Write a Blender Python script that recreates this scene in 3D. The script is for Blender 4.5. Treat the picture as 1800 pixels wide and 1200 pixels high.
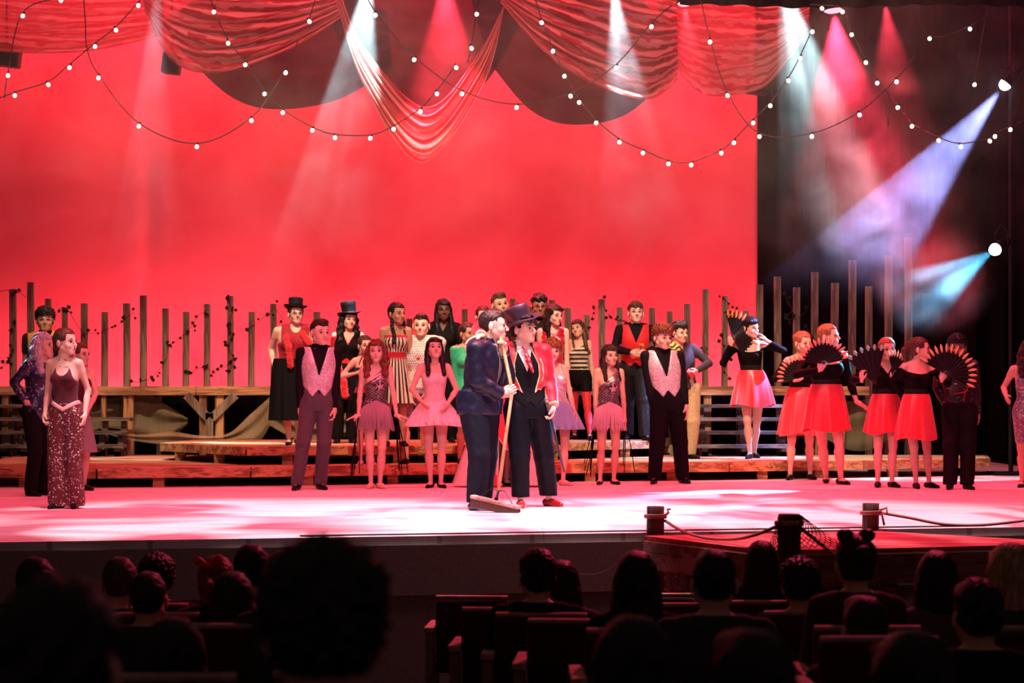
import bpy, math, random
import numpy as np
from mathutils import Vector, Matrix, noise as mnoise

for _o in list(bpy.data.objects):
    bpy.data.objects.remove(_o)
SC = bpy.context.scene
COL = SC.collection
R = math.radians

# ------------------------------------------------------------------ camera
FPX = 3500.0      # focal length in pixels of the 1800 x 1200 frame
HOR = 694.0       # row of the horizon in that frame
EYE = 1.0         # camera height above the stage floor (stage floor = z 0)
cam_data = bpy.data.cameras.new('camera')
cam_data.sensor_width = 36
cam_data.lens = 36 * FPX / 1800
cam_data.shift_y = (HOR - 600) / 1800
cam_data.clip_start = 0.3
cam_data.clip_end = 200
cam_data.dof.use_dof = True
cam_data.dof.focus_distance = 18.6
cam_data.dof.aperture_fstop = 3.2
cam = bpy.data.objects.new('camera', cam_data)
COL.objects.link(cam)
cam.location = (0, 0, EYE)
cam.rotation_euler = (R(90), 0, 0)
SC.camera = cam

# ------------------------------------------------------------------ view, world
SC.view_settings.view_transform = 'Standard'
SC.view_settings.look = 'None'
SC.view_settings.gamma = 1
SC.view_settings.exposure = 0.0
SC.view_settings.use_curve_mapping = False
world = bpy.data.worlds.new('world')
SC.world = world
world.use_nodes = True
world.node_tree.nodes['Background'].inputs['Color'].default_value = (0.9, 0.45, 0.45, 1)
world.node_tree.nodes['Background'].inputs['Strength'].default_value = 0.05
SC.cycles.use_denoising = True
SC.cycles.max_bounces = 4
SC.cycles.diffuse_bounces = 2
SC.cycles.glossy_bounces = 2
SC.cycles.transmission_bounces = 2
SC.cycles.volume_bounces = 0
SC.cycles.transparent_max_bounces = 16
SC.cycles.sample_clamp_indirect = 3
SC.cycles.sample_clamp_direct = 30
SC.cycles.volume_step_rate = 2.0
SC.cycles.volume_max_steps = 96


def wx(px, Y):
    return (px - 900.0) * Y / FPX


def wz(py, Y):
    return EYE + (HOR - py) * Y / FPX


def at(px, py, Y):
    return Vector((wx(px, Y), Y, wz(py, Y)))


def gy(py, z=0.0):
    """distance of a point at height z seen at row py"""
    return FPX * (EYE - z) / (py - HOR)


def ground(px, py, z=0.0):
    Y = gy(py, z)
    return Vector((wx(px, Y), Y, z))


# ------------------------------------------------------------------ lights
def aim(o, target):
    d = Vector(target) - o.location
    o.rotation_euler = d.to_track_quat('-Z', 'Y').to_euler()


def spot(name, loc, target, power, color, angle, blend=0.3, radius=0.08, gobo=None):
    l = bpy.data.lights.new(name, 'SPOT')
    l.energy = power
    l.color = color
    l.spot_size = R(angle)
    l.spot_blend = blend
    l.shadow_soft_size = radius
    o = bpy.data.objects.new(name, l)
    COL.objects.link(o)
    o.location = loc
    aim(o, target)
    if gobo:
        # a breakup pattern slide in the lantern's gate
        scale, lo, hi, rot, dark, sx = gobo
        l.use_nodes = True
        nt = l.node_tree
        em = nt.nodes['Emission']
        tc = nt.nodes.new('ShaderNodeTexCoord')
        mp = nt.nodes.new('ShaderNodeMapping')
        mp.inputs['Rotation'].default_value = (0, 0, R(rot))
        mp.inputs['Scale'].default_value = (sx, 1.0, 0.0)
        nz = nt.nodes.new('ShaderNodeTexNoise')
        nz.inputs['Scale'].default_value = scale
        nz.inputs['Detail'].default_value = 1.5
        nz.inputs['Distortion'].default_value = 0.6
        mr = nt.nodes.new('ShaderNodeMapRange')
        mr.inputs['From Min'].default_value = lo
        mr.inputs['From Max'].default_value = hi
        mr.inputs['To Min'].default_value = dark
        mr.inputs['To Max'].default_value = 1.0
        nt.links.new(tc.outputs['Normal'], mp.inputs['Vector'])
        nt.links.new(mp.outputs['Vector'], nz.inputs['Vector'])
        nt.links.new(nz.outputs['Fac'], mr.inputs['Value'])
        nt.links.new(mr.outputs['Result'], em.inputs['Strength'])
    return o


def area(name, loc, target, power, color, sx, sy, spread=180):
    l = bpy.data.lights.new(name, 'AREA')
    l.energy = power
    l.color = color
    l.shape = 'RECTANGLE'
    l.size = sx
    l.size_y = sy
    l.spread = R(spread)
    o = bpy.data.objects.new(name, l)
    COL.objects.link(o)
    o.location = loc
    aim(o, target)
    return o


RED = (1.0, 0.05, 0.14)
WARM = (1.0, 0.78, 0.52)
WHITE = (1.0, 0.93, 0.9)
# cyclorama battens: top and ground row, both on the painted drop
area('cyc_batten_light', (-1.5, 27.9, 8.0), (-1.5, 29.0, 3.5), 760, (1.0, 0.10, 0.17), 12.5, 0.3)
area('ground_row_light', (-1.5, 27.9, 0.35), (-1.5, 29.0, 2.2), 420, (1.0, 0.20, 0.25), 12.0, 0.3)
# red wash from above on the downstage floor and the front row
area('red_wash_light', (0.5, 17.2, 8.2), (0.3, 17.9, 0), 520, RED, 9.0, 1.6, 76)
area('red_wash_upstage_light', (0.5, 20.0, 7.6), (0.5, 20.6, 0), 150, (1.0, 0.07, 0.10), 11.0, 0.6, 50)
area('red_front_light', (0.0, 12.5, 6.5), (0, 20.5, 1.0), 115, (1.0, 0.42, 0.52), 8.0, 0.6, 100)
spot('red_dock_light', (3.4, 19.0, 7.5), (1.4, 14.2, -.2), 3200, RED, 56, 0.5, 0.1)
area('swag_red_light', (0.0, 21.8, 7.6), (0, 24.4, 5.9), 260, (1.0, 0.10, 0.13), 12.0, 0.4, 110)
# white breakup slides from above on the floor
spot('breakup_light', (-2.6, 14.9, 8.4), (-1.9, 15.9, 0), 4800, (1.0, 0.88, 0.94), 46, 0.5, 0.03, (5.0, 0.42, 0.56, 25, 0.08, 1.5))
spot('breakup_light', (1.9, 15.0, 8.4), (1.7, 16.1, 0), 4800, (1.0, 0.82, 0.86), 46, 0.5, 0.03, (5.5, 0.38, 0.52, -10, 0.12, 2.6))
spot('centre_top_light', (0.1, 15.6, 8.6), (-0.1, 16.7, 0), 2400, (0.90, 0.84, 1.0), 32, 0.8, 0.05)
spot('breakup_light', (4.9, 15.6, 8.2), (4.7, 16.3, 0), 600, (1.0, 0.80, 0.82), 36, 0.6, 0.03, (3.6, 0.40, 0.54, 30, 0.1, 2.5))
# warm front light, its lower edge cut just above the heads of the front row
for _x, _p, _z in ((-5.6, 1500, 2.4), (-3.6, 2500, 2.4), (-1.6, 2900, 2.45), (0.4, 2900, 2.5), (2.2, 2700, 2.65), (3.9, 1100, 3.0)):
    spot('warm_front_light', (_x * .9, 16.5, 9.0), (_x, 23.3, _z), _p * 1.1, WARM, 23.5, 0.15, 0.12)
# follow spot on the pair in the middle and a soft one on the girl at the left
spot('follow_spot_light', (-1.0, 2.0, 6.0), (0.12, 17.6, 1.05), 1500, WHITE, 5.0, 0.45, 0.1)
spot('side_white_light', (-7.0, 14.0, 5.0), (-3.9, 18.0, 1.2), 260, (1.0, 0.62, 0.55), 18, 0.6, 0.1)
# coloured side light on the pair, then cyan rims on other figures
spot('blue_side_light', (6.0, 18.6, 3.4), (0.2, 17.7, 0.9), 700, (0.10, 0.35, 1.0), 9, 0.5, 0.1)
spot('lavender_side_light', (-6.2, 19.6, 4.4), (-0.3, 17.4, 1.0), 420, (0.35, 0.28, 1.0), 12, 0.5, 0.1)
spot('cyan_rim_light', (-7.4, 22.3, 3.6), (-4.75, 19.9, 1.5), 1800, (0.15, 0.6, 1.0), 9, 0.4, 0.06)
spot('cyan_rim_light', (8.2, 24.8, 2.9), (3.55, 22.3, 1.45), 1300, (0.10, 0.62, 1.0), 7, 0.4, 0.05)  # added lamp, strengthens the lower moving head's cyan rim on the tall dancer
spot('cyan_rim_light', (8.3, 24.8, 3.4), (4.12, 21.7, 1.5), 1300, (0.10, 0.62, 1.0), 4.5, 0.4, 0.05)  # added lamp, same cyan rim for the dancer with two fans
# ------------------------------------------------------------------ materials
def node_mat(name):
    m = bpy.data.materials.new(name)
    m.use_nodes = True
    nt = m.node_tree
    return m, nt, nt.nodes['Principled BSDF']


def setin(b, **kw):
    names = {'rough': 'Roughness', 'metal': 'Metallic', 'sheen': 'Sheen Weight', 'spec': 'Specular IOR Level',
             'alpha': 'Alpha', 'coat': 'Coat Weight', 'sss': 'Subsurface Weight'}
    for k, v in kw.items():
        b.inputs[names[k]].default_value = v


def rgba(c):
    return (c[0], c[1], c[2], 1.0)


_mats = {}


def cloth(name, color, rough=0.85, var=0.25, scale=60, metal=0.0, sheen=0.1, spec=0.3, attr=False, bump=0.15):
    """woven or plain matter with a fine procedural variation; attr reads the pattern stored on the mesh"""
    key = (name, tuple(color), rough, attr, metal)
    if key in _mats:
        return _mats[key]
    if max(color) < 0.03 and not attr:
        sheen, spec = 0.0, min(spec, 0.06) if spec <= 0.3 else spec * .5
    m, nt, b = node_mat(name)
    setin(b, rough=rough, metal=metal, sheen=sheen, spec=spec)
    tc = nt.nodes.new('ShaderNodeTexCoord')
    nz = nt.nodes.new('ShaderNodeTexNoise')
    nz.inputs['Scale'].default_value = scale
    nz.inputs['Detail'].default_value = 3
    nt.links.new(tc.outputs['Object'], nz.inputs['Vector'])
    mx = nt.nodes.new('ShaderNodeMix')
    mx.data_type = 'RGBA'
    mx.blend_type = 'MULTIPLY'
    mx.inputs['Factor'].default_value = 1.0
    mr = nt.nodes.new('ShaderNodeMapRange')
    mr.inputs['From Min'].default_value = 0.3
    mr.inputs['From Max'].default_value = 0.7
    mr.inputs['To Min'].default_value = 1 - var
    mr.inputs['To Max'].default_value = 1.0
    nt.links.new(nz.outputs['Fac'], mr.inputs['Value'])
    nt.links.new(mr.outputs['Result'], mx.inputs['B'])
    if attr:
        at_ = nt.nodes.new('ShaderNodeAttribute')
        at_.attribute_name = 'tint'
        nt.links.new(at_.outputs['Color'], mx.inputs['A'])
    else:
        mx.inputs['A'].default_value = rgba(color)
    nt.links.new(mx.outputs['Result'], b.inputs['Base Color'])
    if bump:
        bp = nt.nodes.new('ShaderNodeBump')
        bp.inputs['Strength'].default_value = bump
        bp.inputs['Distance'].default_value = 0.004
        nt.links.new(nz.outputs['Fac'], bp.inputs['Height'])
        nt.links.new(bp.outputs['Normal'], b.inputs['Normal'])
    _mats[key] = m
    return m


def sequin(name, base, glint, share=0.2, scale=90, rough=0.35, attr=False):
    key = (name, tuple(base), 'seq')
    if key in _mats:
        return _mats[key]
    m, nt, b = node_mat(name)
    setin(b, rough=rough, metal=0.35, spec=0.6)
    tc = nt.nodes.new('ShaderNodeTexCoord')
    vo = nt.nodes.new('ShaderNodeTexVoronoi')
    vo.inputs['Scale'].default_value = scale
    nt.links.new(tc.outputs['Object'], vo.inputs['Vector'])
    sp = nt.nodes.new('ShaderNodeSeparateColor')
    nt.links.new(vo.outputs['Color'], sp.inputs['Color'])
    mr = nt.nodes.new('ShaderNodeMapRange')
    mr.inputs['From Min'].default_value = 1 - share
    mr.inputs['From Max'].default_value = 1 - share * 0.3
    nt.links.new(sp.outputs['Red'], mr.inputs['Value'])
    mx = nt.nodes.new('ShaderNodeMix')
    mx.data_type = 'RGBA'
    if attr:
        at_ = nt.nodes.new('ShaderNodeAttribute')
        at_.attribute_name = 'tint'
        nt.links.new(at_.outputs['Color'], mx.inputs['A'])
    else:
        mx.inputs['A'].default_value = rgba(base)
    mx.inputs['B'].default_value = rgba(glint)  # bright cells: silver sequins, their sparkle painted into the colour
    nt.links.new(mr.outputs['Result'], mx.inputs['Factor'])
    nt.links.new(mx.outputs['Result'], b.inputs['Base Color'])
    bp = nt.nodes.new('ShaderNodeBump')
    bp.inputs['Strength'].default_value = 0.6
    bp.inputs['Distance'].default_value = 0.01
    nt.links.new(sp.outputs['Green'], bp.inputs['Height'])
    nt.links.new(bp.outputs['Normal'], b.inputs['Normal'])
    _mats[key] = m
    return m


def wood(name, c1, c2, scale=(1.2, 14, 14), rough=0.75, knot=True):
    m, nt, b = node_mat(name)
    setin(b, rough=rough, spec=0.25)
    tc = nt.nodes.new('ShaderNodeTexCoord')
    mp = nt.nodes.new('ShaderNodeMapping')
    mp.inputs['Scale'].default_value = scale
    nt.links.new(tc.outputs['Object'], mp.inputs['Vector'])
    nz = nt.nodes.new('ShaderNodeTexNoise')
    nz.inputs['Scale'].default_value = 2.0
    nz.inputs['Detail'].default_value = 6
    nz.inputs['Distortion'].default_value = 1.2
    nt.links.new(mp.outputs['Vector'], nz.inputs['Vector'])
    n2 = nt.nodes.new('ShaderNodeTexNoise')
    n2.inputs['Scale'].default_value = 0.8
    n2.inputs['Detail'].default_value = 2
    nt.links.new(mp.outputs['Vector'], n2.inputs['Vector'])
    ad = nt.nodes.new('ShaderNodeMath')
    ad.operation = 'ADD'
    nt.links.new(nz.outputs['Fac'], ad.inputs[0])
    nt.links.new(n2.outputs['Fac'], ad.inputs[1])
    cr = nt.nodes.new('ShaderNodeValToRGB')
    cr.color_ramp.elements[0].position = 0.78
    cr.color_ramp.elements[0].color = rgba(c1)
    cr.color_ramp.elements[1].position = 1.2
    cr.color_ramp.elements[1].color = rgba(c2)
    dv = nt.nodes.new('ShaderNodeMath')
    dv.operation = 'MULTIPLY'
    dv.inputs[1].default_value = 0.9
    nt.links.new(ad.outputs[0], dv.inputs[0])
    cr.color_ramp.elements[1].position = 0.98
    cr.color_ramp.elements[0].position = 0.80
    nt.links.new(dv.outputs[0], cr.inputs['Fac'])
    nt.links.new(cr.outputs['Color'], b.inputs['Base Color'])
    bp = nt.nodes.new('ShaderNodeBump')
    bp.inputs['Strength'].default_value = 0.4
    bp.inputs['Distance'].default_value = 0.006
    nt.links.new(nz.outputs['Fac'], bp.inputs['Height'])
    nt.links.new(bp.outputs['Normal'], b.inputs['Normal'])
    return m


def glow(name, color, strength):
    m = bpy.data.materials.new(name)
    m.use_nodes = True
    nt = m.node_tree
    nt.nodes.clear()
    e = nt.nodes.new('ShaderNodeEmission')
    e.inputs['Color'].default_value = rgba(color)
    e.inputs['Strength'].default_value = strength
    o = nt.nodes.new('ShaderNodeOutputMaterial')
    nt.links.new(e.outputs[0], o.inputs['Surface'])
    try:
        m.cycles.emission_sampling = 'NONE'
    except Exception:
        pass
    return m


# ------------------------------------------------------------------ meshes and objects
class MB:
    def __init__(self):
        self.v, self.f, self.m = [], [], []

    def add(self, vs, fs, mi=0):
        o = len(self.v)
        self.v += [tuple(p) for p in vs]
        for f in fs:
            self.f.append(tuple(i + o for i in f))
            self.m.append(mi)
        return self

    def box(self, c, s, rot=None, mi=0, bev=0.0):
        hx, hy, hz = s[0] / 2, s[1] / 2, s[2] / 2
        c = Vector(c)
        M = rot.to_matrix() if hasattr(rot, 'to_matrix') else (rot if rot is not None else Matrix.Identity(3))
        if bev <= 0:
            vs = [c + M @ Vector((x * hx, y * hy, z * hz)) for x in (-1, 1) for y in (-1, 1) for z in (-1, 1)]
            fs = [(0, 1, 3, 2), (4, 6, 7, 5), (0, 4, 5, 1), (2, 3, 7, 6), (0, 2, 6, 4), (1, 5, 7, 3)]
            return self.add(vs, fs, mi)
        import bmesh
        bm = bmesh.new()
        bmesh.ops.create_cube(bm, size=1)
        for v in bm.verts:
            v.co = Vector((v.co.x * s[0], v.co.y * s[1], v.co.z * s[2]))
        bmesh.ops.bevel(bm, geom=list(bm.edges), offset=bev, segments=2, affect='EDGES', profile=0.6)
        bm.verts.index_update()
        vs = [c + M @ v.co for v in bm.verts]
        fs = [tuple(v.index for v in f.verts) for f in bm.faces]
        bm.free()
        return self.add(vs, fs, mi)

    def prism(self, poly, z0, z1, mi=0):
        n = len(poly)
        vs = [(p[0], p[1], z0) for p in poly] + [(p[0], p[1], z1) for p in poly]
        fs = [tuple(range(n))[::-1], tuple(range(n, 2 * n))]
        fs += [(i, (i + 1) % n, n + (i + 1) % n, n + i) for i in range(n)]
        return self.add(vs, fs, mi)

    def tube(self, pts, r, seg=8, mi=0, cap=True):
        pts = [Vector(p) for p in pts]
        n = len(pts)
        rs = r if isinstance(r, (list, tuple)) else [r] * n
        vs, fs = [], []
        up = None
        for i, p in enumerate(pts):
            t = (pts[min(i + 1, n - 1)] - pts[max(i - 1, 0)]).normalized()
            if up is None:
                up = t.orthogonal().normalized()
            up = (up - t * up.dot(t))
            if up.length < 1e-6:
                up = t.orthogonal()
            up.normalize()
            sd = t.cross(up)
            for k in range(seg):
                a = 2 * math.pi * k / seg
                vs.append(p + (up * math.cos(a) + sd * math.sin(a)) * rs[i])
        for i in range(n - 1):
            for k in range(seg):
                k2 = (k + 1) % seg
                fs.append((i * seg + k, i * seg + k2, (i + 1) * seg + k2, (i + 1) * seg + k))
        if cap:
            fs.append(tuple(range(seg))[::-1])
            fs.append(tuple(range((n - 1) * seg, n * seg)))
        return self.add(vs, fs, mi)

    def lathe(self, prof, c=(0, 0, 0), seg=24, M=None, mi=0, sx=1.0, sy=1.0, disp=None):
        """prof: list of (r, z)"""
        vs, fs = [], []
        c = Vector(c)
        M = M or Matrix.Identity(3)
        n = len(prof)
        for (r, z) in prof:
            for k in range(seg):
                a = 2 * math.pi * k / seg
                p = Vector((r * math.cos(a) * sx, r * math.sin(a) * sy, z))
                if disp:
                    p = disp(p, a)
                vs.append(c + M @ p)
        for i in range(n - 1):
            for k in range(seg):
                k2 = (k + 1) % seg
                fs.append((i * seg + k, i * seg + k2, (i + 1) * seg + k2, (i + 1) * seg + k))
        fs.append(tuple(range(seg))[::-1])
        fs.append(tuple(range((n - 1) * seg, n * seg)))
        return self.add(vs, fs, mi)

    def grid(self, fn, nu, nv, mi=0, closed_u=False):
        vs = [fn(i / (nu if closed_u else nu - 1), j / (nv - 1)) for j in range(nv) for i in range(nu)]
        fs = []
        for j in range(nv - 1):
            for i in range(nu if closed_u else nu - 1):
                i2 = (i + 1) % nu
                fs.append((j * nu + i, j * nu + i2, (j + 1) * nu + i2, (j + 1) * nu + i))
        return self.add(vs, fs, mi)

    def build(self, name, mats, parent=None, loc=None, smooth=False, solid=0.0, origin=True):
        vs = [Vector(p) for p in self.v]
        if loc is None:
            if parent is None and origin and vs:
                lo = [min(p[k] for p in vs) for k in range(3)]
                hi = [max(p[k] for p in vs) for k in range(3)]
                loc = Vector(((lo[0] + hi[0]) / 2, (lo[1] + hi[1]) / 2, lo[2]))
            else:
                loc = Vector((0, 0, 0))
        loc = Vector(loc)
        base = loc if parent is None else parent_world(parent)
        me = bpy.data.meshes.new(name)
        me.from_pydata([tuple(p - base) for p in vs], [], self.f)
        if not isinstance(mats, (list, tuple)):
            mats = [mats]
        for m in mats:
            me.materials.append(m)
        me.polygons.foreach_set('material_index', self.m)
        if smooth:
            me.polygons.foreach_set('use_smooth', [True] * len(self.f))
        o = bpy.data.objects.new(name, me)
        COL.objects.link(o)
        if parent is not None:
            o.parent = parent
        else:
            o.location = loc
        if solid:
            md = o.modifiers.new('solid', 'SOLIDIFY')
            md.thickness = solid
            md.offset = 0
        return o


def parent_world(p):
    w = Vector(p.location)
    while p.parent is not None:
        p = p.parent
        w = w + Vector(p.location)
    return w


def tag(o, label=None, cat=None, group=None, kind=None):
    if label:
        o['label'] = label
    if cat:
        o['category'] = cat
    if group:
        o['group'] = group
    if kind:
        o['kind'] = kind
    return o


def thing(name, loc, label, cat, group=None, rz=0.0):
    o = bpy.data.objects.new(name, None)
    COL.objects.link(o)
    o.location = loc
    o.empty_display_size = 0.1
    o.rotation_euler = (0, 0, rz)
    return tag(o, label, cat, group)


def struct(o):
    o['kind'] = 'structure'
    return o
random.seed(7)
# ------------------------------------------------------------------ stage floor and shell
STAGE_H = 1.15
F0, F1 = ground(-60, 953.5), ground(1860, 925)      # the stage lip, slightly turned to the camera


def lip_y(x):
    t = (x - F0.x) / (F1.x - F0.x)
    return F0.y + t * (F1.y - F0.y)


def floor_material():
    m, nt, b = node_mat('painted_stage_boards')
    setin(b, rough=0.38, spec=0.5)
    tc = nt.nodes.new('ShaderNodeTexCoord')
    mp = nt.nodes.new('ShaderNodeMapping')
    mp.inputs['Scale'].default_value = (0.35, 2.6, 1)
    nz = nt.nodes.new('ShaderNodeTexNoise')
    nz.inputs['Scale'].default_value = 2.2
    nz.inputs['Detail'].default_value = 4
    nt.links.new(tc.outputs['Object'], mp.inputs['Vector'])
    nt.links.new(mp.outputs['Vector'], nz.inputs['Vector'])
    cr = nt.nodes.new('ShaderNodeValToRGB')
    cr.color_ramp.elements[0].position = 0.36
    cr.color_ramp.elements[0].color = (0.60, 0.50, 0.50, 1)
    cr.color_ramp.elements[1].position = 0.58
    cr.color_ramp.elements[1].color = (0.80, 0.74, 0.74, 1)
    nt.links.new(nz.outputs['Fac'], cr.inputs['Fac'])
    br = nt.nodes.new('ShaderNodeTexBrick')
    br.inputs['Color1'].default_value = (1, 1, 1, 1)
    br.inputs['Color2'].default_value = (0.9, 0.9, 0.9, 1)
    br.inputs['Mortar'].default_value = (0.45, 0.42, 0.42, 1)
    br.inputs['Scale'].default_value = 1
    br.inputs['Mortar Size'].default_value = 0.004
    br.inputs['Brick Width'].default_value = 3.2
    br.inputs['Row Height'].default_value = 0.14
    nt.links.new(tc.outputs['Object'], br.inputs['Vector'])
    mx = nt.nodes.new('ShaderNodeMix')
    mx.data_type = 'RGBA'
    mx.blend_type = 'MULTIPLY'
    mx.inputs['Factor'].default_value = 0.8
    nt.links.new(cr.outputs['Color'], mx.inputs['A'])
    nt.links.new(br.outputs['Color'], mx.inputs['B'])
    nt.links.new(mx.outputs['Result'], b.inputs['Base Color'])
    return m


BLACKCLOTH = cloth('black_drape_cloth', (0.004, 0.004, 0.005), 0.95)
DARKWALL = cloth('dark_wall_paint', (0.02, 0.018, 0.02), 0.9)
mb = MB()
mb.prism([(F0.x - 2, lip_y(F0.x - 2)), (F1.x + 3, lip_y(F1.x + 3)), (F1.x + 3, 31.5), (F0.x - 3, 31.5)], -0.06, 0.0)
struct(mb.build('floor', floor_material()))
mb = MB()
x0, x1 = F0.x - 2, F1.x + 3
mb.prism([(x0, lip_y(x0) + 0.02), (x1, lip_y(x1) + 0.02), (x1, lip_y(x1) + 0.2), (x0, lip_y(x0) + 0.2)], -STAGE_H - 0.3, -0.06)
APRON = cloth('dark_apron_cloth', (0.30, 0.21, 0.20), 0.9)
struct(mb.build('wall_apron', APRON))
mb = MB()
mb.prism([(x0, lip_y(x0) - 0.015), (x1, lip_y(x1) - 0.015), (x1, lip_y(x1) + 0.018), (x0, lip_y(x0) + 0.018)], -0.42, -0.062)
struct(mb.build('trim_1', cloth('apron_board_paint', (0.38, 0.28, 0.26), 0.8)))
# house floor, raked down to the stage
mb = MB()
mb.add([(-9, 0.5, -0.30), (9, 0.5, -0.30), (9, 17, -1.45), (-9, 17, -1.45), (-9, 0.5, -0.6), (9, 0.5, -0.6), (9, 17, -1.7), (-9, 17, -1.7)],
       [(0, 1, 2, 3), (4, 7, 6, 5), (0, 4, 5, 1), (3, 2, 6, 7), (0, 3, 7, 4), (1, 5, 6, 2)])
struct(mb.build('floor_house', cloth('dark_carpet', (0.02, 0.012, 0.012), 0.95)))


def house_z(Y):
    return -0.30 - (Y - 0.5) * 1.15 / 16.5


mb = MB().box((0, 31.6, 3.8), (22, 0.2, 8.4))
struct(mb.build('wall_back', DARKWALL))
mb = MB().box((-9.5, 20, 3.8), (0.2, 24, 8.4))
struct(mb.build('wall_left', DARKWALL))
mb = MB().box((10.2, 20, 3.8), (0.2, 24, 8.4))
struct(mb.build('wall_right', DARKWALL))


# black masking legs at the right, hanging with folds
def leg_drape(xa, xb, Y, z0, z1, label):
    def fn(u, v):
        x = xa + (xb - xa) * u
        return (x, Y + 0.10 * math.sin(x * 14) + 0.03 * math.sin(x * 37), z0 + (z1 - z0) * v)
    o = MB().grid(fn, 90, 2).build('stage_curtain', BLACKCLOTH, solid=0.01)
    return tag(o, label, 'curtain', 'black masking curtains')


leg_drape(3.75, 9.6, 30.6, 0.0, 7.9, 'black masking curtain far behind the posts at the right side of the stage')


leg_drape(-9.0, 3.75, 27.45, 0.0, 1.06, 'low black curtain closing the dark space under the raised walkway')


# ------------------------------------------------------------------ painted red backdrop
def drop_material():
    m, nt, b = node_mat('painted_red_drop')
    setin(b, rough=0.9, spec=0.15)
    tc = nt.nodes.new('ShaderNodeTexCoord')
    nz = nt.nodes.new('ShaderNodeTexNoise')
    nz.inputs['Scale'].default_value = 0.55
    nz.inputs['Detail'].default_value = 5
    nz.inputs['Distortion'].default_value = 0.5
    nt.links.new(tc.outputs['Object'], nz.inputs['Vector'])
    cr = nt.nodes.new('ShaderNodeValToRGB')
    cr.color_ramp.elements[0].position = 0.32
    cr.color_ramp.elements[0].color = (0.62, 0.070, 0.095, 1)
    cr.color_ramp.elements[1].position = 0.68
    cr.color_ramp.elements[1].color = (0.80, 0.17, 0.20, 1)
    nt.links.new(nz.outputs['Fac'], cr.inputs['Fac'])
    nt.links.new(cr.outputs['Color'], b.inputs['Base Color'])
    return m


xr = wx(1331, 29.0)


def drop_fn(u, v):
    x = -8.6 + (xr + 8.6) * u
    y = 29.0 + 0.012 * math.sin(x * 3.1) + 0.02 * math.exp(-((x + 0.2) / 0.05) ** 2) + 0.05 * math.exp(-((x + 5.3) / 0.12) ** 2)
    return (x, y, 0.05 + 7.9 * v)


o = MB().grid(drop_fn, 220, 3).build('backdrop', drop_material(), smooth=True, solid=0.01)
tag(o, 'huge painted red cloth backdrop hanging across the back of the stage', 'backdrop')

# ------------------------------------------------------------------ wooden platforms
WOOD = wood('pine_board_wood', (0.22, 0.10, 0.045), (0.52, 0.29, 0.14))
WOODTOP = wood('scuffed_deck_wood', (0.16, 0.075, 0.035), (0.46, 0.27, 0.14), scale=(1.0, 9, 9))
WOODGREY = wood('grey_tread_wood', (0.055, 0.045, 0.038), (0.20, 0.155, 0.125))
POST = wood('weathered_post_wood', (0.11, 0.080, 0.055), (0.26, 0.195, 0.135), scale=(14, 14, 1.0))
UPRIGHT = wood('upright_pine_wood', (0.16, 0.07, 0.03), (0.50, 0.27, 0.12), scale=(12, 12, 1.0))
LOWZ, MIDZ, HIGHZ = 0.215, 0.42, 1.10


def platform(name, label, front, back, ztop, thick, deck, step=0.75, zfloor=0.0, support_h=None):
    """front and back: plan outlines, left to right"""
    c = Vector(((front[0].x + front[-1].x) / 2, (front[0].y + back[0].y) / 2, zfloor))
    t = thing(name, c, label, 'platform', 'wooden platforms at the back of the stage')
    poly = [(p.x, p.y) for p in front] + [(p.x, p.y) for p in reversed(back)]
    MB().prism(poly, ztop - deck, ztop).build('deck', WOODTOP, t)
    for a, b_ in zip(front[:-1], front[1:]):
        d = (b_ - a)
        d.z = 0
        L = d.length
        dr = d.normalized()
        n = max(1, round(L / 2.4))
        rot = Matrix.Rotation(math.atan2(dr.y, dr.x), 3, 'Z')
        for i in range(n):
            m0 = a + d * ((i + 0.5) / n)
            fb = MB().box((m0.x + dr.y * 0.02, m0.y - dr.x * 0.02, ztop - thick / 2), (L / n - 0.012, 0.04, thick), rot, bev=0.006)
            fb.build('fascia_board', WOOD, t)
    for side in (0, -1):
        a, b_ = front[side], back[side]
        d = b_ - a
        if d.length > 0.05:
            m0 = (a + b_) / 2
            rot = Matrix.Rotation(math.atan2(d.y, d.x), 3, 'Z')
            MB().box((m0.x, m0.y, ztop - thick / 2), (d.length, 0.035, thick), rot, bev=0.004).build('fascia_board', WOOD, t)
    # supports
    hs = (ztop - thick) - zfloor
    for line, off in ((front, 0.06), (back, -0.15)):
        for a, b_ in zip(line[:-1], line[1:]):
            d = b_ - a
            n = max(1, int(d.length / step))
            for i in range(n):
                p = a + d * ((i + 0.5 + random.uniform(-.15, .15)) / n)
                MB().box((p.x, p.y + off, zfloor + hs / 2), (0.12, 0.09, hs)).build('support_block', WOOD, t)
    return t


def gp(px, py, z):
    p = ground(px, py, z)
    return Vector((p.x, p.y, 0))


low_front = [gp(-60, 820.5, LOWZ), gp(170, 822, LOWZ), gp(440, 820, LOWZ), gp(800, 815.5, LOWZ), gp(1280, 811.5, LOWZ), gp(1738, 805, LOWZ)]
low_back = [Vector((p.x * 1.0, 26.1, 0)) for i, p in enumerate(low_front)]
low_back[0].x -= 0.5
low_back[-1] = Vector((6.2, 26.1, 0))
platform('wooden_platform', 'long low wooden platform along the floor at the back of the stage', low_front, low_back, LOWZ, 0.115, 0.03, 0.85)
mid_front = [gp(286, 778, MIDZ), gp(432, 785, MIDZ), gp(800, 782.0, MIDZ), gp(1150, 774, MIDZ), gp(1178, 768, MIDZ)]
mid_back = [Vector((-4.1, 25.9, 0)), Vector((-3.3, 25.9, 0)), Vector((-0.7, 25.9, 0)), Vector((1.75, 25.9, 0)), Vector((1.95, 25.9, 0))]
platform('wooden_platform', 'middle wooden platform stacked on the low platform under the second row of performers', mid_front, mid_back, MIDZ, 0.10, 0.03, 1.0, zfloor=LOWZ)

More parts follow.
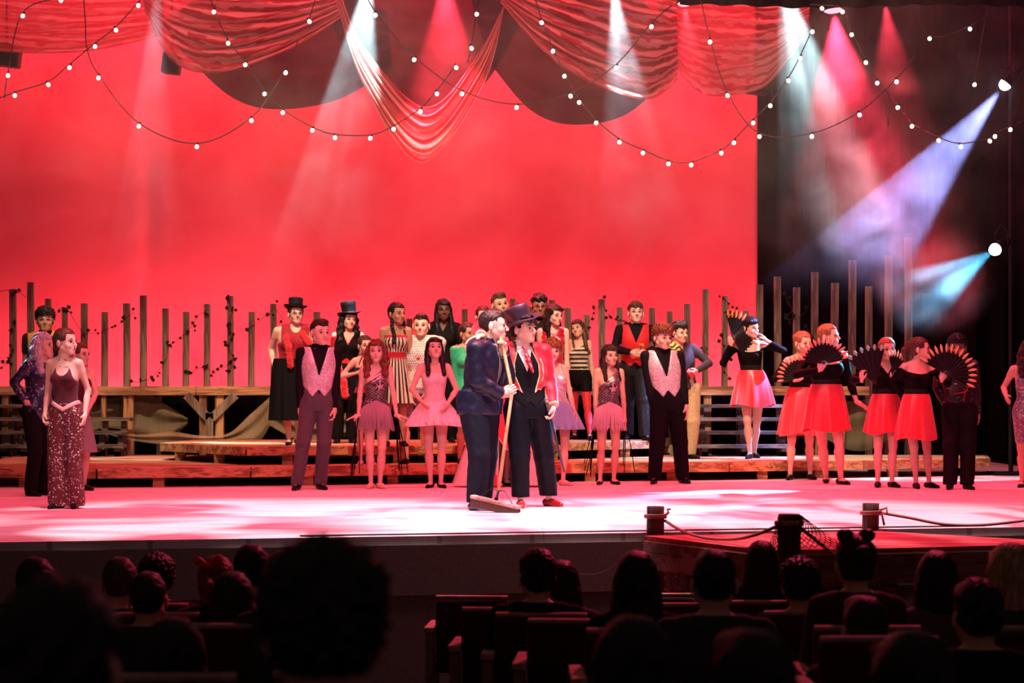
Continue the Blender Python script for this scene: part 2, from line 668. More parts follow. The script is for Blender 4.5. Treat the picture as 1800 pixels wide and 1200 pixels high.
# high walkway on legs
HY0, HY1 = 26.2, 27.1
t = thing('wooden_walkway', (-1.5, HY0, LOWZ), 'raised wooden walkway on posts running along below the red backdrop', 'platform', 'wooden platforms at the back of the stage')
hx0, hx1 = wx(-70, HY0), wx(1528, HY0)
MB().box(((hx0 + hx1) / 2, (HY0 + HY1) / 2, HIGHZ + 0.0), (hx1 - hx0, HY1 - HY0, 0.03)).build('deck', WOODTOP, t)
cuts_ = [-70, 128, 345, 560, 770, 990, 1215, 1360, 1528]
for a, b_ in zip(cuts_[:-1], cuts_[1:]):
    xa, xb = wx(a, HY0), wx(b_, HY0)
    MB().box(((xa + xb) / 2, HY0 - 0.02, HIGHZ - 0.045), (xb - xa - 0.008, 0.04, 0.115), bev=0.006).build('fascia_board', WOOD, t)
for px, w in ((8, .08), (105, .09), (225, .13), (181, .06), (356, .09), (385, .11), (620, .1), (860, .1), (1060, .1), (1244, .10), (1440, .1), (1480, .08)):
    x = wx(px, HY0)
    MB().box((x, HY0 + 0.06, HIGHZ / 2 - 0.05), (w, 0.09, HIGHZ - 0.1)).build('leg', UPRIGHT, t)
for px, w in ((60, .07), (279, .05), (520, .08), (740, .08), (980, .08), (1180, .08), (1390, .08)):
    x = wx(px, HY1 - .1)
    MB().box((x, HY1 - 0.08, HIGHZ / 2 - 0.05), (w, 0.09, HIGHZ - 0.1)).build('leg', POST, t)
for xa, za, xb, zb in ((328, 694, 366, 735), (414, 694, 372, 735)):
    a, b_ = at(xa, za, HY0 - 0.03), at(xb, zb, HY0 - 0.03)
    d = b_ - a
    rot = Matrix.Rotation(-math.atan2(d.z, d.x), 3, 'Y')
    MB().box((a + b_) / 2, (d.length, 0.05, 0.11), rot).build('brace', POST, t)
MB().box((wx(369, HY0), HY0 - 0.03, wz(753, HY0)), (0.10, 0.05, 0.42)).build('brace', POST, t)


# ------------------------------------------------------------------ open stairs
def stairs(label, xa, xb, rows, Y0, Y1, z_bottom):
    c = Vector(((xa + xb) / 2, Y0, z_bottom))
    t = thing('wooden_stairs', c, label, 'stairs')
    n = len(rows)
    for i, z in enumerate(rows):
        y = Y0 + (Y1 - Y0) * i / n
        MB().box(((xa + xb) / 2, y + 0.12, z), (xb - xa, 0.26, 0.045), bev=0.004).build('tread', WOODGREY, t)
    for x in (xa + 0.12, (xa + xb) / 2, xb - 0.1):
        m_ = MB()
        for i, z in enumerate(rows):
            y = Y0 + (Y1 - Y0) * i / n
            m_.box((x, y + 0.14, (z_bottom + z - 0.024) / 2), (0.07, 0.07, z - 0.024 - z_bottom))
        m_.box((x, Y0 + 0.14 + (Y1 - Y0) * (n - 1) / n / 2, z_bottom + .03), (0.07, 0.07 + (Y1 - Y0) * (n - 1) / n, 0.06))
        m_.build('stringer', WOODGREY, t)
    return t


Ys = 25.55
rws = [LOWZ + 0.13, LOWZ + 0.30, LOWZ + 0.47, LOWZ + 0.64]
stairs('wide open grey stairs behind the fan dancer on the low platform', wx(1222, Ys), wx(1392, Ys), rws, 25.35, 26.12, LOWZ)
stairs('open dark stairs at the left behind the girl in maroon trousers', wx(128, Ys), wx(222, Ys), rws[:3], 25.35, 26.0, LOWZ)
stairs('open dark stairs at the far left edge of the stage', wx(-40, Ys), wx(58, Ys), rws, 25.35, 26.12, LOWZ)

# ------------------------------------------------------------------ fence posts on the walkway
posts = [(23, 508, 677, 12), (54, 496, 600, 12), (85, 525, 640, 11), (114, 540, 677, 10), (148, 533, 677, 12), (184, 548, 677, 11), (223, 533, 677, 12),
         (252, 519, 677, 12), (291, 542, 677, 11), (327, 548, 677, 11), (364, 534, 677, 11), (405, 520, 677, 11), (442, 548, 677, 11),
         (481, 534, 677, 11), (557, 548, 677, 12), (600, 552, 677, 11), (720, 560, 677, 11), (817, 543, 677, 11), (902, 525, 677, 11), (933, 538, 677, 12),
         (970, 527, 677, 12), (998, 541, 677, 12), (1031, 553, 677, 11), (1058, 526, 677, 12), (1089, 540, 677, 11), (1146, 541, 677, 11),
         (1177, 547, 677, 10), (1208, 534, 677, 11), (1240, 508, 677, 11), (1274, 520, 677, 11), (1311, 546, 677, 11), (1335, 500, 677, 12),
         (1367, 486, 677, 12), (1400, 505, 677, 12), (1432, 478, 677, 12), (1467, 497, 677, 13), (1498, 457, 677, 13)]
words = {0: 'first', 1: 'tall second', 2: 'third', 3: 'short fourth'}
PY = 26.95
post_spots = []
tall = ['short', 'medium', 'tall']
marks = [(0, 'at the far left edge of the backdrop'), (110, 'behind the girl in maroon'), (180, 'just right of the girl in maroon'),
         (262, 'above the wide walkway leg'), (345, 'above the hanging nets at the left'), (460, 'near the woman in the small hat'),
         (640, 'behind the girl in the tall top hat'), (880, 'behind the janitor'), (985, 'behind the ringmaster'), (1100, 'behind the girl in the striped top'),
         (1220, 'behind the boy in the red vest'), (1320, 'by the fan dancer on the platform'), (1600, 'against the dark void right of the backdrop')]
for i, (px, py, pb, w) in enumerate(posts):
    x = wx(px, PY)
    ztop = wz(py, PY)
    zb = HIGHZ + 0.015
    lean = Matrix.Rotation(random.uniform(-0.008, 0.008), 3, 'Y')
    o = MB().box((x, PY, (ztop + zb) / 2), (w * PY / FPX, 0.05, ztop - zb), lean, bev=0.003).build('fence_post', POST)
    hgt = 'tall' if py < 505 else ('medium height' if py < 535 else 'short')
    place = [d for q, d in marks if px >= q][-1]
    nth = sum(1 for (qx, qy, _, _) in posts[:i] if [d for q, d in marks if qx >= q][-1] == place)
    tot = sum(1 for (qx, qy, _, _) in posts if [d for q, d in marks if qx >= q][-1] == place)
    order = ['leftmost', 'second', 'third', 'fourth', 'fifth', 'sixth', 'seventh'][nth] if nth < tot - 1 or tot == 1 else 'rightmost'
    pre = '' if tot == 1 else order + ' of the posts '
    tag(o, f'{pre}{place}, {hgt} plank' if pre else f'{hgt} weathered plank post {place}', 'post', 'fence posts on the walkway')
    post_spots.append((x, ztop))
# posts standing beyond the end of the walkway on a low base
for px, py, w, ds in ((1527, 503, 12, 'shorter grey post standing right of the walkway end'), (1562, 449, 13, 'tall grey post second from the right end of the row'),
                      (1597, 418, 13, 'tallest dim post at the right end of the row')):
    x = wx(px, PY)
    ztop = wz(py, PY)
    o = MB().box((x, PY, ztop / 2), (w * PY / FPX, 0.05, ztop), bev=0.003).build('fence_post', POST)
    tag(o, ds, 'post', 'fence posts on the walkway')

# ------------------------------------------------------------------ vines on the posts
LEAF = cloth('dark_leaf', (0.018, 0.022, 0.012), 0.8)
STEM = cloth('vine_stem', (0.05, 0.025, 0.02), 0.9)


def vine(path, label, dens=1.0):
    pts = [at(px, py, PY - 0.05) for px, py in path]
    # resample
    out = []
    for a, b_ in zip(pts[:-1], pts[1:]):
        n = max(2, int((b_ - a).length / 0.06))
        for i in range(n):
            p = a.lerp(b_, i / n)
            out.append(p + Vector((random.uniform(-.012, .012), 0.02 * math.sin(len(out) * 0.8), random.uniform(-.012, .012))))
    out.append(pts[-1])
    mid = out[len(out) // 2]
    t = thing('vine', (mid.x, mid.y, min(p.z for p in out)), label, 'vine', 'leafy vines on the fence posts')
    MB().tube(out, 0.004, 5).build('stem', STEM, t)
    lm = MB()
    for p in out[::1]:
        if random.random() < 0.62 * dens:
            for _ in range(random.choice((1, 1, 2))):
                c = p + Vector((random.gauss(0, .03), random.uniform(-.03, .03), random.gauss(0, .035)))
                s = random.uniform(.022, .042)
                M = Matrix.Rotation(random.uniform(0, 6.3), 3, 'Y') @ Matrix.Rotation(random.uniform(-.8, .8), 3, 'X')
                shape = [(0, 0, -1), (.55, -.12, -.5), (.85, 0, .15), (.4, -.1, .3), (0, 0, 1.1), (-.4, -.1, .3), (-.85, 0, .15), (-.55, -.12, -.5)]
                lm.add([c + M @ (Vector(q) * s) for q in shape], [(0, 1, 3, 4), (1, 2, 3), (0, 4, 5, 7), (5, 6, 7)])
    lf = lm.build('leaves', LEAF, t, solid=0.002)
    return t


vine([(-8, 512), (14, 508), (22, 520), (34, 512), (46, 523)], 'thin leafy vine across the two posts at the far left edge')
vine([(-6, 655), (8, 640), (22, 625), (26, 560)], 'thin vine climbing the leftmost post')
vine([(100, 545), (112, 538), (124, 552), (136, 572), (150, 586), (175, 585), (200, 575), (222, 560), (236, 548)], 'leafy vine strung between posts right of the girl in maroon')
vine([(234, 672), (262, 668), (280, 650), (292, 628), (295, 608), (312, 597), (330, 582), (350, 552), (365, 544)], 'long leafy vine rising across the posts left of the walkway braces')
vine([(330, 658), (345, 648), (358, 642), (372, 650), (392, 646), (410, 630)], 'low leafy vine near the deck by the tall twined post')
vine([(398, 522), (410, 545), (399, 570), (412, 590), (400, 612), (414, 632), (402, 655)], 'vine twined thickly around the tall post left of the small hat', 1.5)
vine([(434, 580), (455, 566), (470, 552), (482, 540), (498, 562)], 'leafy vine reaching the woman in the small hat')
vine([(1036, 566), (1046, 548), (1058, 530), (1068, 548), (1078, 560), (1090, 562), (1102, 568)], 'vine draped over the tall post beside the striped top', 1.3)
vine([(1212, 600), (1226, 610), (1240, 618), (1256, 625)], 'short vine across the tall post right of the khaki trousers')
vine([(1270, 522), (1282, 535), (1276, 560), (1290, 552), (1304, 548), (1300, 575)], 'dark vine above the orange fan at the edge of the backdrop', 1.6)
vine([(1268, 600), (1280, 625), (1272, 650), (1284, 665)], 'dark vine hanging low beside the fan dancer', 1.4)
vine([(1380, 520), (1392, 545), (1376, 560), (1402, 560), (1418, 545)], 'dim vine tangle among the posts right of the backdrop', 2.0)
vine([(1412, 570), (1430, 590), (1416, 610), (1438, 600)], 'dim vine behind the middle fan dancers', 2.0)


# ------------------------------------------------------------------ nets slung under the walkway
def net_material(name, color, scale, thick, dense):
    scale = scale * 2.3
    m, nt, b = node_mat(name)
    setin(b, rough=0.9)
    b.inputs['Base Color'].default_value = rgba(color)
    tc = nt.nodes.new('ShaderNodeTexCoord')
    mp = nt.nodes.new('ShaderNodeMapping')
    mp.inputs['Rotation'].default_value = (0, 0, R(45))
    mp.inputs['Scale'].default_value = (scale, scale, scale)
    nt.links.new(tc.outputs['UV'], mp.inputs['Vector'])
    sp = nt.nodes.new('ShaderNodeSeparateXYZ')
    nt.links.new(mp.outputs['Vector'], sp.inputs['Vector'])
    outs = []
    for ax in ('X', 'Y'):
        fr = nt.nodes.new('ShaderNodeMath')
        fr.operation = 'FRACT'
        nt.links.new(sp.outputs[ax], fr.inputs[0])
        lt = nt.nodes.new('ShaderNodeMath')
        lt.operation = 'LESS_THAN'
        lt.inputs[1].default_value = thick
        nt.links.new(fr.outputs[0], lt.inputs[0])
        outs.append(lt)
    mxx = nt.nodes.new('ShaderNodeMath')
    mxx.operation = 'MAXIMUM'
    nt.links.new(outs[0].outputs[0], mxx.inputs[0])
    nt.links.new(outs[1].outputs[0], mxx.inputs[1])
    mr = nt.nodes.new('ShaderNodeMapRange')
    mr.inputs['To Min'].default_value = dense
    mr.inputs['To Max'].default_value = 1.0
    nt.links.new(mxx.outputs[0], mr.inputs['Value'])
    nt.links.new(mr.outputs['Result'], b.inputs['Alpha'])
    return m


def uv_grid(name, fn, nu, nv, mat, parent=None, uvs=(1, 1), smooth=True, solid=0.0):
    o = MB().grid(fn, nu, nv).build(name, mat, parent, smooth=smooth, solid=solid)
    me = o.data
    uvl = me.uv_layers.new(name='UVMap')
    idx = np.zeros(len(me.loops), dtype=np.int32)
    me.loops.foreach_get('vertex_index', idx)
    u = (idx % nu) / (nu - 1) * uvs[0]
    v = (idx // nu) / (nv - 1) * uvs[1]
    uvl.data.foreach_set('uv', np.stack([u, v], 1).astype(np.float32).ravel())
    return o


GAUZE = net_material('olive_fish_net', (0.30, 0.24, 0.13), 1.0, 0.22, 0.42)


def interp_path(path, t):
    n = len(path) - 1
    f = min(max(t, 0), 1) * n
    i = min(int(f), n - 1)
    f -= i
    p0 = path[max(i - 1, 0)]
    p1, p2 = path[i], path[i + 1]
    p3 = path[min(i + 2, n)]
    r = []
    for k in range(2):
        r.append(0.5 * ((2 * p1[k]) + (-p0[k] + p2[k]) * f + (2 * p0[k] - 5 * p1[k] + 4 * p2[k] - p3[k]) * f * f + (-p0[k] + 3 * p1[k] - 3 * p2[k] + p3[k]) * f ** 3))
    return r


def net_swag(top, bot, Y, label, mat=GAUZE, name='fishing_net', uvs=(40, 12), cat='net', nu=60, nv=14, fold=0.05, group='fishing nets under the walkway'):
    def fn(u, v):
        a = interp_path(top, u)
        b_ = interp_path(bot, u)
        px = a[0] + (b_[0] - a[0]) * v
        py = a[1] + (b_[1] - a[1]) * v
        yy = Y + fold * math.sin(v * 11 + u * 3) + fold * 0.6 * math.sin(u * 23)
        return at(px, py, yy)
    o = uv_grid(name, fn, nu, nv, mat, uvs=uvs)
    return tag(o, label, cat, group)


net_swag([(160, 695), (200, 700), (250, 688), (290, 710), (330, 735)], [(150, 760), (190, 752), (240, 762), (285, 778), (330, 745)], 26.45,
         'olive net hanging in a point from the walkway left of the braces', uvs=(30, 16))
net_swag([(185, 752), (240, 762), (300, 758), (350, 765), (400, 762), (440, 728), (478, 694)],
         [(185, 762), (240, 775), (300, 782), (360, 781), (415, 774), (455, 775), (478, 740)], 25.95,
         'long olive net sagging in a band in front of the walkway legs', uvs=(60, 10), fold=0.03)
net_swag([(18, 700), (35, 730), (50, 760), (62, 790)], [(18, 740), (28, 770), (38, 800), (50, 812)], 26.3, 'dark net hanging over the stairs at the far left', uvs=(20, 12))
net_swag([(470, 700), (520, 735), (560, 742), (600, 730), (640, 700)], [(470, 745), (520, 772), (560, 776), (600, 770), (640, 740)], 26.35,
         'olive net under the walkway behind the woman in the long black skirt', uvs=(30, 10))
net_swag([(1440, 700), (1490, 705), (1540, 700), (1570, 705)], [(1450, 770), (1490, 790), (1530, 790), (1565, 770)], 26.5,
         'dark olive net hanging at the right end of the walkway', uvs=(26, 14))

# ------------------------------------------------------------------ fabric swags overhead


def sheer(name, ca, cb, alpha_a, alpha_b, freq, rough=0.6):
    """sheer striped cloth: the stripes run along the folds (v of the map)"""
    m = bpy.data.materials.new(name)
    m.use_nodes = True
    nt = m.node_tree
    b = nt.nodes['Principled BSDF']
    setin(b, rough=rough, sheen=0.3)
    tc = nt.nodes.new('ShaderNodeTexCoord')
    sp = nt.nodes.new('ShaderNodeSeparateXYZ')
    nt.links.new(tc.outputs['UV'], sp.inputs['Vector'])
    nz = nt.nodes.new('ShaderNodeTexNoise')
    nz.inputs['Scale'].default_value = 3.0
    mp = nt.nodes.new('ShaderNodeMapping')
    mp.inputs['Scale'].default_value = (3.0, 6.0, 1)
    nt.links.new(tc.outputs['UV'], mp.inputs['Vector'])
    nt.links.new(mp.outputs['Vector'], nz.inputs['Vector'])
    ml = nt.nodes.new('ShaderNodeMath')
    ml.operation = 'MULTIPLY_ADD'
    ml.inputs[1].default_value = 0.10
    nt.links.new(nz.outputs['Fac'], ml.inputs[0])
    nt.links.new(sp.outputs['Y'], ml.inputs[2])
    mu = nt.nodes.new('ShaderNodeMath')
    mu.operation = 'MULTIPLY'
    mu.inputs[1].default_value = freq * 2 * math.pi
    nt.links.new(ml.outputs[0], mu.inputs[0])
    sn = nt.nodes.new('ShaderNodeMath')
    sn.operation = 'SINE'
    nt.links.new(mu.outputs[0], sn.inputs[0])
    mr = nt.nodes.new('ShaderNodeMapRange')
    mr.inputs['From Min'].default_value = -0.25
    mr.inputs['From Max'].default_value = 0.35
    nt.links.new(sn.outputs[0], mr.inputs['Value'])
    mx = nt.nodes.new('ShaderNodeMix')
    mx.data_type = 'RGBA'
    mx.inputs['A'].default_value = rgba(ca)
    mx.inputs['B'].default_value = rgba(cb)
    nt.links.new(mr.outputs['Result'], mx.inputs['Factor'])
    nt.links.new(mx.outputs['Result'], b.inputs['Base Color'])
    ma = nt.nodes.new('ShaderNodeMapRange')
    ma.inputs['To Min'].default_value = alpha_a
    ma.inputs['To Max'].default_value = alpha_b
    nt.links.new(mr.outputs['Result'], ma.inputs['Value'])
    tl = nt.nodes.new('ShaderNodeBsdfTranslucent')
    nt.links.new(mx.outputs['Result'], tl.inputs['Color'])
    ms = nt.nodes.new('ShaderNodeMixShader')
    ms.inputs['Fac'].default_value = 0.45
    nt.links.new(b.outputs[0], ms.inputs[1])
    nt.links.new(tl.outputs[0], ms.inputs[2])
    tp = nt.nodes.new('ShaderNodeBsdfTransparent')
    ms2 = nt.nodes.new('ShaderNodeMixShader')
    nt.links.new(ma.outputs['Result'], ms2.inputs['Fac'])
    nt.links.new(tp.outputs[0], ms2.inputs[1])
    nt.links.new(ms.outputs[0], ms2.inputs[2])
    nt.links.new(ms2.outputs[0], nt.nodes['Material Output'].inputs['Surface'])
    return m


STRIPE = sheer('striped_sheer_cloth', (0.46, 0.015, 0.03), (0.84, 0.46, 0.40), 0.82, 0.92, 15)
BUNCH = sheer('bunched_striped_cloth', (0.42, 0.02, 0.03), (0.88, 0.62, 0.46), 0.86, 0.97, 7)
DARKSHEER = sheer('black_sheer_cloth', (0.030, 0.012, 0.013), (0.045, 0.02, 0.02), 0.955, 0.97, 5)


def swag(label, top, bot, Y, mat, folds=9, depth=0.10, nu=80, nv=60, group='draped swags above the stage'):
    def fn(u, v):
        a = interp_path(top, u)
        b_ = interp_path(bot, u)
        vv = v
        px = a[0] + (b_[0] - a[0]) * vv
        py = a[1] + (b_[1] - a[1]) * vv
        amp = depth * (0.25 + 0.75 * math.sin(math.pi * min(max(u, 0.02), 0.98)))
        yy = Y + amp * math.sin(v * folds * 2 * math.pi + 1.5 * math.sin(u * 5)) - 0.25 * v * math.sin(math.pi * u)
        return at(px, py + 2.5 * math.sin(u * 9 + v * 30) * math.sin(math.pi * u), yy)
    o = uv_grid('fabric_swag', fn, nu, nv, mat)
    return tag(o, label, 'fabric swag', group)


swag('striped red swag at the top left corner', [(-220, -60), (-100, -80), (30, -80), (150, -70), (285, -50)], [(-220, -20), (-120, 62), (20, 92), (150, 92), (290, 60)], 24.6, STRIPE)
swag('striped red swag second from the left, behind the thin white beam', [(240, -50), (330, -80), (430, -80), (530, -60), (606, -40)], [(255, 20), (300, 104), (385, 128), (500, 92), (604, 28)], 24.3, STRIPE)
swag('narrow bunched striped swag hanging lowest in the middle', [(592, -30), (640, 80), (745, 190), (830, 110), (905, -30)], [(590, 0), (640, 150), (742, 286), (850, 150), (890, -10)], 23.9, BUNCH, folds=5, depth=0.06)
swag('striped red swag right of the middle with the white beam across it', [(885, -40), (960, -70), (1050, -70), (1130, -50), (1190, -20)], [(880, 5), (960, 95), (1060, 155), (1140, 176), (1192, 140)], 24.3, STRIPE)
swag('striped red swag at the right end over the edge of the backdrop', [(1150, -30), (1220, -60), (1300, -60), (1370, -50), (1425, -20)], [(1170, 95), (1225, 158), (1290, 167), (1350, 150), (1420, 60)], 24.6, STRIPE)
swag('black sheer swag under the second striped swag', [(285, 40), (380, -20), (480, -30), (580, -20), (680, 20)], [(310, 80), (400, 165), (490, 192), (590, 178), (690, 120)], 25.2, DARKSHEER, folds=4, depth=0.05)
swag('black sheer swag behind the bunched middle swag', [(560, -30), (640, -60), (745, -60), (850, -60), (920, -30)], [(575, 30), (650, 150), (760, 192), (850, 150), (915, 40)], 25.4, DARKSHEER, folds=4, depth=0.05)
swag('black sheer swag right of the bunched middle swag', [(820, -30), (910, -60), (1000, -60), (1090, -30), (1190, 60)], [(860, 110), (930, 190), (1010, 219), (1100, 203), (1190, 120)], 25.2, DARKSHEER, folds=4, depth=0.05)

# black border along the top right and the pipe that carries the lamps
MB_ = MB()
bx0, bx1 = wx(1195, 23.0), 9.0


def border_fn(u, v):
    x = bx0 + (bx1 - bx0) * u
    return (x, 23.0 + 0.06 * math.sin(x * 16), wz(11 + 3 * math.sin(x * 2.2), 23.0) + 1.0 * v)


o = MB().grid(border_fn, 120, 2).build('border_curtain', BLACKCLOTH, solid=0.01)
tag(o, 'short black border curtain along the top right of the stage', 'curtain', 'black masking curtains')
PIPE = cloth('black_steel', (0.02, 0.02, 0.022), 0.45, metal=0.6)
o = MB().tube([(-8.5, 23.6, 6.75), (9.5, 23.6, 6.75)], 0.03, 10).build('lighting_pipe', PIPE)
tag(o, 'black overhead pipe carrying the stage lanterns', 'pipe')

# ------------------------------------------------------------------ string lights
BULB = glow('warm_bulb_glow', (1.0, 0.86, 0.62), 9.0)
SOCKET = cloth('black_socket', (0.02, 0.02, 0.02), 0.5)
CORD = cloth('brown_cord', (0.06, 0.03, 0.025), 0.6)
BR = 0.0225


def bulb_mesh():
    m = MB()
    prof = [(0.004, -BR * 1.05), (BR * .5, -BR * .9), (BR * .88, -BR * .45), (BR, 0), (BR * .9, BR * .42), (BR * .62, BR * .8), (BR * .42, BR * 1.15)]
    m.lathe(prof, seg=14)
    o = m.build('bulb', BULB, loc=(0, 0, 0), smooth=True)
    s = MB().lathe([(BR * .5, BR * 1.0), (BR * .55, BR * 1.9), (BR * .35, BR * 2.3)], seg=10).build('socket', SOCKET, o)
    return o, s


_bulb, _sock = bulb_mesh()
bulb_used = [False]


def string_light(label, Y, cord, bulbs):
    """cord: rows of picture points; bulbs: those with a lamp hanging just under the cord"""
    P = [at(px, py, Y) for px, py in cord]
    t = thing('string_light', P[0], label, 'string lights', 'bulb strings across the stage')
    sm = []
    n = len(cord)
    for i in range((n - 1) * 10 + 1):
        q = interp_path(cord, i / ((n - 1) * 10))
        sm.append(at(q[0], q[1], Y + 0.02 * math.sin(i * 1.7)))
    MB().tube(sm, 0.0065, 6).build('cord', CORD, t)
    for px, py in bulbs:
        p = at(px, py, Y - 0.03)
        if not bulb_used[0]:
            b_, s_ = _bulb, _sock
            bulb_used[0] = True
        else:
            b_ = _bulb.copy()
            s_ = _sock.copy()
            COL.objects.link(b_)
            COL.objects.link(s_)
            s_.parent = b_
            s_.location = (0, 0, 0)
        b_.parent = t
        b_.location = p - Vector(t.location)
        b_.rotation_euler = (random.uniform(-.3, .3), random.uniform(-.5, .5), 0)
    return t


def up(pts, d=6):
    return [(x, y - d) for x, y in pts]


s1 = [(243, 10), (204, 53), (167, 82), (122, 119), (85, 149), (26, 168)]
string_light('string of bulbs sloping down to the left edge from the top', 22.9, [(262, -14)] + up(s1) + [(-10, 176)], s1)
s2 = [(173, 137), (244, 222), (346, 258), (442, 212), (502, 128)]
string_light('string of bulbs hanging low in a wide curve over the left of the backdrop', 22.6, [(146, -20), (150, 40), (153, 85)] + up(s2) + [(524, 72)], s2)
s3 = [(376, 21), (401, 76), (431, 114), (465, 165), (497, 198), (549, 229), (589, 242), (651, 243), (692, 227), (739, 196), (768, 165), (802, 119)]
string_light('string of bulbs curving under the second swag up towards the middle', 22.8, [(366, -20)] + up(s3), s3)
s4 = [(660, 27), (728, 105), (812, 165), (908, 189), (1003, 169), (1083, 119), (1145, 47)]
string_light('string of bulbs crossing the middle swag and rising to the right', 22.5, [(640, -20)] + up(s4) + [(1180, 10)], s4)
s5 = [(952, 40), (972, 90), (992, 134), (1018, 180), (1048, 216), (1089, 250), (1130, 269), (1175, 288), (1215, 290), (1268, 269), (1290, 251), (1324, 216), (1354, 186), (1386, 142), (1407, 103), (1428, 56)]
string_light('longest string of bulbs dipping lowest right of the middle', 22.7, [(936, -20)] + up(s5) + [(1442, 10)], s5)
s6 = [(1248, 74), (1279, 168), (1335, 240), (1427, 240), (1511, 202), (1576, 144)]
string_light('string of bulbs curving across the right edge of the backdrop', 22.4, [(1228, -20)] + up(s6) + [(1610, 96)], s6)
s7 = [(1445, 15), (1481, 21), (1497, 61), (1522, 110), (1542, 146), (1578, 189), (1603, 222), (1650, 247), (1689, 258), (1740, 248), (1749, 240), (1776, 228)]
string_light('string of bulbs falling from the top right and sweeping past the tilted spotlight beam', 22.9, [(1425, 8)] + up(s7) + [(1812, 205)], s7)
s8 = [(1634, 68), (1705, 51)]
string_light('short string with two bulbs high in the dark at the right', 23.3, [(1600, -14)] + up(s8) + [(1760, 10)], s8)
s9 = [(1713, 149)]
string_light('single bulb on a cord in the dark left of the upper spotlight', 23.3, [(1740, -10), (1724, 80)] + up(s9), s9)
s10 = [(14, 133), (40, 28), (107, 1)]
string_light('short string with bulbs in the top left corner', 22.9, [(8, 172)] + up(s10) + [(130, -20)], s10)
s11 = [(829, 85), (838, 25)]
string_light('short string with two bulbs left of the red glow above the middle', 22.6, [(822, 110)] + up(s11) + [(846, -20)], s11)
s12 = [(544, 38)]
string_light('single bulb on a cord over the second striped swag', 22.6, [(560, -20)] + up(s12), s12)
o = MB().tube([at(1560, 160, 22.9), at(1563, 182, 22.88), at(1560, 205, 22.9)], 0.006, 6).tube([at(1560, 205, 22.9), at(1561, 221, 22.9)], 0.014, 8).build('plug_lead', CORD)
tag(o, 'loose lead with a plug hanging at the right between two bulb strings', 'cord', 'loose cord ends')

# ------------------------------------------------------------------ lanterns, moving heads and their light
LENSW = glow('white_lens_glow', (0.85, 0.97, 1.0), 14.0)
LENSR = glow('red_lens_glow', (1.0, 0.16, 0.2), 5.0)
LENSB = glow('blue_white_lens_glow', (0.70, 0.85, 1.0), 16.0)
LENSC = glow('cyan_white_lens_glow', (0.55, 0.9, 1.0), 14.0)


def lantern(loc, target, label, lens, r=0.09, group='stage lanterns on the pipe', name='stage_lantern', cat='stage light', hang=True):
    loc = Vector(loc)
    d = (Vector(target) - loc).normalized()
    M = d.to_track_quat('-Z', 'Y').to_matrix()
    t = thing(name, loc, label, cat, group)
    MB().lathe([(r * .55, 0.34), (r * .95, 0.28), (r * 1.05, 0.12), (r * .9, 0.10), (r * .9, 0.06), (r * 1.15, 0.0)], loc, 20, M).build('housing', PIPE, t, smooth=False)
    if hang:
        prof = [(r * .2, -0.03), (r * .7, -0.02), (r * .98, 0.0), (r * .9, 0.015)]
    else:       # lens shaped as a dome so its glow shows from any side
        prof = [(r * .15, -r * 1.25), (r * .6, -r * 1.1), (r * .95, -r * .65), (r * 1.08, 0.0), (r * .9, 0.015)]
    MB().lathe(prof, loc, 20, M).build('lens', lens, t, smooth=True)
    yk = []
    for a in (-1.0, 1.0):
        yk.append(loc + M @ Vector((a * r * 1.2, 0, 0.16)))
    top = loc + M @ Vector((0, 0, 0.16)) + Vector((0, 0, 0.26))
    MB().tube([yk[0], yk[0].lerp(top, 0.6) + (yk[0] - yk[1]) * .25, top, yk[1].lerp(top, 0.6) - (yk[0] - yk[1]) * .25, yk[1]], 0.013, 6).build('yoke', PIPE, t)
    if hang:
        MB().tube([top, Vector((top.x, 23.6, 6.75))], 0.016, 6).build('clamp', PIPE, t)
    return t


BEAM = []


def beam(lname, px, py, Y, tx, ty, tY, power, color, angle, label, lens, r=0.09, blend=0.25, gobo=None, **kw):
    loc = at(px, py, Y)
    tg = at(tx, ty, tY)
    lantern(loc, tg, label, lens, r, **kw)
    d = (tg - loc).normalized()
    spot(lname, loc + d * (0.06 if kw.get('hang', True) else 0.12), tg, power, color, angle, blend, 0.03, gobo)


CYANW = (0.62, 0.92, 1.0)
BG = (7.0, 0.35, 0.62, 0, 0.15, 1.0)
beam('beam_light', 652, -62, 23.6, 600, 330, 24.0, 9000, CYANW, 27, 'white stage lantern at the top left of the middle swag', LENSW, gobo=BG)
beam('beam_light', 278, -50, 23.6, 262, 330, 24.0, 3300, (0.8, 0.85, 1.0), 17, 'white stage lantern at the top over the left swags', LENSW, gobo=BG)
beam('beam_light', 1076, -42, 23.6, 1118, 330, 24.0, 4500, (0.66, 0.86, 1.0), 24, 'white stage lantern at the top over the right middle swag', LENSW, gobo=BG)
beam('beam_light', 1368, -60, 23.5, 1470, 370, 24.0, 5000, (0.58, 0.92, 1.0), 30, 'white stage lantern at the top by the right end of the striped swags', LENSW, gobo=BG)
beam('red_beam_light', 782, -50, 23.5, 792, 330, 23.6, 5200, (1.0, 0.03, 0.06), 44, 'red stage lantern above the bunched middle swag', LENSR, blend=0.5)
beam('red_beam_light', 1204, 6, 23.3, 1230, 330, 23.0, 2000, (1.0, 0.05, 0.08), 34, 'red stage lantern at the top between the two right swags', LENSR, blend=0.5)
beam('red_beam_light', 1466, 18, 23.3, 1500, 330, 23.2, 4200, (1.0, 0.03, 0.08), 50, 'red stage lantern with a bulb at either side at the top right', LENSR, r=0.12, blend=0.6)
beam('red_beam_light', 1556, 2, 23.3, 1590, 330, 23.1, 1000, (1.0, 0.04, 0.08), 40, 'red stage lantern tilted at the top right corner of the beams', LENSR, r=0.11, blend=0.6)
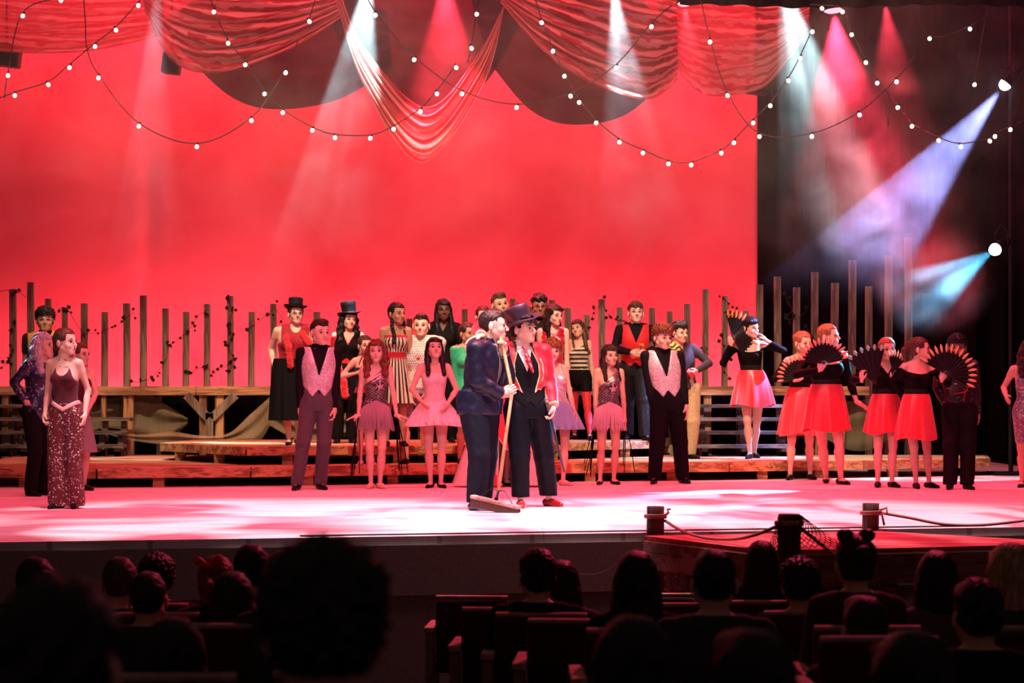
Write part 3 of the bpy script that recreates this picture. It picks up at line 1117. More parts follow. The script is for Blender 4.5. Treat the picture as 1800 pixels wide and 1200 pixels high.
beam('moving_head_light', 1768, 147, 24.6, 1530, 440, 24.8, 17000, (0.34, 0.38, 1.0), 27, 'bright moving head spotlight high at the right throwing a lavender beam', LENSB,
     r=0.07, gobo=(6.0, 0.40, 0.58, 0, 0.1, 1.0), group='moving heads on the boom', name='spotlight', cat='spotlight', hang=False, blend=0.15)
beam('moving_head_light', 1750, 438, 24.2, 1520, 590, 22.0, 12000, (0.10, 0.58, 1.0), 24, 'lower spotlight at the right throwing a blue beam', LENSC,
     r=0.07, gobo=(5.0, 0.42, 0.62, 0, 0.1, 1.0), group='moving heads on the boom', name='spotlight', cat='spotlight', hang=False, blend=0.3)
bx = wx(1784, 24.7)
o = MB().tube([(bx, 24.9, 0), (bx, 24.9, 6.6)], 0.03, 10).box((bx, 24.9, 0.02), (0.5, 0.5, 0.04)).box((bx - .05, 24.85, wz(120, 24.9)), (0.25, 0.05, 0.05)).tube([(bx, 24.9, wz(418, 24.2)), (wx(1750, 24.2), 24.2, wz(418, 24.2) + .06)], 0.018, 8).tube([(bx, 24.9, wz(125, 24.6)), (wx(1768, 24.6), 24.6, wz(125, 24.6) + .06)], 0.018, 8).build('boom_stand', PIPE)
tag(o, 'dark vertical boom carrying the two spotlights at the right', 'stand')


# dark lamps seen as silhouettes against the drop
def floodbox(px, py, Y, w, h, label):
    c = at(px, py, Y)
    t = thing('flood_lamp', (c.x, c.y, c.z - h / 2), label, 'stage light', 'dark lamps in front of the backdrop')
    MB().box(c, (w, 0.22, h), Matrix.Rotation(0.12, 3, 'Y'), bev=0.03).build('housing', PIPE, t)
    MB().box(c + Vector((w * .2, -0.14, -h * .15)), (w * .5, 0.02, h * .5)).build('barn_door', PIPE, t)
    MB().tube([c + Vector((0, 0, h * .4)), (c.x, c.y, 6.9)], 0.016, 6).build('hanger', PIPE, t)


floodbox(12, 97, 26.0, 0.36, 0.30, 'dark flood lamp at the top left corner')
floodbox(302, 112, 26.0, 0.24, 0.27, 'dark flood lamp between the two left swags')
floodbox(1330, 158, 26.0, 0.28, 0.12, 'dark flood lamp at the upper right corner of the backdrop')

# ------------------------------------------------------------------ dock in front of the stage, bollards, rope, nets
DZ = -0.008
DOCKW = wood('dark_dock_wood', (0.20, 0.07, 0.06), (0.36, 0.15, 0.13), scale=(1.0, 8, 8))  # red wash also put into the fascia colour, darker than the deck
LOG = wood('old_log_wood', (0.05, 0.03, 0.025), (0.15, 0.09, 0.07), scale=(9, 9, 1.2))
ROPE = cloth('hemp_rope', (0.48, 0.19, 0.16), 0.9, scale=200)  # pinkish cast of the red light put into the rope colour
dk = [ground(1134, 941.5, DZ), ground(1340, 966, DZ), ground(1480, 965, DZ), ground(1815, 957, DZ), ground(1815, 948.5, DZ), ground(1545, 933, DZ)]
t = thing('dock', (dk[1].x, dk[1].y, -STAGE_H), 'wooden dock built out from the right front of the stage', 'dock')
poly = [(p.x, p.y) for p in dk]
MB().prism(poly, DZ - 0.03, DZ).build('deck', wood('red_wash_deck', (0.34, 0.035, 0.045), (0.60, 0.09, 0.10), scale=(1.0, 8, 8)), t)  # red of the overhead wash put into the deck colour
for a, b_ in ((dk[0], dk[1]), (dk[1], dk[2]), (dk[2], dk[3])):
    d = b_ - a
    d.z = 0
    rot = Matrix.Rotation(math.atan2(d.y, d.x), 3, 'Z')
    mm = (a + b_) / 2
    for z, h_ in ((DZ - 0.075, 0.08), (DZ - 0.175, 0.115)):
        MB().box((mm.x, mm.y, z), (d.length, 0.03, h_), rot, bev=0.004).build('fascia_board', DOCKW, t)
for px, py in ((1150, 943), (1210, 951), (1372, 966), (1560, 963), (1720, 960)):
    p = ground(px, py, DZ)
    MB().box((p.x + .03, p.y + 0.09, (-STAGE_H - .2 + DZ - .1) / 2), (0.09, 0.09, STAGE_H + .2 + DZ - .1), bev=0.004).build('leg', DOCKW, t)


def bollard(px, ptop, pbase, z0, zb, r, label, Y=None):
    Y = Y or gy(pbase, z0)
    x = wx(px, Y)
    zt = wz(ptop, Y)
    c = Vector((x, Y, zb))
    t = thing('bollard', c, label, 'bollard', 'bollards on the dock')
    h = zt - zb

    def dsp(p, a):
        k = 1 + 0.035 * math.sin(a * 5 + p.z * 9) + 0.02 * math.sin(a * 11)
        return Vector((p.x * k, p.y * k, p.z))
    MB().lathe([(r * .98, 0), (r, h * .3), (r * .97, h * .7), (r * 1.0, h * .985), (r * .9, h), (r * .3, h - .002)], c, 28, disp=dsp).build('log', LOG, t, smooth=True)
    return t, x, Y, zt, r


b1, x1_, y1_, z1_, r1_ = bollard(1152, 889.5, 937.5, DZ, DZ, 0.064, 'short log bollard at the left corner of the dock')
b2, x2_, y2_, z2_, r2_ = bollard(1387, 903, 962, DZ, -STAGE_H - 0.2, 0.074, 'thick dark log bollard with a net over it at the front of the dock', Y=gy(972, DZ))
b3, x3_, y3_, z3_, r3_ = bollard(1530.5, 884, 931, DZ, DZ, 0.062, 'log bollard at the back of the dock right of the netted one')


def rope_wrap(x, y, z, r):
    pts = []
    for i in range(45):
        a = i / 44 * 2 * math.pi * 2
        pts.append((x + (r + .011) * math.cos(a), y + (r + .011) * math.sin(a), z + 0.022 * i / 44))
    return pts


def rope(label, pts, wraps=(), extra=()):
    t = thing('rope', pts[len(pts) // 2], label, 'rope', 'ropes along the dock')
    MB().tube(pts, 0.0115, 8).build('line', ROPE, t, smooth=True)
    for w in wraps:
        MB().tube(w, 0.010, 7).build('wrap', ROPE, t, smooth=True)
    for e in extra:
        MB().tube(e, 0.009, 7).build('knot', ROPE, t, smooth=True)
    return t


def seg_curve(path, Ys_):
    out = []
    for i in range(41):
        u = i / 40
        q = interp_path(path, u)
        out.append(at(q[0], q[1], Ys_[0] + (Ys_[1] - Ys_[0]) * u))
    return out


zk = wz(907, y1_)
rope('rope sagging between the left corner bollard and the netted bollard',
     seg_curve([(1169, 915), (1200, 933), (1240, 945), (1290, 947), (1330, 939), (1369, 923)], (y1_, y2_)),
     [rope_wrap(x1_, y1_, zk - .01, r1_), rope_wrap(x2_, y2_, wz(922, y2_), r2_)],
     [[(x1_ + r1_, y1_ - .02, zk), (x1_ + r1_ + .03, y1_ - .03, zk + .03), (x1_ + r1_ + .02, y1_ - .03, zk + .05), (x1_ + r1_ + .045, y1_ - .03, zk + .055)]])
rope('dark rope running down from the netted bollard along the dock', seg_curve([(1405, 926), (1425, 942), (1450, 962), (1480, 985)], (y2_, y2_ - .05)), [])
zk = wz(901, y3_)
rope('rope sagging from the back bollard to the right edge of the picture',
     seg_curve([(1549, 901), (1600, 910), (1660, 921), (1730, 922), (1820, 912)], (y3_, y3_ - 0.1)), [rope_wrap(x3_, y3_, zk - .01, r3_)],
     [[(x3_ + r3_, y3_ - .02, zk + .02), (x3_ + r3_ + .05, y3_ - .05, zk + .04), (x3_ + r3_ + .05, y3_ - .05, zk), (x3_ + r3_ + .01, y3_ - .06, zk - .01), (x3_ + r3_ + .03, y3_ - .05, zk - .09)]])


def knotted_net(label, corners_fn, nu, nv, r, mat, loc):
    """diamond mesh of real twine"""
    m_ = MB()
    pts = {}
    for j in range(nv):
        for i in range(nu):
            pts[(i, j)] = Vector(corners_fn(i / (nu - 1), j / (nv - 1)))
    for j in range(nv - 1):
        for i in range(nu - 1):
            if (i + j) % 2 == 0:
                for a, b_ in (((i, j), (i + 1, j + 1)),):
                    m_.tube([pts[a], pts[b_]], r, 4, cap=False)
            if (i + j) % 2 == 1:
                for a, b_ in (((i + 1, j), (i, j + 1)),):
                    m_.tube([pts[a], pts[b_]], r, 4, cap=False)
    m_.tube([pts[(i, 0)] for i in range(nu)], r * 1.8, 5)
    o = m_.build('fishing_net', mat)
    return tag(o, label, 'net', 'fishing nets on the dock')


NETR = cloth('red_brown_twine', (0.30, 0.13, 0.10), 0.9)
NETD = cloth('dark_twine', (0.05, 0.03, 0.03), 0.9)


def tri_net(top, foot_a, foot_b, ya, yb, sag=6):
    def fn(u, v):
        ax, ay = top
        bx_ = foot_a[0] + (foot_b[0] - foot_a[0]) * u
        by_ = foot_a[1] + (foot_b[1] - foot_a[1]) * u + sag * math.sin(u * 9) * v
        px = ax + (bx_ - ax) * (0.06 + 0.94 * v)
        py = ay + (by_ - ay) * (0.04 + 0.96 * v)
        return at(px, py, ya + (yb - ya) * v + 0.03 * math.sin(u * 8))
    return fn


knotted_net('dark net spread from the thick bollard down to the right', tri_net((1404, 904), (1404, 962), (1488, 962), y2_ - .06, y2_ - .02, 2), 15, 14, 0.0028, NETD, None)
knotted_net('dark net hanging down the left side of the thick bollard', tri_net((1372, 912), (1345, 968), (1370, 975), y2_ - .07, y2_ - .09, 3), 9, 14, 0.0028, NETD, None)


def corner_net(u, v):
    a = interp_path([(1134, 942), (1150, 995), (1164, 1012), (1182, 990), (1194, 946)], u)
    b_ = interp_path([(1140, 960), (1160, 1025), (1176, 1045), (1192, 1060), (1196, 950)], u)
    Yc = y1_ - 0.25
    return at(a[0] + (b_[0] - a[0]) * v, a[1] + (b_[1] - a[1]) * v, Yc + 0.04 * math.sin(v * 9 + u * 5))


knotted_net('reddish net hanging in a loop from the left corner of the dock', corner_net, 33, 11, 0.003, NETR, None)


def gather_net(u, v):
    a = (1195 + 3 * u, 948)
    w = 6 + 26 * math.sin(math.pi * min(v * 0.8 + 0.1, 1))
    px = a[0] - 4 + (u - 0.45) * w
    py = 948 + v * 108
    return at(px, py, y1_ - 0.3 + 0.05 * math.sin(u * 7))


knotted_net('reddish net gathered in a hanging bunch beside the corner loop', gather_net, 11, 30, 0.003, NETR, None)
net_swag([(1243, 955), (1240, 985), (1228, 1000), (1212, 1032)], [(1249, 955), (1246, 990), (1238, 1020), (1205, 1042)], y1_ - 0.5,
         'strip of red gauze tied under the dock behind the seated heads', mat=net_material('red_gauze', (0.5, 0.12, 0.1), 1.0, 0.3, 0.5), name='gauze_strip', cat='cloth', uvs=(20, 6), nu=20, nv=6, fold=0.01, group='cloth under the dock')

# a thin cable along the lip and tiny marks
o = MB().tube([Vector((x, lip_y(x) + 0.12, 0.006)) for x in np.linspace(-1.5, 3.6, 30)], 0.006, 6).build('floor_cable', SOCKET)
tag(o, 'thin black cable lying along the front edge of the stage', 'cable')
o = MB().tube([at(1016, 1008, 13.2), at(1045, 1010, 13.2), at(1065, 1003, 13.2), at(1082, 993, 13.2)], 0.004, 5).build('wall_cable', ROPE)
tag(o, 'thin pale cord looping on the dark stage front between two seated heads', 'cord', 'loose cord ends')

# ------------------------------------------------------------------ haze in the air above the stage
def haze():
    m = bpy.data.materials.new('stage_haze')
    m.use_nodes = True
    nt = m.node_tree
    nt.nodes.clear()
    out = nt.nodes.new('ShaderNodeOutputMaterial')
    vs = nt.nodes.new('ShaderNodeVolumeScatter')
    vs.inputs['Anisotropy'].default_value = 0.0
    vs.inputs['Color'].default_value = (1, 1, 1, 1)
    tc = nt.nodes.new('ShaderNodeTexCoord')
    mp = nt.nodes.new('ShaderNodeMapping')
    mp.inputs['Scale'].default_value = (1, 0.6, 1)
    nz = nt.nodes.new('ShaderNodeTexNoise')
    nz.inputs['Scale'].default_value = 1.7
    nz.inputs['Detail'].default_value = 4
    nz.inputs['Distortion'].default_value = 0.8
    mr = nt.nodes.new('ShaderNodeMapRange')
    mr.inputs['From Min'].default_value = 0.38
    mr.inputs['From Max'].default_value = 0.68
    mr.inputs['To Min'].default_value = 0.010
    mr.inputs['To Max'].default_value = 0.085
    nt.links.new(tc.outputs['Object'], mp.inputs['Vector'])
    nt.links.new(mp.outputs['Vector'], nz.inputs['Vector'])
    nt.links.new(nz.outputs['Fac'], mr.inputs['Value'])
    sx = nt.nodes.new('ShaderNodeSeparateXYZ')
    nt.links.new(tc.outputs['Object'], sx.inputs['Vector'])
    mz = nt.nodes.new('ShaderNodeMapRange')       # haze thins out towards the stage floor
    mz.interpolation_type = 'SMOOTHSTEP'
    mz.inputs['From Min'].default_value = 0.4
    mz.inputs['From Max'].default_value = 3.3
    nt.links.new(sx.outputs['Z'], mz.inputs['Value'])
    mu = nt.nodes.new('ShaderNodeMath')
    mu.operation = 'MULTIPLY'
    nt.links.new(mr.outputs['Result'], mu.inputs[0])
    nt.links.new(mz.outputs['Result'], mu.inputs[1])
    # thicker puffs of smoke drifting through the beams
    last = mu.outputs[0]
    for c, rad, dens in ((at(1560, 345, 24.2), 1.25, 3.2), (at(1640, 485, 23.2), .8, 5.0), (at(640, 70, 23.4), 1.1, 1.5), (at(1500, 110, 23.2), 1.3, 2.4), (at(1400, 90, 23.6), .95, 3.0), (at(1090, 60, 23.7), .8, 2.5)):
        vd = nt.nodes.new('ShaderNodeVectorMath')
        vd.operation = 'DISTANCE'
        vd.inputs[1].default_value = tuple(c - Vector((0.4, 23.45, 1.6)))
        nt.links.new(tc.outputs['Object'], vd.inputs[0])
        mb_ = nt.nodes.new('ShaderNodeMapRange')
        mb_.interpolation_type = 'SMOOTHSTEP'
        mb_.inputs['From Min'].default_value = rad * .25
        mb_.inputs['From Max'].default_value = rad
        mb_.inputs['To Min'].default_value = dens
        mb_.inputs['To Max'].default_value = 0.0
        nt.links.new(vd.outputs['Value'], mb_.inputs['Value'])
        m2 = nt.nodes.new('ShaderNodeMath')
        m2.operation = 'MULTIPLY_ADD'
        nt.links.new(mb_.outputs['Result'], m2.inputs[0])
        nt.links.new(mr.outputs['Result'], m2.inputs[1])
        nt.links.new(last, m2.inputs[2])
        last = m2.outputs[0]
    nt.links.new(last, vs.inputs['Density'])
    nt.links.new(vs.outputs[0], out.inputs['Volume'])
    return m


HAZE = True
if HAZE:
    o = MB().box((0.4, 23.45, 4.3), (13.4, 3.9, 5.4)).build('haze', haze())
    tag(o, 'thin smoky haze hanging in the light beams above the stage', 'haze', kind='stuff')
# ------------------------------------------------------------------ smooth bodies: distance fields turned into one surface


def smin(a, b, k):
    if k <= 0:
        return np.minimum(a, b)
    h = np.clip(0.5 + 0.5 * (b - a) / k, 0, 1)
    return b + (a - b) * h - k * h * (1 - h)


def smax(a, b, k):
    return -smin(-a, -b, k)


def CAP(a, b, ra, rb, k=0.02, inf=1.0):
    """tapered limb"""
    a, b = np.array(a, float), np.array(b, float)
    r = max(ra, rb)
    return dict(lo=np.minimum(a, b) - r, hi=np.maximum(a, b) + r, k=k, t='cap', a=a, b=b, ra=ra, rb=rb, inf=inf)


def ELL(c, r, M=None, k=0.02, inf=1.0, sub=False):
    c, r = np.array(c, float), np.array(r, float)
    m = r.max()
    return dict(lo=c - m, hi=c + m, k=k, t='ell', c=c, r=r, M=None if M is None else np.array(M, float), inf=inf, sub=sub)


def LOFT(zs, cx, cy, rx, ry, yaw=0.0, k=0.02, inf=1.0, p=2.3):
    zs, cx, cy, rx, ry = [np.array(q, float) for q in (zs, cx, cy, rx, ry)]
    m = max(rx.max(), ry.max())
    return dict(lo=np.array([cx.min() - m, cy.min() - m, zs[0] - .01]), hi=np.array([cx.max() + m, cy.max() + m, zs[-1] + .01]), k=k, t='loft',
                zs=zs, cx=cx, cy=cy, rx=rx, ry=ry, yaw=yaw, inf=inf, p=p)


def prim_d(p, X, Y, Z, infl):
    e = infl * p['inf']
    if p['t'] == 'cap':
        a, b = p['a'], p['b']
        ab = b - a
        L2 = max(float(ab @ ab), 1e-9)
        t = np.clip(((X - a[0]) * ab[0] + (Y - a[1]) * ab[1] + (Z - a[2]) * ab[2]) / L2, 0, 1)
        d = np.sqrt((X - a[0] - t * ab[0]) ** 2 + (Y - a[1] - t * ab[1]) ** 2 + (Z - a[2] - t * ab[2]) ** 2)
        return d - (p['ra'] + (p['rb'] - p['ra']) * t) - e
    if p['t'] == 'ell':
        c, r = p['c'], p['r'] + e
        x, y, z = X - c[0], Y - c[1], Z - c[2]
        if p['M'] is not None:
            M = p['M']   # columns: local axes
            x, y, z = (M[0, 0] * x + M[1, 0] * y + M[2, 0] * z, M[0, 1] * x + M[1, 1] * y + M[2, 1] * z, M[0, 2] * x + M[1, 2] * y + M[2, 2] * z)
        k0 = np.sqrt((x / r[0]) ** 2 + (y / r[1]) ** 2 + (z / r[2]) ** 2)
        k1 = np.sqrt((x / r[0] ** 2) ** 2 + (y / r[1] ** 2) ** 2 + (z / r[2] ** 2) ** 2) + 1e-9
        return k0 * (k0 - 1) / k1
    # loft
    zs = p['zs']
    z1 = Z.ravel()
    zc = np.clip(z1, zs[0], zs[-1])

    def ip(v):
        # smooth interpolation (pchip-like via cosine easing would kink; use cubic through np.interp of dense samples)
        return np.interp(zc, p['zd'], p[v])[None, None, :]
    if 'zd' not in p:
        zd = np.linspace(zs[0], zs[-1], 120)
        p['zd'] = zd
        for v in ('cx', 'cy', 'rx', 'ry'):
            q = np.interp(zd, zs, p[v])
            ker = np.ones(15) / 15
            q2 = np.convolve(np.pad(q, 7, mode='edge'), ker, 'valid')
            p[v + 'd'] = q2
    cx, cy, rx, ry = [np.interp(zc, p['zd'], p[v + 'd'])[None, None, :] for v in ('cx', 'cy', 'rx', 'ry')]
    rx, ry = rx + e, ry + e
    x, y = X - cx, Y - cy
    if p['yaw']:
        c_, s_ = math.cos(-p['yaw']), math.sin(-p['yaw'])
        x, y = c_ * x - s_ * y, s_ * x + c_ * y
    pw = p['p']
    q = (np.abs(x / rx) ** pw + np.abs(y / ry) ** pw) ** (1 / pw)
    d = (q - 1) * np.minimum(rx, ry)
    dz = np.abs(z1 - zc)[None, None, :] - e * 0.0
    return np.where(dz > 0, np.sqrt(np.maximum(d, 0) ** 2 + dz ** 2) + np.minimum(d, 0) * 0, d)


def surfnet(D, xs, ys, zs):
    ins = D < 0
    nx, ny, nz = D.shape
    c = ins[:-1, :-1, :-1].astype(np.int8)
    cnt = np.zeros_like(c)
    for i in (0, 1):
        for j in (0, 1):
            for k in (0, 1):
                cnt += ins[i:nx - 1 + i, j:ny - 1 + j, k:nz - 1 + k]
    mixed = (cnt > 0) & (cnt < 8)
    I, J, K = np.nonzero(mixed)
    if len(I) == 0:
        return np.zeros((0, 3)), np.zeros((0, 4), int)
    vid = -np.ones(mixed.shape, dtype=np.int64)
    vid[I, J, K] = np.arange(len(I))
    acc = np.zeros((len(I), 3))
    n = np.zeros(len(I))
    corners = [(i, j, k) for i in (0, 1) for j in (0, 1) for k in (0, 1)]
    for a in corners:
        for ax in range(3):
            if a[ax]:
                continue
            b = list(a)
            b[ax] = 1
            da = D[I + a[0], J + a[1], K + a[2]]
            db = D[I + b[0], J + b[1], K + b[2]]
            m = (da < 0) != (db < 0)
            t = np.where(m, da / np.where(m, da - db, 1), 0)
            p = np.stack([np.full(len(I), a[0], float), np.full(len(I), a[1], float), np.full(len(I), a[2], float)], 1)
            p[:, ax] = t
            acc += p * m[:, None]
            n += m
    acc /= n[:, None]
    dx = [xs[1] - xs[0], ys[1] - ys[0], zs[1] - zs[0]]
    V = np.stack([xs[I] + acc[:, 0] * dx[0], ys[J] + acc[:, 1] * dx[1], zs[K] + acc[:, 2] * dx[2]], 1)
    F = []
    # edges along each axis
    for ax in range(3):
        s0 = [slice(1, -1)] * 3
        s1 = [slice(1, -1)] * 3
        s0[ax] = slice(0, -1)
        s1[ax] = slice(1, None)
        e0, e1 = ins[tuple(s0)], ins[tuple(s1)]
        E = np.nonzero(e0 != e1)
        if len(E[0]) == 0:
            continue
        idx = [E[0].copy(), E[1].copy(), E[2].copy()]
        for q in range(3):
            if q != ax:
                idx[q] += 1
        o1, o2 = [q for q in range(3) if q != ax]
        def cell(d1, d2):
            c_ = [idx[0].copy(), idx[1].copy(), idx[2].copy()]
            c_[o1] -= d1
            c_[o2] -= d2
            return vid[c_[0], c_[1], c_[2]]
        quad = np.stack([cell(0, 0), cell(1, 0), cell(1, 1), cell(0, 1)], 1)
        flip = e0[E] if ax != 1 else ~e0[E]
        quad[~flip] = quad[~flip][:, ::-1]
        F.append(quad)
    return V, np.concatenate(F)


def field_mesh(prims, vox, infl=0.0, cuts=(), disp=None, bounds=None, relax=1, ck=0.006, post=(), postcuts=()):
    if not prims:
        return np.zeros((0, 3)), np.zeros((0, 4), int)
    allp = list(prims) + list(post)
    lo = np.min([p['lo'] for p in allp if not p.get('sub')], axis=0) - infl - 0.03
    hi = np.max([p['hi'] for p in allp if not p.get('sub')], axis=0) + infl + 0.03
    if bounds is not None:
        lo = np.maximum(lo, bounds[0])
        hi = np.minimum(hi, bounds[1])
    xs, ys, zs = [np.arange(lo[i], hi[i] + vox, vox) for i in range(3)]
    def fill(plist):
        D = np.full((len(xs), len(ys), len(zs)), 0.3)
        for p in plist:
            mg = infl + p['k'] + vox * 3
            s = []
            for ax, g in enumerate((xs, ys, zs)):
                i0 = max(0, int((p['lo'][ax] - mg - g[0]) / vox))
                i1 = min(len(g), int((p['hi'][ax] + mg - g[0]) / vox) + 2)
                s.append(slice(i0, max(i0 + 1, i1)))
            X, Y, Z = xs[s[0]][:, None, None], ys[s[1]][None, :, None], zs[s[2]][None, None, :]
            if 0 in (X.shape[0], Y.shape[1], Z.shape[2]):
                continue
            d = prim_d(p, X, Y, Z, infl)
            sl = tuple(s)
            if p.get('sub'):
                D[sl] = smax(D[sl], -d, p['k'])
            else:
                D[sl] = smin(D[sl], d, p['k'])
        return D

    D = fill(prims)
    X, Y, Z = xs[:, None, None], ys[None, :, None], zs[None, None, :]
    if disp is not None:
        D = D - disp(X, Y, Z)
    for c in cuts:
        D = smax(D, c(X, Y, Z) + 0 * D, ck)
    if post:
        D2 = fill(post)
        if disp is not None:
            D2 = D2 - disp(X, Y, Z)
        for c in postcuts:
            D2 = smax(D2, c(X, Y, Z) + 0 * D2, ck)
        D = smin(D, D2, 0.022)
    D[0], D[-1] = 0.3, 0.3
    D[:, 0], D[:, -1] = 0.3, 0.3
    D[:, :, 0], D[:, :, -1] = 0.3, 0.3
    V, F = surfnet(D, xs, ys, zs)
    for _ in range(relax):
        if len(V) == 0:
            break
        acc = np.zeros_like(V)
        cn = np.zeros(len(V))
        for a in range(4):
            b = (a + 1) % 4
            np.add.at(acc, F[:, a], V[F[:, b]])
            np.add.at(acc, F[:, b], V[F[:, a]])
            np.add.at(cn, F[:, a], 1)
            np.add.at(cn, F[:, b], 1)
        V = V * 0.5 + 0.5 * acc / np.maximum(cn, 1)[:, None]
    return V, F


def mesh_obj(name, parts, mats, parent, tint=None, smooth=True):
    """parts: list of (V, F, material index) in the parent's coordinates"""
    Vs, Fs, Ms, o = [], [], [], 0
    for V, F, mi in parts:
        if len(V) == 0:
            continue
        Vs.append(V)
        Fs.append(F + o)
        Ms.append(np.full(len(F), mi))
        o += len(V)
    if not Vs:
        return None
    V, F, M = np.concatenate(Vs), np.concatenate(Fs), np.concatenate(Ms)
    me = bpy.data.meshes.new(name)
    me.vertices.add(len(V))
    me.vertices.foreach_set('co', V.astype(np.float32).ravel())
    me.loops.add(len(F) * 4)
    me.loops.foreach_set('vertex_index', F.astype(np.int32).ravel())
    me.polygons.add(len(F))
    me.polygons.foreach_set('loop_start', np.arange(0, len(F) * 4, 4, dtype=np.int32))
    me.polygons.foreach_set('loop_total', np.full(len(F), 4, dtype=np.int32))
    me.polygons.foreach_set('material_index', M.astype(np.int32))
    me.polygons.foreach_set('use_smooth', np.full(len(F), smooth))
    if not isinstance(mats, (list, tuple)):
        mats = [mats]
    for m in mats:
        me.materials.append(m)
    if tint is not None:
        C = np.ones((len(V), 4), np.float32)
        C[:, :3] = tint(V)
        a = me.attributes.new('tint', 'FLOAT_COLOR', 'POINT')
        a.data.foreach_set('color', C.ravel())
    me.update()
    me.validate()
    ob = bpy.data.objects.new(name, me)
    COL.objects.link(ob)
    ob.parent = parent
    return ob


# ------------------------------------------------------------------ head and hand shapes (made once, then posed)
_cache = {}


def head_mesh(kind):
    if ('head', kind) in _cache:
        return _cache[('head', kind)]
    m = kind == 'm'
    w = 1.05 if m else 1.0
    P = [ELL((0, .012, .142), (.074 * w, .094, .083), k=.01),
         ELL((0, -.020, .098), (.062 * w, .066, .080), k=.02),
         CAP((-.050 * w, .0, .058), (-.013 * w, -.060, .020), .019, .017 if m else .013, .02),
         CAP((.050 * w, .0, .058), (.013 * w, -.060, .020), .019, .017 if m else .013, .02),
         ELL((0, -.064, .019), (.024 * w, .019, .017), k=.015),
         ELL((0, -.040, .045), (.040, .045, .035), k=.02),
         ELL((-.036, -.058, .075), (.022, .022, .020), k=.02), ELL((.036, -.058, .075), (.022, .022, .020), k=.02),
         CAP((-.034, -.078, .122), (.034, -.078, .122), .011, .011, .015),
         dict(ELL((-.031, -.096, .106), (.017, .016, .011), k=.012), sub=True),
         dict(ELL((.031, -.096, .106), (.017, .016, .011), k=.012), sub=True),
         CAP((0, -.086, .116), (0, -.108, .080), .0065, .0105, .008),
         ELL((-.011, -.098, .075), (.0075, .009, .0065), k=.005), ELL((.011, -.098, .075), (.0075, .009, .0065), k=.005),
         CAP((-.016, -.086, .050), (.016, -.086, .050), .0055, .0055, .008),
         CAP((-.013, -.085, .042), (.013, -.085, .042), .0055, .0055, .006),
         ELL((-.078 * w, .012, .098), (.009, .019, .031), k=.006), ELL((.078 * w, .012, .098), (.009, .019, .031), k=.006),
         CAP((0, .018, .060), (0, .030, -.035), .054 if m else .046, .054 if m else .045, .02)]
    r = field_mesh(P, 0.0045, relax=1)
    _cache[('head', kind)] = r
    return r


def hand_mesh(curl, thumb=0.5, spread=0.0):
    """wrist at 0, fingers along -z, palm faces +x, thumb towards -y"""
    key = ('hand', curl, thumb, spread)
    if key in _cache:
        return _cache[key]
    P = [ELL((0, 0, -.045), (.017, .042, .052), k=.012), CAP((0, .0, .01), (0, 0, -.03), .024, .026, .012)]
    for i, (y, L, r) in enumerate(((-.030, .070, .0088), (-.010, .078, .0092), (.011, .072, .0088), (.030, .058, .0078))):
        p = np.array([0, y, -.082 + (0.006 if i == 3 else 0)])
        ang = 0.0
        sp = spread * (y / .03) * 0.35
        for j, f in enumerate((.45, .32, .23)):
            ang += curl * (0.55 if j == 0 else 0.75)
            d = np.array([math.sin(ang), math.sin(sp) * math.cos(ang), -math.cos(ang)])
            q = p + d * L * f
            P.append(CAP(p, q, r * (1 - .07 * j), r * (.95 - .09 * j), .004))
            p = q
    t0 = np.array([.006, -.026, -.022])
    t1 = t0 + np.array([.010 + .012 * thumb, -.024 + .010 * thumb, -.026])
    t2 = t1 + np.array([.008 + .020 * thumb, -.006 + .014 * thumb, -.028])
    P += [CAP(t0, t1, .013, .011, .008), CAP(t1, t2, .0105, .0085, .005)]
    r = field_mesh(P, 0.0042, relax=1)
    _cache[key] = r
    return r


def rotm(yaw=0.0, pitch=0.0, roll=0.0):
    """yaw: towards picture right, pitch: up positive, roll: clockwise tilt"""
    return np.array(Matrix.Rotation(R(yaw), 3, 'Z') @ Matrix.Rotation(R(-pitch), 3, 'X') @ Matrix.Rotation(R(roll), 3, 'Y'))


def ik(a, target, l1, l2, pole):
    a, target, pole = np.array(a, float), np.array(target, float), np.array(pole, float)
    d = target - a
    L = np.linalg.norm(d)
    mx = (l1 + l2) * 0.998
    if L > mx:      # the reach is a little stretched rather than missed
        s = min(L / mx, 1.12)
        l1, l2 = l1 * s, l2 * s
        if L > mx * s:
            target = a + d / L * mx * s
            d = target - a
            L = mx * s
    u = d / max(L, 1e-6)
    x = (L * L + l1 * l1 - l2 * l2) / (2 * L)
    hgt = math.sqrt(max(l1 * l1 - x * x, 0))
    pv = pole - u * (pole @ u)
    nn = np.linalg.norm(pv)
    pv = pv / nn if nn > 1e-6 else np.array([0, 1, 0])
    return a + u * x + pv * hgt, target


SKINS = {}


def skin(name, c):
    if name in SKINS:
        return SKINS[name]
    m, nt, b = node_mat('skin_' + name)
    setin(b, rough=0.5, spec=0.35, sss=0.0)
    tc = nt.nodes.new('ShaderNodeTexCoord')
    nz = nt.nodes.new('ShaderNodeTexNoise')
    nz.inputs['Scale'].default_value = 18
    nt.links.new(tc.outputs['Object'], nz.inputs['Vector'])
    cr = nt.nodes.new('ShaderNodeValToRGB')
    cr.color_ramp.elements[0].position = 0.35
    cr.color_ramp.elements[0].color = (c[0] * .92, c[1] * .84, c[2] * .82, 1)
    cr.color_ramp.elements[1].position = 0.65
    cr.color_ramp.elements[1].color = rgba(c)
    nt.links.new(nz.outputs['Fac'], cr.inputs['Fac'])
    nt.links.new(cr.outputs['Color'], b.inputs['Base Color'])
    SKINS[name] = m
    return m


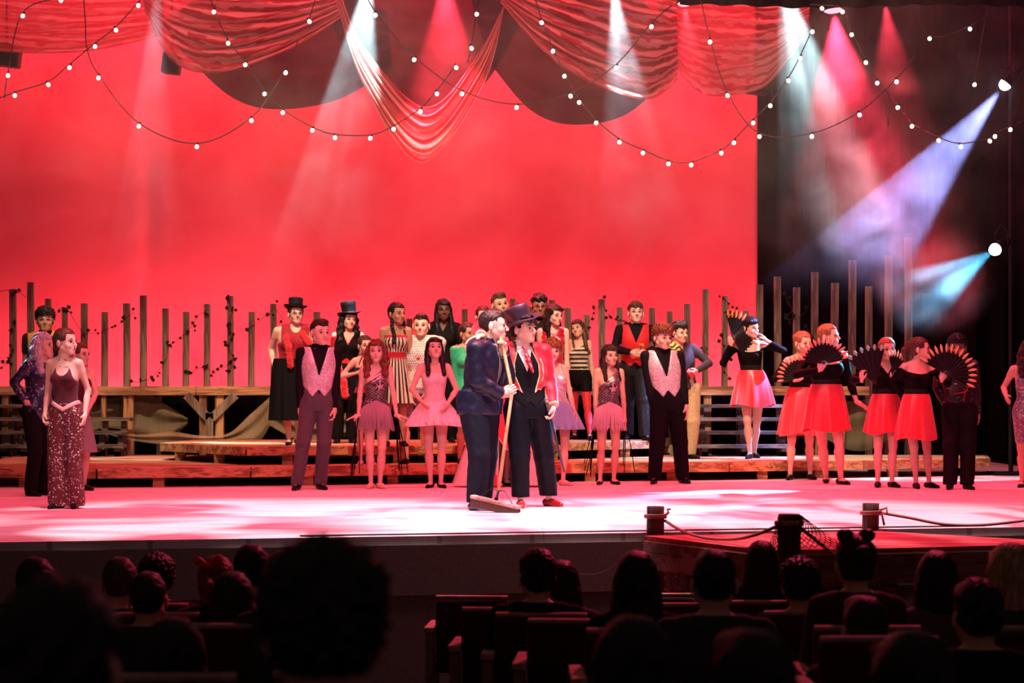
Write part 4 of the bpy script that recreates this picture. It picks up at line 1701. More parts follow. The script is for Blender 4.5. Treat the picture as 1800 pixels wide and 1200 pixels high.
SK = {'fair': skin('fair', (.74, .50, .39)), 'light': skin('light', (.66, .42, .30)), 'tan': skin('tan', (.46, .27, .17)),
      'brown': skin('brown', (.24, .12, .07)), 'dark': skin('dark', (.12, .055, .035))}
HAIRM = {}


def hairm(name, c, rough=0.45):
    if name not in HAIRM:
        m, nt, b = node_mat('hair_' + name)
        setin(b, rough=rough, spec=0.25)
        tc = nt.nodes.new('ShaderNodeTexCoord')
        mp = nt.nodes.new('ShaderNodeMapping')
        mp.inputs['Scale'].default_value = (90, 90, 12)
        nz = nt.nodes.new('ShaderNodeTexNoise')
        nz.inputs['Scale'].default_value = 1.0
        nz.inputs['Detail'].default_value = 2
        nt.links.new(tc.outputs['Object'], mp.inputs['Vector'])
        nt.links.new(mp.outputs['Vector'], nz.inputs['Vector'])
        cr = nt.nodes.new('ShaderNodeValToRGB')
        cr.color_ramp.elements[0].position = 0.35
        cr.color_ramp.elements[0].color = (c[0] * .5, c[1] * .5, c[2] * .5, 1)
        cr.color_ramp.elements[1].position = 0.7
        cr.color_ramp.elements[1].color = (c[0] * 1.3, c[1] * 1.3, c[2] * 1.3, 1)
        nt.links.new(nz.outputs['Fac'], cr.inputs['Fac'])
        nt.links.new(cr.outputs['Color'], b.inputs['Base Color'])
        bp = nt.nodes.new('ShaderNodeBump')
        bp.inputs['Strength'].default_value = 0.7
        bp.inputs['Distance'].default_value = 0.005
        nt.links.new(nz.outputs['Fac'], bp.inputs['Height'])
        nt.links.new(bp.outputs['Normal'], b.inputs['Normal'])
        HAIRM[name] = m
    return HAIRM[name]


HC = {'black': (.012, .010, .011), 'dark': (.030, .016, .011), 'brown': (.085, .042, .024), 'auburn': (.16, .045, .022), 'red': (.26, .07, .03),
      'ginger': (.34, .13, .06), 'blond': (.40, .26, .13), 'grey': (.42, .40, .40)}
for k_, c_ in HC.items():
    hairm(k_, c_)

EYEW = cloth('eye_white', (.62, .58, .55), 0.3, var=0.05, bump=0)
EYED = cloth('eye_iris', (.02, .012, .01), 0.25, bump=0, attr=False)
LIPM = cloth('lips', (.45, .10, .10), 0.4, bump=0)
LIPR = cloth('red_lips', (.38, .01, .02), 0.35, bump=0)


def quads(mb):
    """mesh builder content as arrays of quads (triangles doubled at the last corner)"""
    V = np.array([tuple(v) for v in mb.v], float)
    F = []
    for f in mb.f:
        if len(f) == 4:
            F.append(f)
        elif len(f) == 3:
            F.append((f[0], f[1], f[2], f[2]))
        else:
            for i in range(1, len(f) - 1, 2):
                F.append((f[0], f[i], f[i + 1], f[min(i + 2, len(f) - 1)]))
    return V, np.array(F, int)


EYEBALL = quads(MB().lathe([(.0035, -.0105), (.0085, -.0065), (.0105, 0), (.0085, .0065), (.0035, .0105)], seg=10))


def hair_prims(style):
    """in head coordinates; returns prims, cuts, displacement, voxel"""
    cap = [ELL((0, .016, .146), (.083, .104, .090), k=.01)]
    back = [ELL((0, .040, .105), (.076, .075, .075), k=.02)]
    face = lambda X, Y, Z: np.minimum(-(Y + .040 + 0 * X) , .158 - Z + 0 * X)          # front and under the hairline goes
    ears = lambda X, Y, Z: np.minimum(np.minimum(-(Y - .022), .112 - Z), 0.5)
    strand = lambda X, Y, Z: .0028 * np.sin(X * 260 + 3 * np.sin(Z * 40)) * np.sin(Y * 240) + .002 * np.sin(X * 90 + Z * 50)
    lump = lambda X, Y, Z: .011 * np.sin(X * 130 + 1.3 * np.sin(Z * 90)) * np.sin(Y * 125 + 2) * np.sin(Z * 135 + 1) + .005 * np.sin(X * 210 + Y * 60) * np.sin(Z * 200 + Y * 170)
    wave = lambda X, Y, Z: .0045 * np.sin(Z * 75 + 6 * np.sin(X * 18) + Y * 30) + .003 * np.sin(X * 230 + 2 * np.sin(Z * 30)) + .002 * np.sin(Y * 260)
    cuts = [face]
    d = strand
    if style == 'short':
        P = [ELL((0, .018, .151), (.079, .099, .088), k=.01), ELL((0, .045, .110), (.070, .066, .070), k=.02), ELL((.012, -.040, .206), (.048, .040, .022), k=.025)]
        cuts = [face, ears, lambda X, Y, Z: .055 - Z]
    elif style == 'messy':
        P = [ELL((0, .016, .157), (.086, .104, .090), k=.01), ELL((0, .045, .110), (.078, .072, .075), k=.02), ELL((.0, -.054, .192), (.062, .036, .030), k=.02)]
        cuts = [lambda X, Y, Z: np.minimum(-(Y + .035), .150 - Z + .010 * np.sin(X * 110)), ears, lambda X, Y, Z: .045 - Z]
        d = wave
    elif style == 'curly':
        P = [ELL((0, .012, .160), (.098, .115, .095), k=.01), ELL((0, .05, .112), (.088, .080, .078), k=.02), ELL((0, -.058, .188), (.075, .042, .040), k=.02)]
        cuts = [lambda X, Y, Z: np.minimum(-(Y + .035), .152 - Z), lambda X, Y, Z: np.minimum(-(Y - .018), .125 - Z), lambda X, Y, Z: .050 - Z]
        d = lump
    elif style in ('long', 'wavy', 'verylong', 'bob'):
        L = {'long': -.20, 'wavy': -.17, 'verylong': -.30, 'bob': -.045}[style]
        g = .012 if style == 'wavy' else 0
        P = cap + back + [CAP((-.066 - g, .012, .12), (-.074 - g, .012, .0), .026 + g, .030 + g, .02), CAP((.066 + g, .012, .12), (.074 + g, .012, .0), .026 + g, .030 + g, .02),
                          CAP((0, .055, .08), (0, .075, L), .062 + g, .040, .03), CAP((-.05, .05, .06), (-.065, .065, L), .045 + g, .032 + g, .03), CAP((.05, .05, .06), (.065, .065, L), .045 + g, .032 + g, .03)]
        if style in ('wavy', 'verylong', 'long'):
            P += [CAP((-.074 - g, .006, .02), (-.080 - g, -.030, L * .8), .028 + g, .022 + g, .02), CAP((.074 + g, .006, .02), (.080 + g, -.030, L * .8), .028 + g, .022 + g, .02)]
        P += [ELL((.022, -.066, .176), (.050, .024, .022), k=.02)]
        cuts = [lambda X, Y, Z: np.minimum(np.minimum(-(Y + .040), .160 - Z), .056 - np.abs(X) + 0 * Z)]
        d = wave if style == 'wavy' else strand
    elif style == 'braids':
        P = cap + back
        for s in (-1, 1):
            for i in range(9):
                z = .05 - i * .030
                P.append(ELL((s * (.070 + .008 * math.sin(i)), -.005 - .006 * i, z), (.021, .020, .020), k=.006))
        cuts = [lambda X, Y, Z: np.minimum(np.minimum(-(Y + .042), .168 - Z), Z - .07), lambda X, Y, Z: np.minimum(np.minimum(-(Y + .03), .115 - Z), Z - .065)]
    elif style in ('bun', 'ponytail', 'tied'):
        P = [ELL((0, .016, .148), (.083, .102, .086), k=.01), ELL((0, .040, .100), (.076, .070, .075), k=.02)]
        if style == 'bun':
            P.append(ELL((0, .125, .155), (.040, .036, .040), k=.01))
        elif style == 'ponytail':
            P += [CAP((0, .11, .155), (0, .155, .10), .026, .032, .02), CAP((0, .155, .10), (.01, .14, -.10), .034, .014, .02)]
        else:
            P += [CAP((0, .10, .07), (.0, .09, -.03), .030, .026, .02), CAP((.0, .09, -.03), (.05, .06, -.12), .026, .014, .02)]
        cuts = [lambda X, Y, Z: np.minimum(-(Y + .052), .172 - Z), lambda X, Y, Z: np.minimum(-(Y - .000), .108 - Z), lambda X, Y, Z: np.minimum(.045 - Z, .10 - Y)]
    elif style == 'sidebun':
        P = [ELL((0, .016, .150), (.084, .104, .088), k=.01), ELL((0, .045, .105), (.080, .075, .075), k=.02), ELL((-.02, -.06, .175), (.06, .03, .03), k=.02), ELL((-.045, .03, .09), (.045, .05, .05), k=.02)]
        cuts = [lambda X, Y, Z: np.minimum(-(Y + .045), .150 + .25 * X - Z), lambda X, Y, Z: .04 - Z]
    elif style == 'beret':
        P = cap
    else:
        P = cap + back
    return P, cuts, d


def hair_mesh(style, vox=0.0055):
    key = ('hair', style)
    if key not in _cache:
        P, cuts, d = hair_prims(style)
        _cache[key] = field_mesh(P, vox, cuts=cuts, disp=d, relax=1, ck=0.008)
    return _cache[key]


# ------------------------------------------------------------------ a posed person
class Person:
    def __init__(self, px, feet, head, z0=0.0, sex='f', build=1.0, yaw=0, hyaw=None, hpitch=0, hroll=0, sk='fair', hair='long', hc='dark',
                 hx=None, armA=None, armB=None, legA=None, legB=None, label='', group='performers on the stage', dist=None, seated=False, hats=0.0,
                 hips=None, lipred=False, eyes=True, style=None, footyaw=(None, None)):
        self.Y = dist or gy(feet, z0)
        s = self.s = FPX / self.Y
        self.h = h = wz(head, self.Y) - z0
        self.root = thing('person', (wx(px, self.Y), self.Y, z0), label, 'person', group)
        self.px, self.z0 = px, z0
        self.sex, self.sk = sex, SK[sk]
        self.yaw, self.build = yaw, build
        m = sex == 'm'
        b = build
        cy, sy = math.cos(R(yaw)), math.sin(R(yaw))
        self.rz = lambda x, y: (cy * x - sy * y, sy * x + cy * y)
        self.vox = 0.009

        def loc(x, y, z):
            a, b_ = self.rz(x, y)
            return np.array([a, b_, z])
        self.loc = loc
        lean = ((hx - px) / s if hx is not None else 0.0)
        self.lean = lean
        HZ = 0.52 * h if not seated else 0.52 * h
        cz = lambda z: max(0.0, (z - .52 * h) / (.33 * h))
        self.cxy = lambda z: (lean * cz(z), 0.0)
        fr = [(.465, .078, .062), (.50, .094 if m else .100, .068), (.535, .096 if m else .102, .068), (.575, .086 if m else .086, .060), (.615, .086 if m else .069, .055),
              (.66, .094 if m else .076, .060), (.715, .105 if m else .088, .068 if m else .066), (.76, .107 if m else .091, .062), (.803, .100 if m else .084, .048),
              (.828, .062, .042)]
        bb = b
        zs = [f[0] * h for f in fr]
        off = [self.cxy(z) for z in zs]
        self.torso = [LOFT(zs, [o_[0] for o_ in off], [0.0] * len(zs), [f[1] * h * bb for f in fr], [f[2] * h * bb for f in fr], R(yaw), k=.02)]
        if not m:
            for sd in (-1, 1):
                c = loc(sd * .042 * h * bb, -.052 * h * bb, .722 * h)
                c[0] += self.cxy(.722 * h)[0]
                self.torso.append(ELL(c, (.038 * h * bb, .030 * h * bb, .036 * h * bb), k=.03))
        # head placement
        hh = .138 * h + .020
        self.hk = k = hh / .225
        self.hyaw = hyaw = yaw if hyaw is None else hyaw
        self.HR = HR = rotm(hyaw, hpitch, hroll)
        nx = lean * 1.0
        fx, fy = self.rz(0, -1)
        piv = np.array([0, .030, .0])
        npos = np.array([nx, 0, h - hh]) + np.array([fx, fy, 0]) * .008 * h
        top = HR @ (k * (np.array([0, .012, .225]) - piv))
        npos = npos + np.array([-top[0] * 0.6, 0, hh - top[2]])
        self.H = lambda p: npos + (np.asarray(p) * k - piv * k) @ HR.T
        neck0 = np.array([lean * .93, 0.01, .80 * h])
        self.neck = [CAP(neck0, self.H((0, .022, .02)), .036 * h * (1.1 if m else .92), .050 * k * (1.0 if m else .9), .03),
                     ]
        sw = (.113 if m else .098) * h * bb
        S = {}
        for sd, key in ((-1, 'A'), (1, 'B')):
            S[key] = loc(sd * sw, .0, .806 * h) + np.array([self.cxy(.806 * h)[0], 0, 0])
        self.S = S
        self.traps = [CAP(np.array([lean * .97, .008, .832 * h]), S['A'] * .6 + np.array([lean * .97, .008, .832 * h]) * .4, .030 * h, .028 * h * bb, .03),
                      CAP(np.array([lean * .97, .008, .832 * h]), S['B'] * .6 + np.array([lean * .97, .008, .832 * h]) * .4, .030 * h, .028 * h * bb, .03)]
        # arms: (px, py, dy, pole) of the wrist, dy towards the back
        ua, fa = .162 * h, .146 * h
        self.arm = {}
        rr = (1.0 if m else .88) * (0.6 + 0.4 * bb) * h
        for key, sd, spec in (('A', -1, armA), ('B', 1, armB)):
            if spec is None:
                w_ = S[key] + loc(sd * .040 * h, -.035 * h, -.298 * h)
                pole = loc(sd * .5, 1, 0)
                sty = dict()
            else:
                ax_, ay_, dy = spec[:3]
                w_ = np.array([(ax_ - px) / s, dy, (wz(ay_, self.Y) - z0)])
                pole = np.array(spec[3], float) if len(spec) > 3 and spec[3] is not None else loc(sd * .35, 1, -.2)
                if spec[2] > -.09 and w_[2] < S[key][2] - .12 * h and len(spec) > 3 and spec[3] is not None and abs(pole[2]) < .25 and pole[1] >= 0:
                    pole = loc(sd * .35, 1.2, -.1)       # a hanging arm bends back, not out
                sty = spec[4] if len(spec) > 4 else dict()
            e, w2 = ik(S[key], w_, ua, fa, pole)
            self.arm[key] = (S[key], e, w2, sty, sd)
        self.arms = {}
        for key in 'AB':
            a, e, w2, _, sd = self.arm[key]
            self.arms[key] = [CAP(a, a + (e - a) * .3, .0262 * rr, .0262 * rr, .03), CAP(a, e, .0270 * rr, .0215 * rr, .02), CAP(e, e + (w2 - e) * .4, .0215 * rr, .0215 * rr, .015),
                              CAP(e + (w2 - e) * .35, w2, .0210 * rr, .0145 * rr, .012)]
            self.arms[key + 'u'] = self.arms[key][:2]
            self.arms[key + 'f'] = self.arms[key][2:]
        # legs: (px, py) of the ankle/foot on the ground, dy
        self.leg, self.legs = {}, {}
        th, shn = .236 * h, .230 * h
        lr = (0.55 + 0.45 * bb) * h * (1.0 if m else .98)
        for key, sd, spec, fyw in (('A', -1, legA, footyaw[0]), ('B', 1, legB, footyaw[1])):
            hip = loc(sd * .050 * h * bb, 0.0, .505 * h)
            if spec is None:
                ank = loc(sd * .055 * h, .01, .045 * h)
                fy_ = yaw + sd * 12
            else:
                lift = spec[2] if len(spec) > 2 else 0.0
                Yl = gy(spec[1], z0) if len(spec) < 4 else self.Y + spec[3]
                Yl = min(max(Yl, self.Y - .35), self.Y + .35)
                ank = np.array([(spec[0] - 900) * Yl / FPX - self.root.location.x, Yl - self.Y, .045 * h + lift])
                fy_ = yaw + sd * 15
            if fyw is not None:
                fy_ = fyw
            if seated:
                kn = hip + loc(sd * .02, -.26 * h, .02)
                ank = kn + np.array([0, 0, -.25 * h])
                ank = ank + loc(0, .03, 0)
            else:
                kn, ank = ik(hip, ank, th, shn, loc(sd * .12, -1, 0))
            self.leg[key] = (hip, kn, ank, fy_)
            ft = rotm(fy_)
            f = lambda x, y, z: ank + ft @ np.array([x * h, y * h, z * h])
            calf = kn + (ank - kn) * .32 + np.array(loc(0, .010 * h, 0))
            self.legs[key] = [CAP(hip + (kn - hip) * .05, kn, .052 * lr, .0300 * lr, .02), CAP(kn, ank, .0285 * lr, .0165 * lr, .02), CAP(calf, kn + (ank - kn) * .6, .0315 * lr, .021 * lr, .025)]
            self.legs[key + 't'] = self.legs[key][:1]
            self.legs[key + 'foot'] = [CAP(f(0, .018, -.022), f(0, -.04, -.026), .0185 * h, .017 * h, .01), CAP(f(0, -.04, -.028), f(0, -.088, -.034), .017 * h, .0105 * h, .012)]
        self.eyeson, self.lipred = eyes, lipred
        self.hair_style, self.hc = hair, hc
        self._build_body()

    # ---- body, face, hair
    def _hand(self, key):
        a, e, w, sty, sd = self.arm[key]
        d = w - e
        d = d / np.linalg.norm(d)
        if 'dir' in sty:
            d = np.array(sty['dir'], float)
            d /= np.linalg.norm(d)
        n = np.array(sty.get('palm', self.loc(-sd * 1.0, 0, 0)), float)
        n = n - d * (n @ d)
        n /= np.linalg.norm(n)
        z = -d
        x = n
        y = np.cross(z, x)
        Vh, Fh = hand_mesh(sty.get('curl', .32), sty.get('thumb', .5), sty.get('spread', 0.0))
        V = Vh.copy()
        flip = False
        # thumb side: -y in hand space; mirrored so that it points forward for a hanging arm
        if 'thumb_to' in sty:
            want = np.array(sty['thumb_to'], float)
        else:
            want = self.loc(0, -1, .2)
        if (-y) @ want < 0:
            V[:, 1] *= -1
            flip = True
        sc = (self.h / 1.70) * (1.04 if self.sex == 'm' else .94)
        M = np.stack([x, y, z], 1)
        V = (V * sc) @ M.T + w + d * .0
        F = Fh[:, ::-1] if flip else Fh
        self.grip = getattr(self, 'grip', {})
        self.grip[key] = w + d * .085 * sc + n * .022 * sc
        return V, F

    def _build_body(self):
        P = self.torso + self.neck + self.traps + self.arms['A'] + self.arms['B']
        for key in 'AB':
            P = P + self.legs[key] + self.legs[key + 'foot']
        V, F = field_mesh(P, self.vox)
        hv, hf = head_mesh(self.sex)
        hv = self.H(hv)
        parts = [(V, F, 0), (hv, hf, 0)]
        for key in 'AB':
            a, b = self._hand(key)
            parts.append((a, b, 0))
        self.body = mesh_obj('body', parts, self.sk, self.root)
        k = self.hk
        if self.eyeson:
            for sx in (-1, 1):
                EV, EF = EYEBALL
                v = self.H(EV + np.array([sx * .031, -.0735, .106]))
                pu, pf = quads(MB().lathe([(.001, 0), (.0066, .0004), (.0066, .003), (.001, .0045)], seg=10, M=Matrix.Rotation(R(90), 3, 'X')))
                p_ = self.H(pu + np.array([sx * .031, -.0815, .106]))
                mesh_obj('eye', [(v, EF, 0), (p_, pf, 1)], [EYEW, EYED], self.body)
                lv, lf = field_mesh([CAP((sx * .019, -.086, .1135), (sx * .033, -.0865, .1165), .0026, .0034, 0), CAP((sx * .033, -.0865, .1165), (sx * .048, -.079, .112), .0034, .0022, 0),
                                     CAP((sx * .018, -.093, .1315), (sx * .034, -.090, .1345), .0030, .0036, 0), CAP((sx * .034, -.090, .1345), (sx * .051, -.078, .127), .0036, .0020, 0)], .0032, relax=0)
                mesh_obj('eyebrow', [(self.H(lv), lf, 0)], hairm('dark', HC['dark']) if self.hc not in ('blond', 'ginger') else hairm('brown', HC['brown']), self.body)
            lv, lf = field_mesh([CAP((-.024, -.0815, .0505), (0, -.0925, .0485), .0026, .0040, .003), CAP((.024, -.0815, .0505), (0, -.0925, .0485), .0026, .0040, .003),
                                 CAP((-.013, -.0875, .0430), (.013, -.0875, .0430), .0038, .0038, .003)], .0032, relax=0)
            mesh_obj('lips', [(self.H(lv), lf, 0)], LIPR if self.lipred else LIPM, self.body)
        if self.hair_style:
            hv, hf = hair_mesh(self.hair_style)
            mesh_obj('hair', [(self.H(hv), hf, 0)], hairm(self.hc, HC[self.hc]), self.root)

    # ---- clothing, in body coordinates where z is a share of the height
    def tl(self, X, Y, Z):
        """torso-local coordinates as shares of the height"""
        h = self.h
        cx = self.lean * np.maximum(0, (Z - .52 * h) / (.33 * h))
        x = X - cx
        c, s = math.cos(-R(self.yaw)), math.sin(-R(self.yaw))
        return (c * x - s * Y) / h, (s * x + c * Y) / h, Z / h

    def cut(self, fn):
        """fn(lx, ly, lz) > 0 where the cloth is taken away"""
        return lambda X, Y, Z: fn(*self.tl(X, Y, Z)) * self.h

    def garment(self, name, mat, tags, infl, zlo=None, zhi=None, cuts=(), tint=None, disp=None, extra=(), vox=None, label=None, relax=1, arm_cuts=False, sleeve_tint=None):
        P = []
        for t in tags:
            if t == 'torso':
                P += self.torso
            elif t == 'traps':
                P += self.traps
            elif t == 'neck':
                P += self.neck
            elif t in ('A', 'B', 'Au', 'Bu', 'Af', 'Bf'):
                P += self.arms[t]
            elif t.startswith('leg'):
                P += self.legs[t[3:]]
        P = P + list(extra)
        cs = []
        if zlo is not None:
            cs.append(self.cut(lambda x, y, z: zlo - z + 0 * x))
        if zhi is not None:
            cs.append(self.cut(lambda x, y, z: z - zhi + 0 * x))
        cs += [self.cut(c) for c in cuts]
        # sleeves end at the wrist
        for t in tags:
            if t in ('A', 'B', 'Af', 'Bf'):
                a, e, w, _, _ = self.arm[t[0]]
                d = (w - e) / np.linalg.norm(w - e)
                w0 = w - d * .006

                def wc(X, Y, Z, w0=w0, d=d):
                    q = (X - w0[0]) * d[0] + (Y - w0[1]) * d[1] + (Z - w0[2]) * d[2]
                    r = np.sqrt(np.maximum((X - w0[0]) ** 2 + (Y - w0[1]) ** 2 + (Z - w0[2]) ** 2 - q * q, 0))
                    return np.minimum(np.minimum(q, .09 - r), .12 - q)
                wc.wrist = t if t in ('A', 'B') else None
                cs.append(wc)
            if t in ('Au', 'Bu'):
                a, e, w, _, _ = self.arm[t[0]]
                d = (e - a) / np.linalg.norm(e - a)
                w0 = a + (e - a) * .62

                def wc2(X, Y, Z, w0=w0, d=d):
                    q = (X - w0[0]) * d[0] + (Y - w0[1]) * d[1] + (Z - w0[2]) * d[2]
                    r = np.sqrt(np.maximum((X - w0[0]) ** 2 + (Y - w0[1]) ** 2 + (Z - w0[2]) ** 2 - q * q, 0))
                    return np.minimum(q, .075 - r)
                cs.append(wc2)
        geo = []
        sleeves = [t for t in tags if t in ('A', 'B')]
        if sleeves and not arm_cuts:
            AP = [p for t in sleeves for p in self.arms[t]]
            ids = set(id(p) for p in AP)
            V, F = field_mesh([p for p in P if id(p) not in ids], vox or self.vox, infl=infl, cuts=[c for c in cs if not getattr(c, 'wrist', None)], disp=disp, relax=relax,
                              post=AP, postcuts=[c for c in cs if getattr(c, 'wrist', None)])
            geo.append((V, F, 0))
        else:
            V, F = field_mesh(P, vox or self.vox, infl=infl, cuts=cs, disp=disp, relax=relax)
            geo.append((V, F, 0))
        tf = None
        if tint is not None:
            nb = len(geo[0][0])

            def tf(V_):
                x, y, z = self.tl(V_[:, 0], V_[:, 1], V_[:, 2])
                c = tint(x, y, z)
                if len(geo) > 1 and sleeve_tint is not None:
                    c[nb:] = np.array(sleeve_tint)
                return c
        o = mesh_obj(name, geo, mat, self.root, tint=tf)
        if label and o:
            o['label'] = label
        return o

    def trousers(self, mat, top=.60, loose=.012, flare=0.0, hem=.030, name='trousers', tint=None, wide=1.0, label=None):
        h = self.h
        P = [p for p in self.torso[:1]]
        ex = []
        for key in 'AB':
            hip, kn, ank, _ = self.leg[key]
            r0, r1, r2 = .058 * h * wide, .040 * h * wide, .034 * h * wide + flare
            low = ank - np.array([0, 0, .012 * h])
            ex += [CAP(hip, kn, r0, r1, .015), CAP(kn, low, r1, r2, .02)]
        wr = lambda X, Y, Z: .0010 * np.sin(Z * 60 + 4 * np.sin(X * 25) + Y * 30) + .0022 * np.sin(X * 70 + Z * 9)
        return self.garment(name, mat, ['torso'], loose, zlo=hem, zhi=top, extra=ex, tint=tint, disp=wr, label=label)

    def shoes(self, mat, name='shoe', high=False, strap=False, boot=0.0):
        h = self.h
        for key in 'AB':
            hip, kn, ank, fy = self.leg[key]
            ft = rotm(fy)
            f = lambda x, y, z: ank + ft @ np.array([x * h, y * h, z * h])
            P = [CAP(f(0, .022, -.026), f(0, -.03, -.028), .019 * h, .019 * h, .01), CAP(f(0, -.03, -.030), f(0, -.092, -.036), .0205 * h, .0115 * h, .012)]
            if boot:
                P.append(CAP(f(0, .006, -.02), f(0, .006, boot), .022 * h, .024 * h, .01))
            zb = ank[2] - .046 * h
            top = .013 if strap else -.008
            cs = [lambda X, Y, Z: zb - Z]
            if strap or name == 'slipper':
                p0 = f(0, -.035, -.022)
                cs.append(lambda X, Y, Z, p0=p0: np.minimum(Z - p0[2], .035 * h - np.sqrt((X - p0[0]) ** 2 + (Y - p0[1]) ** 2) + 0 * Z))
            V, F = field_mesh(P, .006, infl=.004, cuts=cs)
            parts = [(V, F, 0)]
            if strap:
                pts = [f(.0205 * math.cos(a), -.016 + .004 * math.sin(a), -.010 + .010 * math.sin(a)) for a in np.linspace(0, math.pi, 7)]
                v2, f2 = quads(MB().tube(pts, .004, 5))
                parts.append((v2, f2, 0))
            mesh_obj(name, parts, mat, self.root)

    def skirt(self, mat, ztop=.60, zbot=.40, r0=(.082, .062), r1=(.17, .14), pleats=14, amp=.06, name='skirt', tint=None, hemwave=0.0, layers=1, dx=0.0, flat=1.0, seed=0, shape=0.8, label=None):
        h = self.h
        rnd = random.Random(seed + int(self.px))
        ph = rnd.uniform(0, 6)
        out = []
        for L in range(layers):
            def fn(u, v, L=L):
                a = u * 2 * math.pi
                g = v ** shape
                kb = max(1.0, self.build)
                rx = (r0[0] * kb + (r1[0] - r0[0] * kb) * g) * (1 - .04 * L)
                ry = (r0[1] * kb + (r1[1] - r0[1] * kb) * g) * (1 - .04 * L)
                w = 1 + amp * v * (math.sin(a * pleats + ph + L) + .5 * math.sin(a * (pleats * 1.7 // 1) + 2 * ph))
                z = ztop + (zbot + .012 * L - ztop) * v + hemwave * v * math.sin(a * 3 + ph)
                x, y = self.rz(rx * math.cos(a) * w * h, ry * math.sin(a) * w * h * flat)
                return (x + dx * v * h + self.lean * max(0, (z - .52) / .33), y, z * h)
            m_ = MB().grid(fn, 150, 12, closed_u=True)
            V, F = quads(m_)
            o = V.shape[0]
            # inner face a few millimetres inside gives the cloth a thickness
            ctr = np.array([np.mean(V[:, 0]), np.mean(V[:, 1]), 0])
            dd = V - ctr
            dd[:, 2] = 0
            nn = np.linalg.norm(dd, axis=1)[:, None]
            V2 = V - dd / nn * .004
            out += [(V, F, 0), (V2, F[:, ::-1], 0)]
        tf = None
        if tint is not None:
            def tf(V_):
                x, y, z = self.tl(V_[:, 0], V_[:, 1], V_[:, 2])
                return tint(x, y, z)
        o = mesh_obj(name, out, mat, self.root, tint=tf)
        if label:
            o['label'] = label
        return o

    def hat(self, mat, r=.095, crown=.13, brim=.155, band=None, tilt=(0, 0), zoff=.165, flare=1.06, name='top_hat', curl=.012):
        M = np.array(Matrix.Rotation(R(tilt[0]), 3, 'Y') @ Matrix.Rotation(R(tilt[1]), 3, 'X'))

        def bend(p, a):
            rr = math.hypot(p.x, p.y)
            if rr > r * 1.1:
                p.z += curl * abs(math.cos(a)) ** 2 * (rr - r) / (brim - r) * 2 - curl * .4 * abs(math.sin(a))
            return p
        m_ = MB().lathe([(r * .5, .0), (r, -.004), (brim * .98, -.004), (brim, .0), (brim * .98, .004), (r * 1.02, .006), (r * .97, .03), (r * flare * .96, crown * .7), (r * flare, crown), (r * flare * .93, crown + .006), (r * .3, crown + .008)],
                        seg=36, sy=1.12, disp=bend)
        V, F = quads(m_)
        parts = [(self.H((V @ M.T) + np.array([0, .010, zoff])), F, 0)]
        o = mesh_obj(name, parts, mat, self.root)
        if band:
            m_ = MB().lathe([(r * .9, .008), (r * 1.03, .008), (r * 1.03, .030), (r * .9, .032)], seg=36, sy=1.12)
            V, F = quads(m_)
            mesh_obj('hat_band', [(self.H((V @ M.T) + np.array([0, .010, zoff])), F, 0)], band, o)
        return o

    def glasses(self, mat):
        parts = []
        for sx in (-1, 1):
            pts = [(sx * .031 + .019 * math.cos(a), -.098 + .006 * abs(math.cos(a)), .105 + .015 * math.sin(a)) for a in np.linspace(0, 2 * math.pi, 15)]
            V, F = quads(MB().tube(pts, .0018, 5))
            parts.append((self.H(V), F, 0))
            V, F = quads(MB().tube([(sx * .050, -.092, .107), (sx * .078, .0, .107)], .0016, 5))
            parts.append((self.H(V), F, 0))
        V, F = quads(MB().tube([(-.012, -.100, .108), (.012, -.100, .108)], .0018, 5))
        parts.append((self.H(V), F, 0))
        return mesh_obj('glasses', parts, mat, self.root)

    def tube_part(self, name, pts, r, mat, seg=8, parent=None):
        V, F = quads(MB().tube([tuple(p) for p in pts], r, seg))
        return mesh_obj(name, [(V, F, 0)], mat, parent or self.root)

    def world(self, p):
        return Vector(self.root.location) + Vector((float(p[0]), float(p[1]), float(p[2])))


# neckline and shape cuts (shares of the height; > 0 is removed)
def vneck(z0, w, back=False):
    return lambda x, y, z: np.minimum((z - z0) * w - np.abs(x), -y + 0 * x + .01)


def roundneck(z0, r):
    return lambda x, y, z: np.minimum(r - np.sqrt(x * x + ((z - z0 - r) * 0.8) ** 2 + 0 * y), .02 - y)


def strapless(z0, strap=0.0, sw=.012):
    """straight top with two thin straps at +-strap"""
    if strap:
        return lambda x, y, z: np.minimum(z - z0 + 0 * y, np.abs(np.abs(x) - strap) - sw)
    return lambda x, y, z: z - z0 + 0 * x


def armholes(w=.078, z0=.72):
    return lambda x, y, z: np.minimum(np.abs(x) - w, z - z0)


def star(x, z, cx, cz, r, rot=0.0):
    dx, dz = x - cx, z - cz
    a = np.arctan2(dx, dz) + rot
    rr = np.sqrt(dx * dx + dz * dz)
    seg = 2 * math.pi / 5
    a = np.abs((a % seg) - seg / 2)
    # edge from the inner corner to the tip
    inner = r * .40
    p1 = (inner, 0.0)
    tip = (r * math.cos(seg / 2), r * math.sin(seg / 2))
    px_, pz_ = rr * np.cos(a), rr * np.sin(a)
    ex, ez = tip[0] - p1[0], tip[1] - p1[1]
    crs = ex * (pz_ - p1[1]) - ez * (px_ - p1[0])
    return (crs > 0) & (rr < r)


def mixc(mask, a, b):
    return np.where(np.asarray(mask)[:, None], np.array(a)[None, :], np.array(b)[None, :])
